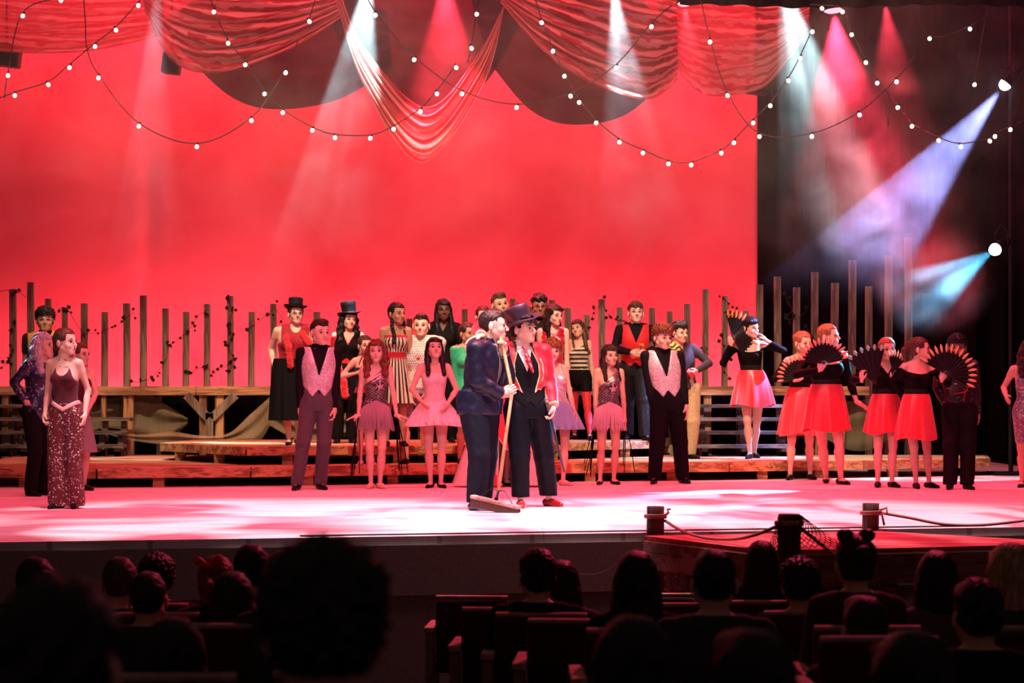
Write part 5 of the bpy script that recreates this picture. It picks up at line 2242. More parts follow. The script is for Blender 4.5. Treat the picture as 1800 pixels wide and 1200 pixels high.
# ------------------------------------------------------------------ cloth colours
K = (.007, .007, .008)
BLK = cloth('black_cloth', K, .8)
BLKSH = cloth('black_shirt_cloth', (.009, .0085, .010), .7)
BLKVEL = cloth('black_lace', (.006, .005, .006), .7, var=.6, scale=90)
GREYT = cloth('grey_suit_cloth', (.072, .066, .075), .85)
REDC = cloth('red_cloth', (.62, .015, .03), .6)
REDSAT = cloth('red_satin', (.85, .045, .065), .34, sheen=.4, spec=.6)
REDTOP = cloth('crimson_knit', (.38, .01, .03), .7)
REDFEA = cloth('red_feather', (.78, .008, .02), .8, sheen=.6)
CREAM = cloth('cream_cloth', (.78, .70, .55), .8)
PINKC = cloth('pale_pink_leotard', (.92, .68, .68), .6)
TULLE = cloth('pink_tulle', (.94, .74, .74), .8, sheen=.8)
BLUETUL = cloth('grey_blue_tulle', (.24, .44, .66), .8, sheen=.8)
GREEN = cloth('green_leotard', (.02, .42, .19), .5)
NAVY = cloth('navy_satin_jacket', (.006, .008, .024), .45, spec=.5)
NAVYT = cloth('dark_navy_trousers', (.008, .009, .016), .7)
KHAKI = cloth('khaki_trousers', (.48, .34, .17), .85)
TINT = cloth('patterned_cloth', (1, 1, 1), .7, attr=True)
TINTSAT = cloth('patterned_satin', (1, 1, 1), .55, attr=True, spec=.35)
SHOEB = cloth('black_leather', (.012, .011, .012), .3, bump=.05)
SHOER = cloth('red_patent_leather', (.55, .02, .025), .22, bump=.02, spec=.7)
SHOEW = cloth('two_tone_leather', (.08, .08, .14), .25, bump=.02, spec=.7)
SHOEN = cloth('nude_ballet_slipper', (.66, .42, .30), .6)
HATB = cloth('black_hat_felt', (.018, .016, .022), .55)
SILV = sequin('silver_pink_sequins', (.60, .52, .58), (1.0, .97, 1.0), .30, 95)
MARS = sequin('maroon_sequins', (.11, .018, .024), (.95, .80, .70), .10, 105)
DARKS = sequin('dark_sequins', (.05, .045, .05), (.75, .70, .72), .12, 70)
NAVS = sequin('navy_sequins', (.02, .025, .06), (.5, .55, .75), .08, 80)
STARS = sequin('star_dress_sequins', (.08, .06, .07), (.6, .5, .5), .06, 80, attr=True)
BLKSEQ = sequin('black_jet_beading', (.012, .012, .014), (.75, .75, .8), .022, 110)
GREYSEQ = sequin('grey_sequin_dress', (.20, .20, .24), (.75, .75, .8), .15, 80)
MAROON = cloth('maroon_ribbed_knit', (.085, .008, .018), .8, var=.5, scale=120)
MESHB = cloth('smoke_blue_metal', (.1, .1, .11), .4)
GOLD = (.80, .50, .14)
WOODH = wood('ash_handle_wood', (.50, .22, .10), (.75, .42, .22), scale=(40, 40, 2))


def feathers(P, pts, r, name='feather_boa', mat=REDFEA):
    prims = [CAP(a, b, r, r, .01) for a, b in zip(pts[:-1], pts[1:])]
    dsp = lambda X, Y, Z: .011 * np.sin(X * 150 + 2 * np.sin(Z * 60)) * np.sin(Z * 140 + Y * 90) + .008 * np.sin(Y * 170 + Z * 120) + .006 * np.sin(X * 300 + Z * 260)
    V, F = field_mesh(prims, .008, disp=dsp)
    return mesh_obj(name, [(V, F, 0)], mat, P.root)


def pp(P, px, py, dy=0.0):
    """picture point to body coordinates at the body's own depth"""
    return np.array([(px - P.px) / P.s, dy, wz(py, P.Y) - P.z0])


SLV = ['torso', 'traps', 'A', 'B']
# ================================================================== left group
P = Person(80, 800, 542, LOWZ, 'm', 1.0, dist=23.0, yaw=10, hyaw=12, sk='tan', hair='curly', hc='black',
           armA=(50, 672, -.05, (-1, .3, .2)), label='person with dark curly hair in a black shirt with yellow shoulders, hand on hip')
P.garment('shirt', TINT, ['torso', 'traps', 'Au', 'Bu'], .012, .46, None, [vneck(.80, .6)],
          tint=lambda x, y, z: mixc((z > .745) & (np.abs(x) < .11), (.80, .36, .04), K))
P.garment('undershirt', BLKSH, ['torso', 'traps', 'neck'], .007, .5, .86)
P.trousers(BLK)
P.shoes(SHOEB)

P = Person(66, 871, 585, 0, 'f', 1.0, yaw=60, hyaw=70, sk='light', hair='wavy', hc='grey', armA=(50, 705, -.12, (-.6, .3, -.6)),
           hx=72, label='person in a dark sequined top behind the girl in maroon, hair lit pale blue')
P.garment('blouse', NAVS, SLV, .013, .47, .82)
P.trousers(BLK, loose=.008)
P.shoes(SHOEB)

P = Person(135, 862, 603, 0, 'f', .92, yaw=35, hyaw=60, sk='fair', hair='tied', hc='brown', armA=(92, 705, .0), armB=(159, 722, -.12, (1, .4, .2), dict(curl=1.0)),
           hx=138, label='girl mostly hidden behind the girl in maroon, bare arm held low at the right')
P.garment('leotard', MAROON, ['torso'], .007, .46, .76)
P.skirt(cloth('grey_gauze_skirt', (.30, .27, .28), .9), .60, .26, (.07, .06), (.13, .12), 10, .08)
P.shoes(SHOEB)

P = Person(117, 893, 577, 0, 'f', .84, yaw=-6, hyaw=62, hpitch=3, sk='fair', hair='tied', hc='brown', hx=113, armA=(80, 728, -.02, (-1, .6, 0), dict(curl=1.1)), armB=(150, 728, -.02, (1, .6, 0), dict(curl=.5)),
           legA=(104, 893), legB=(131, 893), label='girl in a maroon halter top and flared sequined trousers, looking right')
P.garment('halter_top', MAROON, ['torso', 'traps'], .008, .575, .83,
          [roundneck(.745, .036), lambda x, y, z: np.minimum(z - .70, np.abs(x) - (.075 - (z - .70) * .42)), lambda x, y, z: np.abs(x) * .55 + .555 - z,
           lambda x, y, z: np.minimum(z - .74, y - .0)],
          tint=None)
P.trousers(MARS, top=.585, flare=.030, hem=.012, wide=1.02)
P.garment('belt', cloth('pink_sash', (.70, .36, .32), .6), ['torso'], .020, .48, .63,
          [lambda x, y, z: (.535 + np.abs(x) * .55) - z + 0 * y, lambda x, y, z: z - (.563 + np.abs(x) * .55) + 0 * y])
P.shoes(SHOEB)
P.tube_part('necklace', [P.loc(x * P.h, -.043 * P.h - .004, (.785 + 7 * x * x) * P.h) for x in np.linspace(-.028, .028, 9)], .0022, cloth('silver_chain', (.8, .7, .7), .2, metal=.8))

# ================================================================== second row on the platforms, left of the pair
P = Person(512, 782, 533, MIDZ, 'f', 1.25, yaw=14, hyaw=18, hpitch=4, sk='fair', hair='bun', hc='brown', hx=519, armA=(482, 645, -.02, (-1, .3, 0)), armB=(552, 668, .05),
           legA=(508, 782), legB=(524, 779, 0), label='woman in a small black top hat, red boa, sleeveless crimson top and long black skirt')
P.garment('top', REDTOP, ['torso', 'traps'], .010, .585, .86, [roundneck(.80, .035), armholes(.098, .72)], disp=lambda X, Y, Z: .002 * np.sin(Z * 190))
P.skirt(BLK, .61, .175, (.105, .078), (.150, .125), 9, .06, shape=.7)
P.hat(HATB, r=.078, crown=.095, brim=.125, tilt=(4, -4), zoff=.178, flare=1.0, band=BLK)
P.glasses(MESHB)
P.shoes(SHOEB, strap=True)
feathers(P, [pp(P, 556, 622, -.14), pp(P, 546, 604, -.18), pp(P, 535, 590, -.13), pp(P, 531, 580, .02), pp(P, 519, 576, .08), pp(P, 505, 582, .0), pp(P, 506, 596, -.17), pp(P, 511, 612, -.23), pp(P, 513, 628, -.22), pp(P, 514, 642, -.20)], .036)

P = Person(606, 779, 544, MIDZ, 'f', 1.0, yaw=8, hyaw=24, hroll=6, sk='fair', hair='wavy', hc='black', hx=613, armA=(586, 660, .02, (-1, .4, 0)), armB=(630, 668, .04),
           lipred=True, label='girl in a tall tilted top hat with black curls, black vest over red shirt')
P.garment('shirt', REDC, ['torso', 'traps', 'Au', 'Bu'], .008, .55, .80, [vneck(.745, .55)])
P.garment('vest', BLK, ['torso', 'traps'], .015, .585, .86, [vneck(.73, .5), armholes(.100, .71), lambda x, y, z: np.minimum((.64 - z) - np.abs(x) * .9, -y)])
P.trousers(BLK, top=.60, wide=1.1)
P.hat(HATB, r=.080, crown=.135, brim=.135, tilt=(-10, -8), zoff=.170, flare=1.08)
P.shoes(SHOEB)
feathers(P, [pp(P, 594, 638, -.17), pp(P, 600, 655, -.20), pp(P, 606, 672, -.21), pp(P, 609, 694, -.20)], .038)

P = Person(694, 784, 532, MIDZ, 'f', .9, yaw=10, hyaw=38, sk='tan', hair='braids', hc='black', hx=696, armA=(668, 670, .04), armB=(722, 668, .04),
           label='girl with two dark braids in a striped red, black and cream strapless dress')


def striped_dress(x, y, z):
    a = np.arctan2(x, -y)
    st = np.sin(a * 22) > 0
    c = mixc(st, (.78, .70, .50), K)
    c = np.where(((z > .757))[:, None], np.array((.5, .012, .03))[None], c)
    c = np.where(((z < .655) & (z > .615))[:, None], np.array((.5, .012, .03))[None], c)
    return c


P.garment('bodice', TINT, ['torso'], .010, .60, .775, tint=striped_dress)
P.skirt(TINT, .62, .30, (.075, .060), (.13, .115), 12, .05, tint=striped_dress)
P.shoes(SHOEB)

P = Person(779, 790, 526, MIDZ, 'f', 1.0, yaw=0, hyaw=8, hroll=-3, sk='dark', hair='long', hc='black', hx=779, dist=24.3,
           label='girl with long black hair in a black collared shirt, tallest behind the polka dot shirt')
P.garment('shirt', BLKSH, SLV, .011, .46, None, [vneck(.775, .5)])
P.trousers(BLK)
P.shoes(SHOEB)

P = Person(728, 815, 552, LOWZ, 'm', 1.12, yaw=-4, hyaw=-4, sk='fair', hair='short', hc='dark', hx=741, armA=(722, 690, -.12, (-.7, .6, -.3)), armB=(752, 680, -.06, (1, .4, 0)),
           legA=(714, 815), legB=(748, 813), label='boy in a baggy white shirt with small dark dots and grey cropped trousers')


def dots(x, y, z):
    u, v = x * 62, z * 62
    m = ((u + .5 * (np.floor(v) % 2)) % 1 - .5) ** 2 + (v % 1 - .5) ** 2 < .055
    c = mixc(m & (y < .2), (.10, .12, .11), (.80, .78, .70))
    r = ((x - .012) ** 2 + (z - .70) ** 2 < .00012) & (y < 0)
    return np.where(r[:, None], np.array((.5, .01, .03))[None], c)


P.garment('shirt', TINT, SLV, .026, .50, .86, [roundneck(.822, .02)], tint=dots, disp=lambda X, Y, Z: .004 * np.sin(Z * 45 + X * 22))
P.garment('trousers', cloth('grey_white_print', (.42, .40, .40), .9, var=.7, scale=30), ['torso', 'legAt', 'legBt'], .022, .27, .52)
P.shoes(SHOEB)

P = Person(640, 817, 590, LOWZ, 'f', .8, yaw=15, hyaw=22, sk='fair', hair='bun', hc='brown', hx=641, armA=(630, 655, -.10, (-.9, .2, -.6)), armB=(660, 700, .05), legA=(634, 817), legB=(650, 817),
           label='small girl with hair pulled back and bare shoulder, behind the red-haired girl')
P.garment('leotard', TINT, ['torso'], .008, .46, .755, tint=lambda x, y, z: mixc(z > .60, K, (.4, .01, .03)))
P.tube_part('neck_strap', [pp(P, 632, 640, -.08), pp(P, 636, 628, -.075), pp(P, 641, 622, -.045), pp(P, 650, 626, -.075), pp(P, 654, 638, -.08)], .006, REDC)
P.skirt(BLK, .56, .40, (.085, .07), (.13, .12), 12)
P.shoes(SHOEN, name='slipper')

P = Person(822, 815, 567, LOWZ, 'f', .95, yaw=20, hyaw=35, sk='tan', hair='bun', hc='dark', hx=820, armA=(806, 705, .0, (-1, .3, .2)), armB=(845, 680, .1), label='girl in a green long-sleeved leotard behind the janitor')
P.garment('leotard', GREEN, SLV, .008, .46, .83, [roundneck(.80, .03)])
P.skirt(BLK, .56, .30, (.085, .07), (.13, .12), 8)
P.shoes(SHOEB)

P = Person(849, 800, 538, MIDZ, 'f', .95, yaw=0, hyaw=8, sk='fair', hair='tied', hc='dark', dist=23.6, label='person whose forehead and dark parted hair show above the janitor')
P.garment('shirt', REDTOP, SLV, .010, .46, .84)
P.trousers(BLK)
P.shoes(SHOEB)

P = Person(872, 790, 516, MIDZ, 'm', 1.05, yaw=8, hyaw=18, hroll=-9, hpitch=3, sk='light', hair='short', hc='brown', hx=877, dist=24.2, label='tall boy with short brown hair behind the janitor, head tilted')
P.garment('shirt', cloth('dark_red_shirt', (.12, .02, .025), .8), SLV, .012, .46, .85)
P.trousers(BLK)
P.shoes(SHOEB)

P = Person(908, 790, 533, MIDZ, 'f', .95, yaw=10, hyaw=10, sk='light', hair='long', hc='black', dist=23.2, label='person whose black hair shows just above the ringmaster top hat')
P.garment('shirt', BLKSH, SLV, .010, .46, .84)
P.trousers(BLK)
P.shoes(SHOEB)

P = Person(942, 790, 518, MIDZ, 'm', .98, yaw=-5, hyaw=5, hpitch=-5, sk='brown', hair='messy', hc='black', hx=948, dist=24.0, label='boy with glasses, swept black hair and a black shirt at the back')
P.garment('shirt', BLKSH, SLV, .012, .46, .86, [vneck(.80, .5)])
P.garment('collar', BLKSH, ['neck'], .012, .80, .845)
P.trousers(BLK)
P.glasses(cloth('dark_frames', (.03, .02, .02), .3))
P.shoes(SHOEB)

P = Person(972, 775, 535, MIDZ, 'f', .92, dist=23.3, yaw=5, hyaw=40, hpitch=-6, sk='fair', hair='long', hc='black', hx=972, armA=(950, 675, .05), armB=(997, 668, .02),
           label='girl with long black hair and fringe in a shiny red sleeveless top')
P.garment('top', cloth('shiny_red_top', (.42, .008, .03), .22, spec=.8), ['torso', 'traps'], .010, .56, .83, [roundneck(.80, .035), armholes(.085, .71)],
          disp=lambda X, Y, Z: .0025 * np.sin(Z * 130 + X * 40))
P.trousers(BLK, top=.58)
P.shoes(SHOEB)

P = Person(1019, 773, 562, MIDZ, 'f', .9, yaw=-10, hyaw=-22, hroll=-12, hpitch=4, sk='light', hair='long', hc='brown', hx=1016, armA=(1002, 690, .0), armB=(1042, 668, -.02),
           legA=(1010, 772), legB=(1037, 774), label='girl in a black and cream striped top, black shorts and red tights')
P.garment('top', TINT, ['torso', 'traps'], .010, .565, .80,
          [lambda x, y, z: z - (.765 + x * .45) + 0 * y, armholes(.080, .73)], tint=lambda x, y, z: mixc(np.sin(z * 175) > 0, (.78, .72, .52), K))
P.garment('shorts', BLKVEL, ['torso', 'legAt', 'legBt'], .018, .405, .585)
P.garment('tights', REDC, ['torso', 'legA', 'legB'], .004, .05, .50)
P.shoes(SHOEB)

P = Person(1114, 773, 532, MIDZ, 'm', 1.0, yaw=4, hyaw=4, hpitch=6, sk='fair', hair='messy', hc='brown', hx=1117, armA=(1108, 620, -.26, (-1, .2, -.5), dict(curl=1.0, palm=(.6, .8, 0))), armB=(1132, 619, -.26, (1, .2, -.5), dict(curl=1.1, palm=(-.6, .8, 0))),
           legA=(1103, 772), legB=(1134, 774), label='boy in a bright red vest over a black shirt holding a small orange flower')
P.garment('shirt', BLKSH, SLV, .012, .50, None, [vneck(.835, .5)], disp=lambda X, Y, Z: .002 * np.sin(Z * 70 + X * 60))
P.garment('collar', BLKSH, ['neck'], .014, .81, .85)
P.garment('vest', cloth('bright_red_vest', (.80, .02, .03), .55), ['torso', 'traps'], .022, .50, .84,
          [vneck(.705, .40), armholes(.100, .70), lambda x, y, z: np.minimum(.565 - .030 * (1 - np.abs(np.abs(x) - .035) / .035) - z, .1 - y)])
P.trousers(cloth('black_sateen', (.015, .014, .016), .45), wide=1.15)
P.shoes(SHOEB)
gpt = P.world((P.grip['A'] + P.grip['B']) / 2)
t = thing('flower', gpt, 'small orange flower held by the boy in the red vest', 'flower')
MB().tube([gpt + Vector((0, 0, -.06)), gpt + Vector((.01, -.01, .04)), gpt + Vector((.03, -.02, .09))], .006, 6).build('stem', cloth('dark_green_stem', (.02, .05, .02), .7), t)
fl = MB()
for i in range(9):
    a = i / 9 * 2 * math.pi
    c = gpt + Vector((.03 + .030 * math.cos(a), -.02 + .02 * math.sin(a), .105 + .012 * math.sin(a * 2)))
    fl.lathe([(.003, -.012), (.016, 0), (.010, .012), (.002, .016)], c, 8)
fl.build('petals', cloth('orange_petal', (.85, .30, .03), .7), t, smooth=True)

P = Person(1204, 806, 566, LOWZ, 'm', .95, yaw=20, hyaw=30, hpitch=-5, sk='light', hair='messy', hc='dark', hx=1193, armB=(1222, 652, -.15, (1, .6, .2), dict(curl=1.1)), armA=(1180, 670, .0),
           legA=(1196, 806), legB=(1213, 806), label='boy in a dark patterned shirt and khaki trousers holding a red cloth')


def yellowshirt(x, y, z):
    m = (np.sin(z * 210 + 3 * np.sin(x * 60)) > .1) & (x < -.02) & (z > .74)
    return mixc(m, (.80, .50, .04), (.035, .012, .014))


P.garment('shirt', TINT, SLV, .012, .50, .86, [vneck(.80, .5)], tint=yellowshirt)
P.trousers(KHAKI, wide=1.1)
P.shoes(SHOEB)
gpt = P.world(P.grip['B'])
V, F = field_mesh([ELL((0, 0, .01), (.045, .03, .04)), CAP((0, 0, 0), (.03, .0, -.07), .03, .015)], .007, disp=lambda X, Y, Z: .006 * np.sin(X * 120 + Z * 90))
ro = thing('red_handkerchief', gpt, 'crumpled red cloth in the hand of the boy in khaki trousers', 'cloth')
mesh_obj('cloth', [(V, F, 0)], REDC, ro)

# ================================================================== front row, left to right
SV = dict(cuts=None)


def silver_vest(P):
    P.garment('shirt', BLKSH, SLV, .010, .555, None, [])
    P.garment('collar', BLKSH, ['neck'], .010, .80, .862)
    P.garment('vest', SILV, ['torso', 'traps'], .019, .50, .84,
              [vneck(.668, .30), armholes(.104, .70), lambda x, y, z: np.minimum(.590 - .045 * (1 - np.abs(np.abs(x) - .036) / .036) - z, .2 - y)])


P = Person(558, 860, 562, 0, 'm', .92, yaw=10, hyaw=32, sk='fair', hair='short', hc='dark', hx=561, armA=(528, 718, -.02, (-1, .5, 0), dict(curl=.9)), armB=(588, 718, -.02, (1, .5, 0), dict(curl=.9)),
           legA=(522, 861), legB=(563, 860), label='boy in a silver sequin vest and grey trousers at the left of the front row')
silver_vest(P)
P.trousers(GREYT, wide=.88)
P.shoes(SHOEB)


def star_dress(P, fringe, light):
    def tint(x, y, z):
        c = mixc(np.sin((z - .5) * 330 + np.abs(x) * 260) > .55, (.30, .22, .24), (.05, .035, .042))
        s2 = star(x, z, .012, .690, .050, .2)
        s1 = star(x, z, .026, .684, .030, .2)
        c = np.where((s2 & (y < 0))[:, None], np.array(K)[None], c)
        c = np.where((s1 & (y < 0))[:, None], np.array(light)[None], c)
        ch = (np.sin((z - x * .6) * 260) > .1) & (z > .715) & (y < 0) & (x < .03)
        c = np.where(ch[:, None], np.array((.62, .55, .45))[None], c)
        return c
    P.garment('dress', STARS, ['torso', 'traps', 'legAt', 'legBt'], .009, .425, .86,
              [lambda x, y, z: z - (.775 + .9 * (x - .01)) + 0 * y, armholes(.076, .70), lambda x, y, z: z - .83 + 0 * x], tint=tint)
    # fringe: one strand beside the next in an inverted V
    m_ = MB()
    h = P.h
    rnd = random.Random(5)
    nst = 60
    for i in range(nst):
        u = i / (nst - 1) * 2 - 1
        a = u * 1.9
        rx, ry = .108 * h, .080 * h
        top = .592 - abs(u) ** 1.1 * .085
        x, y = P.rz(rx * math.sin(a), -ry * math.cos(a))
        x2, y2 = P.rz(rx * 1.16 * math.sin(a), -ry * 1.2 * math.cos(a))
        zb = .395 + rnd.uniform(-.012, .012)
        w = .0046 * h
        pts = [(x * .93, y * .93, top * h), (x * 1.02, y * 1.02, (top * .6 + zb * .4) * h), (x2 + rnd.uniform(-.006, .006), y2, zb * h)]
        m_.tube(pts, [w * .7, w, w * .8], 5)
    V, F = quads(m_)
    mesh_obj('fringe', [(V, F, 0)], fringe, P.root)


def black_streamers(P, key, n=7):
    g = P.world(P.arm[key][2])
    t = thing('streamers', (g.x, g.y, 0.02), 'black ribbons hanging from the hand of the ' + ('red-haired girl' if P.px < 800 else 'girl in the second star dress')
              + (', left side' if key == 'A' else ', right side'), 'ribbons', 'black ribbons of the front row')
    rnd = random.Random(int(P.px) + ord(key))
    sd = -1 if key == 'A' else 1
    for i in range(n):
        a = g + Vector((sd * .005, 0.03, -.02))
        b_ = Vector((g.x + sd * rnd.uniform(-.02, .13), g.y + rnd.uniform(.02, .15), rnd.uniform(.08, .22)))
        m0 = a.lerp(b_, .5) + Vector((rnd.uniform(-.015, .015), 0, 0))
        MB().tube([a, m0, b_], .0055, 5).build('ribbon', BLK, t)


P = Person(660, 858, 597, 0, 'f', .88, yaw=8, hyaw=4, sk='fair', hair='wavy', hc='auburn', hx=661, armA=(631, 730, -.08, (-1, .5, .1), dict(dir=(-.8, -.2, -.25), palm=(0, 0, -1), curl=.15)),
           armB=(698, 730, -.08, (1, .5, .1), dict(dir=(.9, -.2, -.2), palm=(0, 0, -1), curl=.15)), legA=(652, 858), legB=(668, 858), lipred=True,
           label='red-haired girl in a dark star dress with grey fringe, hands pressed down at her sides')
star_dress(P, cloth('mauve_fringe', (.34, .24, .27), .5), (.55, .42, .46))
P.shoes(SHOEN, name='slipper')
black_streamers(P, 'A')
black_streamers(P, 'B', 4)

P = Person(764, 857, 594, 0, 'f', .90, yaw=3, hyaw=12, hpitch=14, sk='fair', hair='long', hc='black', hx=763, armA=(743, 706, -.20, (-.9, .5, -.5)), armB=(787, 710, -.16, (.9, .5, -.5)),
           legA=(757, 857), legB=(775, 857), label='ballerina in a pale pink leotard and tutu looking up')
P.garment('leotard', PINKC, ['torso', 'legAt', 'legBt'], .007, .48, .83, [strapless(.765, .046, .006)])
P.skirt(TULLE, .575, .415, (.080, .066), (.185, .165), 20, .07, name='tutu', layers=3, shape=.62, hemwave=.006)
P.shoes(SHOEB, strap=False, name='slipper')

# the white gown with stars behind the pair
P = Person(882, 855, 583, 0, 'f', 1.0, yaw=5, hyaw=10, sk='fair', hair='tied', hc='dark', armA=(858, 690, .0), armB=(905, 690, .0), legA=(858, 854), legB=(890, 854),
           label='person in a long white gown with red stars and a red overskirt, behind the pair')
P.garment('bodice', REDC, ['torso', 'traps', 'A', 'B'], .010, .56, .84)


def gown(x, y, z):
    c = np.tile(np.array((.80, .68, .58))[None], (len(x), 1))
    a = np.arctan2(x, -y)
    for ca, cz, r in ((-.98, .10, .032), (.62, .115, .034), (.28, .26, .03), (-.55, .27, .034), (1.05, .22, .03), (-1.2, .3, .03), (1.25, .08, .03), (-.62, .05, .02)):
        c = np.where(star(a * .20, z, ca * .20, cz, r)[:, None], np.array((.60, .01, .035))[None], c)
    c = np.where(((np.abs(a + .33) < .05 + (.42 - z) * .25) & (z < .36))[:, None], np.array((.60, .01, .035))[None], c)
    return c


h = P.h


def gfn(u, v):
    a = 0.30 + u * (2 * math.pi - 0.42)       # open at the front right, a slit shows the leg
    g = v ** .8
    rx, ry = .085 + .235 * g, .07 + .10 * g
    w = 1 + .05 * v * math.sin(a * 9)
    x, y = rx * math.sin(a) * w, -ry * math.cos(a) * w
    x, y = P.rz(x * h, y * h)
    return (x, y, (.60 - .585 * v) * h)


V, F = quads(MB().grid(gfn, 170, 40))
mesh_obj('gown_skirt', [(V, F, 0), (V * np.array([.985, .985, 1]), F[:, ::-1], 0)], TINT, P.root, tint=lambda V_: gown(V_[:, 0] / h, V_[:, 1] / h, V_[:, 2] / h))


def ofn(u, v):
    a = -1.25 + u * 2.5
    g = v ** .8
    rx, ry = .088 + .13 * g, .075 + .10 * g
    low = .60 - v * (.22 + .16 * abs(math.sin(a * 2.4 + .6)))
    return (rx * math.sin(a) * h, -ry * math.cos(a) * h - .03, low * h)


V, F = quads(MB().grid(ofn, 60, 16))
mesh_obj('overskirt', [(V, F, 0), (V * np.array([.97, .95, 1]), F[:, ::-1], 0)], REDSAT, P.root)
edge = [Vector(ofn(i / 60, 1.0)) for i in range(61)]
P.tube_part('overskirt_trim', edge, .006, CREAM, 5)
P.shoes(SHOEB, strap=True)

# girl with the silver bodice and blue tutu
P = Person(982, 852, 598, 0, 'f', .88, yaw=18, hyaw=8, sk='fair', hair='curly', hc='red', hx=970, armA=(955, 700, .10), armB=(1009, 722, -.04, (.3, 1, .2), dict(curl=.15, spread=.5)),
           legA=(957, 850), legB=(990, 853), label='girl in a silver sequined bodice and grey-blue tutu, half hidden by the ringmaster')
P.garment('bodice', SILV, ['torso', 'traps'], .008, .52, .83, [strapless(.775, .05, .010), armholes(.078, .73)])
P.skirt(BLUETUL, .575, .385, (.078, .064), (.165, .15), 18, .07, name='tutu', layers=3, shape=.7, dx=.01)
P.shoes(SHOEN, name='slipper')

P = Person(1070, 851, 606, 0, 'f', .88, yaw=4, hyaw=24, hroll=-4, sk='light', hair='long', hc='dark', hx=1070, armA=(1047, 735, -.02, (-1, .5, 0)), armB=(1098, 735, -.02, (1, .5, 0)),
           legA=(1055, 851), legB=(1079, 851), label='dark-haired girl in a star dress with pale pink fringe, right of the ringmaster')
star_dress(P, cloth('pink_metal_fringe', (.72, .50, .52), .3, spec=.7), (.62, .45, .48))
P.shoes(SHOEB, name='slipper')
black_streamers(P, 'A', 6)
black_streamers(P, 'B', 4)

P = Person(1174, 850, 571, 0, 'm', .95, yaw=5, hyaw=26, hpitch=-8, sk='fair', hair='curly', hc='auburn', hx=1163, armA=(1148, 718, -.02, (-1, .5, 0), dict(curl=.9)), armB=(1205, 712, -.04, (1, .5, 0), dict(curl=.35, spread=.5)),
           legA=(1150, 850), legB=(1200, 849), label='curly-haired boy in a silver sequin vest, black shirt and black trousers, right of centre')
silver_vest(P)
P.trousers(BLK, wide=1.06)
P.shoes(SHOEB)

# ================================================================== the pair in the middle
RM = P = Person(926, 892, 552, 0, 'm', 1.05, yaw=14, hyaw=52, hpitch=3, hroll=-4, sk='fair', hair='messy', hc='black', hx=916,
                armA=(847, 593, -.36, (0, 1, .2), dict(dir=(-.95, -.25, -.25), palm=(.1, -.2, -1), curl=.45, thumb_to=(0, -1, .3))),
                armB=(972, 713, -.06, (1, .6, 0), dict(curl=1.15, dir=(-.1, -.1, -1))),
                legA=(915, 892), legB=(965, 889), footyaw=(5, 42), label='ringmaster in a top hat and red tailcoat with gold trim, arm around the janitor')
P.garment('shirt', cloth('white_dress_shirt', (.80, .74, .68), .7), ['torso', 'traps', 'neck', 'A'], .009, .60, .868, [lambda x, y, z: np.minimum(.012 - np.abs(x), z - .842)])
P.garment('waistcoat', BLK, ['torso', 'traps'], .017, .50, .84, [vneck(.700, .33), armholes(.100, .70),
          lambda x, y, z: np.minimum(.545 - .030 * (1 - np.abs(np.abs(x) - .030) / .030) - z, .2 - y)])
P.trousers(cloth('black_dress_cloth', (.006, .007, .011), .5), wide=1.16, hem=.055)
P.shoes(SHOER)


def coat_open(x, y, z):
    f = np.interp(np.clip(z, .56, .86), [.56, .585, .62, .68, .74, .80, .84], [.042, .028, .040, .062, .062, .040, .030])
    return np.minimum(f - np.abs(x), -y - .005)


def coat_hem(x, y, z):
    a = np.abs(x)
    hem = np.interp(np.clip(a, 0, .12), [0, .030, .055, .068, .082, .12], [.60, .588, .612, .604, .622, .640])
    return np.minimum(hem - z, -y + .01)


def coat_tint(x, y, z):
    e = np.maximum(coat_open(x, y, z), coat_hem(x, y, z))
    c = np.tile(np.array((.52, .008, .022))[None], (len(x), 1))
    lap = (coat_open(x, y, z) > -.024) & (z > .64)
    c = np.where(lap[:, None], np.array((.62, .05, .035))[None], c)
    blk = (np.abs(x) < .052) & (z > .775)
    c = np.where(blk[:, None], np.array(K)[None], c)
    tr = (e > -.0052) & (np.abs(x) < .098)
    tr2 = (np.abs(coat_open(x, y, z) + .027) < .0026) & (z > .655) & (z < .77)
    return np.where((tr | tr2)[:, None], np.array((.85, .62, .36))[None], c)


P.vox = .0065
P.garment('tailcoat', TINTSAT, SLV, .026, .50, .86, [coat_open, coat_hem], tint=coat_tint, disp=lambda X, Y, Z: .0018 * np.sin(Z * 60 + X * 35))
P.vox = .009
a, e, w, _, _ = P.arm['B']
d = (w - e) / np.linalg.norm(w - e)


def cuff(P, key):
    a, e, w, _, _ = P.arm[key]
    d = (w - e) / np.linalg.norm(w - e)
    V, F = field_mesh([CAP(w - d * .085, w - d * .004, .050, .054, .0)], .006, cuts=[
        lambda X, Y, Z: (X - w[0]) * d[0] + (Y - w[1]) * d[1] + (Z - w[2]) * d[2],
        lambda X, Y, Z: -((X - w[0]) * d[0] + (Y - w[1]) * d[1] + (Z - w[2]) * d[2]) - .085])

    def tint(V_):
        q = (V_ - w) @ d
        s_ = V_ - w - np.outer(q, d)
        an = np.arctan2(s_[:, 0], s_[:, 1] + s_[:, 2] * .3)
        c = mixc(np.sin(an * 9) > 0, K, (.80, .74, .62))
        return np.where(((q > -.012) | (q < -.075))[:, None], np.array((.75, .55, .3))[None], c)
    mesh_obj('cuff', [(V, F, 0)], TINT, P.root, tint=tint)


cuff(P, 'A')
cuff(P, 'B')
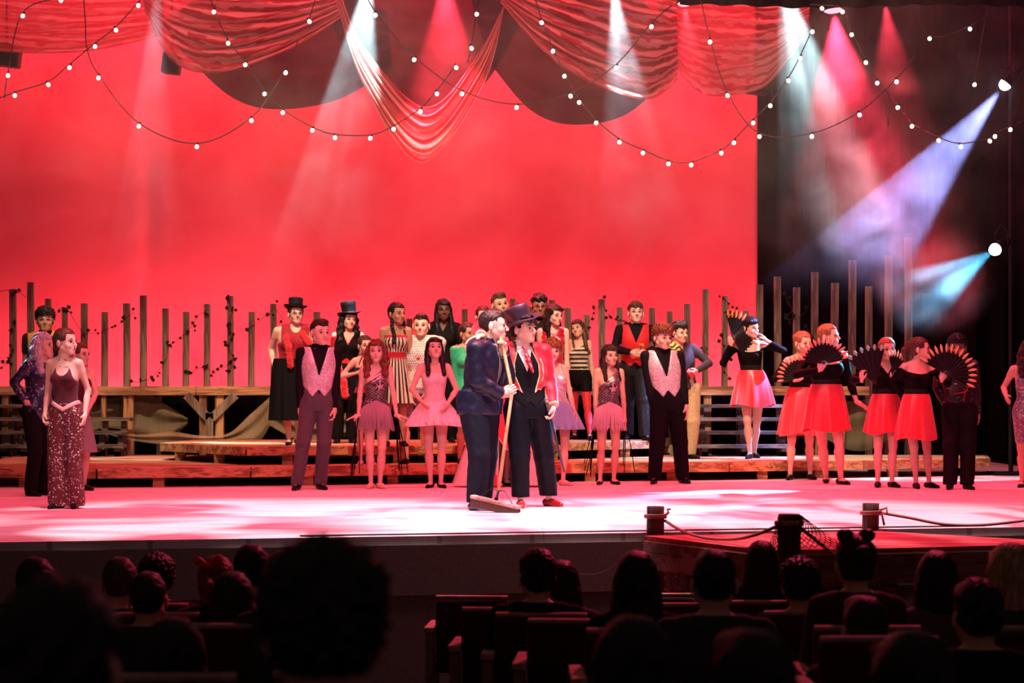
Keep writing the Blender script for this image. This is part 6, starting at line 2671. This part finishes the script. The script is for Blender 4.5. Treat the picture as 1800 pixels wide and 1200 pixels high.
# shirt collar, tie, buttons
P.garment('collar', cloth('white_collar', (.82, .78, .74), .6), ['neck'], .016, .822, .862, [lambda x, y, z: np.minimum(.55 * (z - .815) + .004 - np.abs(x), -y)])
h = P.h
tp = [P.loc(-.004 * h + P.lean, -.062 * h, .828 * h), P.loc(-.002 * h + P.lean * .8, -.074 * h, .815 * h), P.loc(.002 * h + P.lean * .6, -.088 * h, .76 * h), P.loc(.008 * h, -.092 * h, .70 * h)]
V, F = field_mesh([CAP(tp[0], tp[1], .018, .015, .004), CAP(tp[1], tp[2], .013, .025, .004), CAP(tp[2], tp[3], .025, .012, .004)], .006)
mesh_obj('tie', [(V, F, 0)], sequin('red_sparkle_tie', (.50, .01, .03), (.9, .6, .6), .12, 90), P.root)
bm_ = MB()
for z in (.665, .635, .605, .580):
    c = P.loc(.004 * h, -.0805 * h, z * h)
    bm_.lathe([(.002, -.003), (.006, 0), (.002, .004)], tuple(c), 8, M=Matrix.Rotation(R(90), 3, 'X'))
V, F = quads(bm_)
mesh_obj('buttons', [(V, F, 0)], SHOEB, P.root)
P.hat(cloth('plum_black_silk_hat', (.040, .024, .045), .35, spec=.6), r=.083, crown=.135, brim=.138, tilt=(-14, -14), zoff=.160, flare=1.10, curl=.016)
g = P.grip['B']
top, bot = P.world(g + np.array([-.03, -.01, .14])), P.world(g + np.array([.13, .0, -.50]))
t = thing('cane', bot, 'black cane with a studded handle in the hand of the ringmaster', 'cane')
MB().tube([top, bot], [.012, .009], 10).build('shaft', cloth('black_lacquer', (.02, .018, .03), .25), t, smooth=True)
MB().lathe([(.010, -.12), (.018, -.10), (.016, -.05), (.020, -.02), (.016, .012), (.004, .02)], top, 16, M=(top - bot).normalized().to_track_quat('Z', 'Y').to_matrix()).build('handle', sequin('studded_handle', (.10, .05, .06), (.8, .6, .6), .2, 110), t, smooth=True)

JN = P = Person(843, 895, 546, 0, 'm', 1.14, yaw=62, hyaw=84, hroll=3, sk='fair', hair='short', hc='dark', hx=861,
                armA=(884, 694, -.14, (-.8, -.3, -.8), dict(dir=(.7, -.3, .35), palm=(.3, .9, .2), curl=1.15, thumb_to=(0, 0, 1))),
                armB=(884, 622, -.02, (.2, .4, -1), dict(dir=(.0, -.25, 1), palm=(-.2, -1, 0), curl=1.1, thumb_to=(-1, 0, .2))),
                legA=(836, 897), legB=(848, 890), footyaw=(62, 70), label='janitor in a dark navy jacket and trousers holding a push broom, back partly turned')
P.garment('shirt', cloth('grey_work_shirt', (.18, .18, .20), .8), ['torso', 'traps', 'neck'], .009, .55, .85, [vneck(.82, .5)])
P.garment('jacket', NAVY, SLV, .030, .475, .852, [lambda x, y, z: np.minimum(np.minimum(.012 + (z - .6) * .16 - np.abs(x - .01), -y), z - .5)],
          disp=lambda X, Y, Z: .0030 * np.sin(Z * 34 + X * 24 + Y * 30) + .0015 * np.sin(X * 60 - Z * 45), extra=[
    LOFT([.47 * P.h, .50 * P.h, .56 * P.h, .60 * P.h], [0] * 4, [0] * 4, [.112 * P.h, .118 * P.h, .116 * P.h, .105 * P.h], [.082 * P.h, .088 * P.h, .088 * P.h, .08 * P.h], R(62))])
P.garment('collar', NAVY, ['neck'], .022, .815, .862, [lambda x, y, z: np.minimum(.5 * (z - .80) - np.abs(x), -y)])
P.trousers(NAVYT, wide=1.22, hem=.04)
P.shoes(SHOEW)

# push broom
byw = gy(899, 0)
gt = P.world(P.grip['B'])
gb = P.world(P.grip['A'])
hb = at(876, 862, byw - .06)
ht = gt + (gt - gb).normalized() * 0.10
t = thing('push_broom', (hb.x, hb.y, 0), 'wide push broom with a pale wooden handle held between the janitor and the ringmaster', 'broom')
MB().tube([ht, gt, gb, hb], [.0155, .0155, .015, .0145], 14).build('handle', WOODH, t, smooth=True)
ha, hbb = at(829, 872, byw - .04), at(914, 892, byw - .20)
ax = (hbb - ha).normalized()
rot = ax.to_track_quat('X', 'Z').to_matrix()
cen = (ha + hbb) / 2
MB().box(cen, ((hbb - ha).length, 0.085, 0.032), rot, bev=0.012).build('head_block', wood('grey_pink_block', (.22, .12, .10), (.42, .28, .24), scale=(6, 30, 30)), t)
br = MB()
rnd = random.Random(3)
nrm = rot @ Vector((0, 0, 1))
sdv = rot @ Vector((0, 1, 0))
for i in range(64):
    for j in range(4):
        p0 = cen + ax * ((i / 63 - .5) * (hbb - ha).length * .96) + sdv * ((j - 1.5) * .020) - nrm * .012
        L = min(.070, max(p0.z - .004, .02))
        p1 = p0 + Vector((rnd.uniform(-.004, .004), rnd.uniform(-.004, .004), -L))
        br.tube([p0, p1], [.0052, .0062], 4)
br.build('bristles', cloth('brown_bristle', (.09, .045, .035), .9), t)
MB().tube([hb, hb + (cen - hb) * .55, cen + nrm * .02], [.010, .012, .018], 8).build('ferrule', SHOEB, t)
for k_ in (-1, 1):
    MB().tube([hb, hb + ax * k_ * .06 + Vector((0, 0, .01)), cen + ax * k_ * .155 + nrm * .014], .0042, 6).build('brace', SHOEB, t)

# ================================================================== fan dancers at the right
FANB = cloth('black_fan_leaf', (.014, .013, .015), .5, var=.5)
RIB = cloth('fan_rib', (.03, .025, .025), .35)


def fan(pivot, r, a0, a1, tip, label, n=13, tilt=0.0, turn=0.0, pscale=1.0):
    """opened folding fan; angles counted from picture right, anticlockwise"""
    t = thing('folding_fan', pivot, label, 'fan', 'folding fans with petal tips')
    M = Matrix.Rotation(R(turn), 3, 'Z') @ Matrix.Rotation(R(tilt), 3, 'X')
    pv = Vector(pivot)
    m_ = 2 * n
    leaf = MB()
    vs = []
    for i in range(m_ + 1):
        a = R(a0 + (a1 - a0) * i / m_)
        dpt = .006 if i % 2 else -.006
        for rr in (.16, 1.0):
            vs.append(pv + M @ Vector((math.cos(a) * r * rr, dpt * rr, math.sin(a) * r * rr)))
    fs = [(2 * i, 2 * i + 1, 2 * i + 3, 2 * i + 2) for i in range(m_)]
    leaf.add(vs, fs)
    leaf.build('leaf', FANB, t, solid=.002)
    rb = MB()
    for i in range(n + 1):
        a = R(a0 + (a1 - a0) * i / n)
        rb.tube([pv + M @ Vector((0, -.006, 0)), pv + M @ Vector((math.cos(a) * r, -.008, math.sin(a) * r))], .0022, 5)
    rb.build('ribs', RIB, t)
    pr = None
    for i in range(n):
        a = R(a0 + (a1 - a0) * (i + .5) / n)
        dr = Vector((math.cos(a), 0, math.sin(a)))
        sd = Vector((-math.sin(a), 0, math.cos(a)))
        pm = MB()
        prof = [(-.12, .004), (0, .010), (.3, .016), (.62, .015), (.85, .009), (1.0, .002)]
        L = r * .34 * pscale
        rings = []
        for q, w_ in prof:
            c = pv + M @ (dr * (r * .95 + L * q))
            rings.append([c + M @ (sd * w_ * r * 4.6 * (13 / n if n > 13 else 1) * (pscale ** .5) * x_ + Vector((0, y_ * .006, 0))) for x_, y_ in ((-1, 0), (0, -1), (1, 0), (0, 1))])
        vv = [p for rg in rings for p in rg]
        ff = [(4 * k + j, 4 * k + (j + 1) % 4, 4 * k + 4 + (j + 1) % 4, 4 * k + 4 + j) for k in range(len(prof) - 1) for j in range(4)] + [(3, 2, 1, 0), tuple(4 * len(prof) - 4 + j for j in range(4))]
        pm.add(vv, ff)
        pm.build('petal', tip, t, smooth=True)
    return t


ORG = cloth('orange_petals', (.85, .32, .06), .6)
YEL = cloth('cream_yellow_petals', (.90, .56, .26), .6)
PNK = cloth('coral_petals', (.88, .34, .22), .6)
GRN = cloth('pale_green_petals', (.30, .62, .42), .6)


def dancer_dress(P, zn=.79, sleeves=True, skz=.355, seed=0, vneck_=False, w=.165):
    cuts = [vneck(zn - .04, .7)] if vneck_ else [lambda x, y, z: z - (zn - .028 + 3.0 * x * x) + 0 * y]
    P.garment('bodice', BLKVEL, ['torso', 'traps'] + (['A', 'B'] if sleeves else []), .009, .555, .83, cuts, arm_cuts=True)
    P.garment('corset', cloth('black_brocade', (.028, .026, .022), .5, var=.8, scale=120), ['torso'], .014, .55, .66, [lambda x, y, z: (.552 + np.abs(x) * .35) - z + 0 * y])
    P.skirt(REDSAT, .625, skz, (.086, .070), (w, w * .86), 9, .055, seed=seed, shape=.72, hemwave=.010)


P = Person(1322, 806, 557, LOWZ, 'f', .92, yaw=-4, hyaw=42, hpitch=-3, sk='fair', hair='sidebun', hc='black', hx=1316, armA=(1283, 606, -.10, (-.6, .1, -1), dict(dir=(-.15, -.2, 1), palm=(.6, .8, 0), curl=1.1)),
           armB=(1344, 598, -.10, (1, .2, -.8), dict(dir=(-.5, 0, .6), palm=(-.6, 0, -.8), curl=.8)), legA=(1318, 806), legB=(1326, 800, 0), lipred=True,
           label='dancer in black bodice and red skirt standing on the platform with a raised fan')
dancer_dress(P, .78, w=.158, skz=.375)
P.shoes(SHOEB)
fan(P.world(P.grip['A']) + Vector((.01, -.03, .0)), .27, -58, 104, ORG, 'black fan with orange petals held up by the dancer on the platform', turn=12, n=16)

P = Person(1407, 843, 583, 0, 'f', .94, yaw=-3, hyaw=28, hpitch=-6, sk='fair', hair='bun', hc='ginger', hx=1409, armA=(1392, 668, -.22, (-1, .1, -.6), dict(dir=(.7, -.2, .3), palm=(.1, .9, .3), curl=1.1)), armB=(1432, 690, .10),
           legA=(1389, 843), legB=(1424, 842), label='smiling dancer with pinned ginger hair in a red skirt, behind the taller dancer')
dancer_dress(P, .785, skz=.305, seed=2, w=.150)
P.shoes(SHOEB)
fan(P.world(P.grip['A']) + Vector((-.01, -.02, -.01)), .215, 40, 195, PNK, 'black fan with coral petals across the chest of the ginger-haired dancer')

P = Person(1452, 850, 570, 0, 'f', 1.12, yaw=6, hyaw=55, hpitch=4, sk='fair', hair='tied', hc='ginger', hx=1453, armA=(1434, 650, -.24, (-1, .1, -.6), dict(dir=(.5, -.2, .7), palm=(.1, .9, .3), curl=1.1)),
           armB=(1505, 706, -.04, (-.1, 1, -.3), dict(curl=.2, dir=(.8, -.1, -.5))), legA=(1452, 848), legB=(1478, 851), label='tall ginger-haired dancer lit cyan at the right, arm stretched down to the right')
dancer_dress(P, .775, skz=.335, seed=3, w=.150)
P.shoes(SHOEB, strap=True)
fan(P.world(P.grip['A']) + Vector((.0, -.03, -.01)), .235, 12, 172, PNK, 'black fan with coral petals held at the chest of the tall dancer', n=15)

P = Person(1556, 855, 594, 0, 'f', .95, yaw=3, hyaw=10, hpitch=-2, sk='fair', hair='bun', hc='ginger', hx=1557, armA=(1511, 668, -.14, (-.8, .3, -.6), dict(dir=(-.1, -.2, 1), palm=(.8, .5, 0), curl=1.0)),
           armB=(1563, 668, -.22, (1, .3, -.8), dict(dir=(.2, -.3, .6), palm=(-.4, .9, 0), curl=.9)), legA=(1543, 856), legB=(1568, 856), label='dancer holding two fans, one open before her mouth, hair rimmed with pale blue')
dancer_dress(P, .80, skz=.360, vneck_=True, seed=4, w=.142)
P.shoes(SHOEB)
fan(P.world(P.grip['A']) + Vector((.13, -.05, -.13)), .40, 76, 138, GRN, 'nearly closed black fan seen from behind, left of the dancer with two fans', n=6, turn=-20, pscale=.45)
fan(P.world(P.grip['B']) + Vector((-.02, -.03, -.02)), .215, -30, 112, YEL, 'black fan with cream petals held in front of the dancer with two fans', turn=35)

P = Person(1610, 858, 593, 0, 'f', .93, yaw=12, hyaw=70, hpitch=2, sk='fair', hair='ponytail', hc='brown', hx=1613, armB=(1646, 668, -.28, (1, .3, -.8), dict(dir=(.1, -.2, 1), palm=(.2, 1, 0), curl=.9)), armA=(1590, 700, .05),
           legA=(1610, 858), legB=(1633, 857), label='brown-haired dancer in profile holding the widest fan toward the boy in black')
dancer_dress(P, .785, skz=.325, seed=5, w=.140)
P.shoes(SHOEB)
fan(P.world(P.grip['B']) + Vector((.03, -.03, -.02)), .255, -30, 152, YEL, 'wide black fan with cream petals between the dancer and the boy in black', n=16)

P = Person(1687, 857, 591, 0, 'm', .98, yaw=-4, hyaw=-14, sk='tan', hair='curly', hc='black', hx=1682, armB=(1718, 728, -.02, (1, .6, 0), dict(curl=1.0)), armA=(1664, 712, .04),
           legA=(1670, 860), legB=(1700, 860), label='curly-haired boy in a black suit with beaded shoulders and red braid')
P.garment('jacket', BLKSEQ, SLV, .016, .56, .86, [roundneck(.83, .016)], tint=None)
P.trousers(BLK, wide=1.12)
P.shoes(SHOEB)
h = P.h
P.tube_part('red_braid', [pp(P, 1672, 692, -.135), pp(P, 1684, 690, -.15), pp(P, 1692, 688, -.15)], .004, REDC)
P.tube_part('red_braid', [pp(P, 1700, 664, -.13), pp(P, 1697, 680, -.14), pp(P, 1690, 692, -.15), pp(P, 1689, 706, -.14)], .004, REDC)

P = Person(1808, 858, 598, 0, 'f', 1.0, yaw=-12, hyaw=10, sk='fair', hair='wavy', hc='dark', armA=(1768, 698, -.03, (-1, .5, 0)), legA=(1797, 856), legB=(1822, 856),
           label='girl in a grey sequined dress at the right edge of the picture')
P.garment('dress', GREYSEQ, ['torso', 'traps', 'legAt', 'legBt'], .010, .30, .80, [armholes(.080, .70)])
P.shoes(SHOEB, strap=True)
# ------------------------------------------------------------------ theatre seats
SEATC = cloth('dark_red_plush', (.06, .008, .010), .9)
SEATM = cloth('dark_seat_metal', (.02, .018, .018), .5)
PANEL = wood('dull_side_panel', (.16, .10, .08), (.26, .17, .14), scale=(3, 3, 3))
ARMW = wood('varnished_arm_wood', (.36, .20, .15), (.55, .36, .28), scale=(4, 4, 4))


def seat_row_y(py, z=.86):
    """distance of a seat whose back top (z above the raked floor) shows at row py"""
    return (1 + .30 - .5 * 1.15 / 16.5 - z) / ((py - HOR) / FPX - 1.15 / 16.5)


_seat = []
SEATS = []


def seat(x, Y, label, rz=0.0):
    fz = house_z(Y)
    SEATS.append((x, Y))
    if not _seat:
        t = thing('theatre_seat', (x, Y, fz), label, 'seat', 'theatre seats', R(rz))

        def part(name, mb_, mat, par=t, **kw):
            me_o = mb_.build(name, mat, None, loc=(0, 0, 0), **kw)
            me_o.parent = par
            return me_o
        part('backrest', MB().box((0, 0, .60), (.48, .07, .50), Matrix.Rotation(.12, 3, 'X'), bev=.03), SEATC, smooth=True)
        part('backrest_trim', MB().box((0, -.028, .855), (.47, .035, .022), Matrix.Rotation(.12, 3, 'X'), bev=.008), wood('pale_back_edge', (.30, .18, .14), (.45, .30, .25), scale=(3, 3, 3)))
        part('cushion', MB().box((0, .26, .43), (.46, .44, .09), bev=.03), SEATC, smooth=True)
        for sx in (-1, 1):
            part('armrest', MB().box((sx * .268, .06, .652), (.066, .44, .035), bev=.008), ARMW)
            part('side_panel', MB().box((sx * .268, .06, .315), (.050, .40, .63), bev=.006), PANEL)
        _seat.append(t)
        return t
    src = _seat[0]
    t = src.copy()
    COL.objects.link(t)
    t.location = (x, Y, fz)
    t.rotation_euler = (0, 0, R(rz))
    t['label'] = label
    for ch in src.children:
        c = ch.copy()
        COL.objects.link(c)
        c.parent = t
    return t


for px, py, lab in ((830, 1047, 'empty seat farthest left and nearest the stage, back edge lit red'), (888, 1068, 'second empty seat, in front of the leftmost lit one'),
                    (952, 1077, 'third empty seat with a wooden arm, left of the long-haired heads'), (1015, 1088, 'fourth seat of the lit group, half covered by a person')):
    Y = seat_row_y(py)
    seat(wx(px, Y), Y, lab, -4)

# ------------------------------------------------------------------ the audience, seen from behind
DKC = [cloth('dark_jumper', (.022, .018, .020), .9), cloth('charcoal_shirt', (.035, .032, .034), .9), cloth('dim_maroon_top', (.05, .012, .015), .9),
       cloth('dim_grey_blouse', (.09, .08, .08), .9)]
aud = [
    # px, head top, width, hair, colour, sex, label, top cloth, lean
    (60, 985, 70, 'short', 'black', 'm', 'short-haired audience member at the far left, below the girl in maroon', 0),
    (208, 984, 62, 'short', 'brown', 'm', 'audience member with brown hair lit red on top, left of the dark curly head', 2),
    (275, 981, 74, 'curly', 'black', 'm', 'audience member with bushy black hair left of the red-lit ponytail', 0),
    (258, 1010, 66, 'short', 'dark', 'm', 'audience member with a smooth round head below the bushy black hair', 1),
    (378, 980, 62, 'ponytail', 'auburn', 'f', 'audience girl with a red-lit ponytail and bow', 2),
    (441, 962, 66, 'short', 'black', 'm', 'audience member with short black hair, highest head of the left block', 0),
    (408, 1009, 78, 'long', 'dark', 'f', 'long-haired audience member below the red-lit ponytail', 1),
    (498, 972, 80, 'long', 'brown', 'f', 'audience member with brown hair just left of the huge dark head', 1),
    (945, 972, 70, 'messy', 'black', 'm', 'audience member with messy black hair at the left of the right block', 0),
    (988, 988, 64, 'long', 'dark', 'f', 'slim long-haired audience member beside the messy black hair', 1),
    (1120, 973, 82, 'long', 'black', 'f', 'audience woman with long dark hair left of the looped net', 0),
    (1257, 972, 80, 'short', 'black', 'm', 'audience member with a round short-haired head before the dock corner', 1),
    (1340, 953, 58, 'verylong', 'dark', 'f', 'audience member with spread dark hair left of the thick bollard', 0),
    (1408, 990, 82, 'curly', 'black', 'm', 'audience member with curly hair below the thick bollard', 0),
    (1506, 942, 72, 'bun', 'dark', 'f', 'audience girl with two hair buns, tallest head of the right block', 2),
    (1650, 972, 76, 'bob', 'black', 'f', 'audience member with a dark bob and pale shoulders at the right', 3),
    (1778, 958, 80, 'long', 'blond', 'f', 'audience member with lighter long hair at the right edge', 1),
    (1524, 1054, 80, 'short', 'dark', 'm', 'low audience head in front of the girl with two buns', 1),
    (1722, 1028, 92, 'messy', 'black', 'm', 'dark audience head before the dark bob at the right', 0),
    (568, 980, 265, 'curly', 'black', 'm', 'very large dark head nearest the camera left of the aisle', 0),
    (92, 1042, 235, 'messy', 'black', 'm', 'large dark head nearest the camera at the bottom left', 0),
    (300, 1092, 120, 'long', 'black', 'f', 'dark head low between the two large near heads', 0),
    (1115, 1092, 150, 'long', 'black', 'f', 'near dark head at the bottom right of the aisle', 0),
    (1330, 1120, 150, 'short', 'black', 'm', 'near dark head at the bottom under the round short-haired head', 0),
    (1610, 1118, 150, 'bob', 'black', 'f', 'near dark head at the bottom right below the low head', 0),
]
SEATLAB = ['short-haired head at the far left', 'brown-haired head lit red on top', 'bushy-haired head at the left', 'smooth round head', 'girl with the red bow', 'highest head of the left block',
           'long-haired head below the red bow', 'brown-haired head beside the huge dark head', 'messy-haired head', 'slim long-haired head', 'long-haired woman left of the looped net',
           'round short-haired head before the dock', 'spread-haired head left of the thick bollard', 'curly head below the bollard', 'girl with two hair buns', 'dark bob with pale shoulders',
           'long-haired head at the right edge', 'low head in front of the two buns', 'dark messy head before the bob', '', 'large near head at the bottom left', 'low dark head at the bottom left',
           'near long-haired head right of the aisle', 'near short-haired head at the bottom', 'near bobbed head at the bottom right']
for i, (px, top, w, hs, hc, sx, lab, ci) in enumerate(aud):
    hw = .25 if hs == 'curly' else (.205 if hs in ('long', 'bob', 'messy', 'verylong') else .185)
    Y = FPX * hw / w
    Y = min(Y, 12.3)
    z0 = wz(top, Y) - 1.66
    rnd = random.Random(i)
    P = Person(px, 0, top, z0, sx, 1.0, yaw=180 + rnd.uniform(-8, 8), hyaw=180 + rnd.uniform(-14, 14), sk='light', hair=hs, hc=hc, dist=Y, seated=True, eyes=False,
               label=lab, group='seated audience', armA=None, armB=None)
    P.garment('shirt', DKC[ci], SLV if ci != 3 else ['torso', 'traps', 'Au', 'Bu'], .014, .46, .85)
    P.garment('trousers', BLK, ['torso', 'legA', 'legB'], .016, .06, .56)
    if i == 14:
        for s_ in (-1, 1):
            V, F = field_mesh([ELL((s_ * .045, .02, .225), (.036, .034, .030))], .006, disp=lambda X, Y_, Z: .003 * np.sin(X * 200 + Z * 180))
            mesh_obj('hair_bun', [(P.H(V), F, 0)], hairm('dark', HC['dark']), P.root)
    if i == 4:
        V, F = field_mesh([CAP((0, .12, .19), (-.05, .12, .225), .008, .022), CAP((0, .12, .19), (.05, .12, .215), .008, .022)], .006)
        mesh_obj('hair_bow', [(P.H(V), F, 0)], REDC, P.root)
    # the seat of this person
    Ys_ = Y - .24
    if Y > 3.8 and all(abs(wx(px, Y) - q[0]) > .5 or abs(Ys_ - q[1]) > .8 for q in SEATS):
        seat(wx(px, Y), Ys_, 'dark theatre seat of the ' + SEATLAB[i], rnd.uniform(-2, 2))
extra_seats = [(318, 1061, 'empty seat with a red-lit edge right of the smooth round head'), (335, 1086, 'seat edge lit red below the first empty one at the left'),
               (1158, 1043, 'empty seat left of the dock corner net'), (1190, 1060, 'seat with a red-lit edge under the looped net'), (1330, 1062, 'seat with a red-lit edge left of the curly head'),
               (1460, 1096, 'dim seat left of the low audience head'), (1610, 1090, 'dim seat below the pale shoulders')]
for px, py, lab in extra_seats:
    Y = seat_row_y(py)
    if any(abs(wx(px, Y) - q[0]) < .5 and abs(Y - q[1]) < .8 for q in SEATS):
        continue
    seat(wx(px, Y), Y, lab, 0)
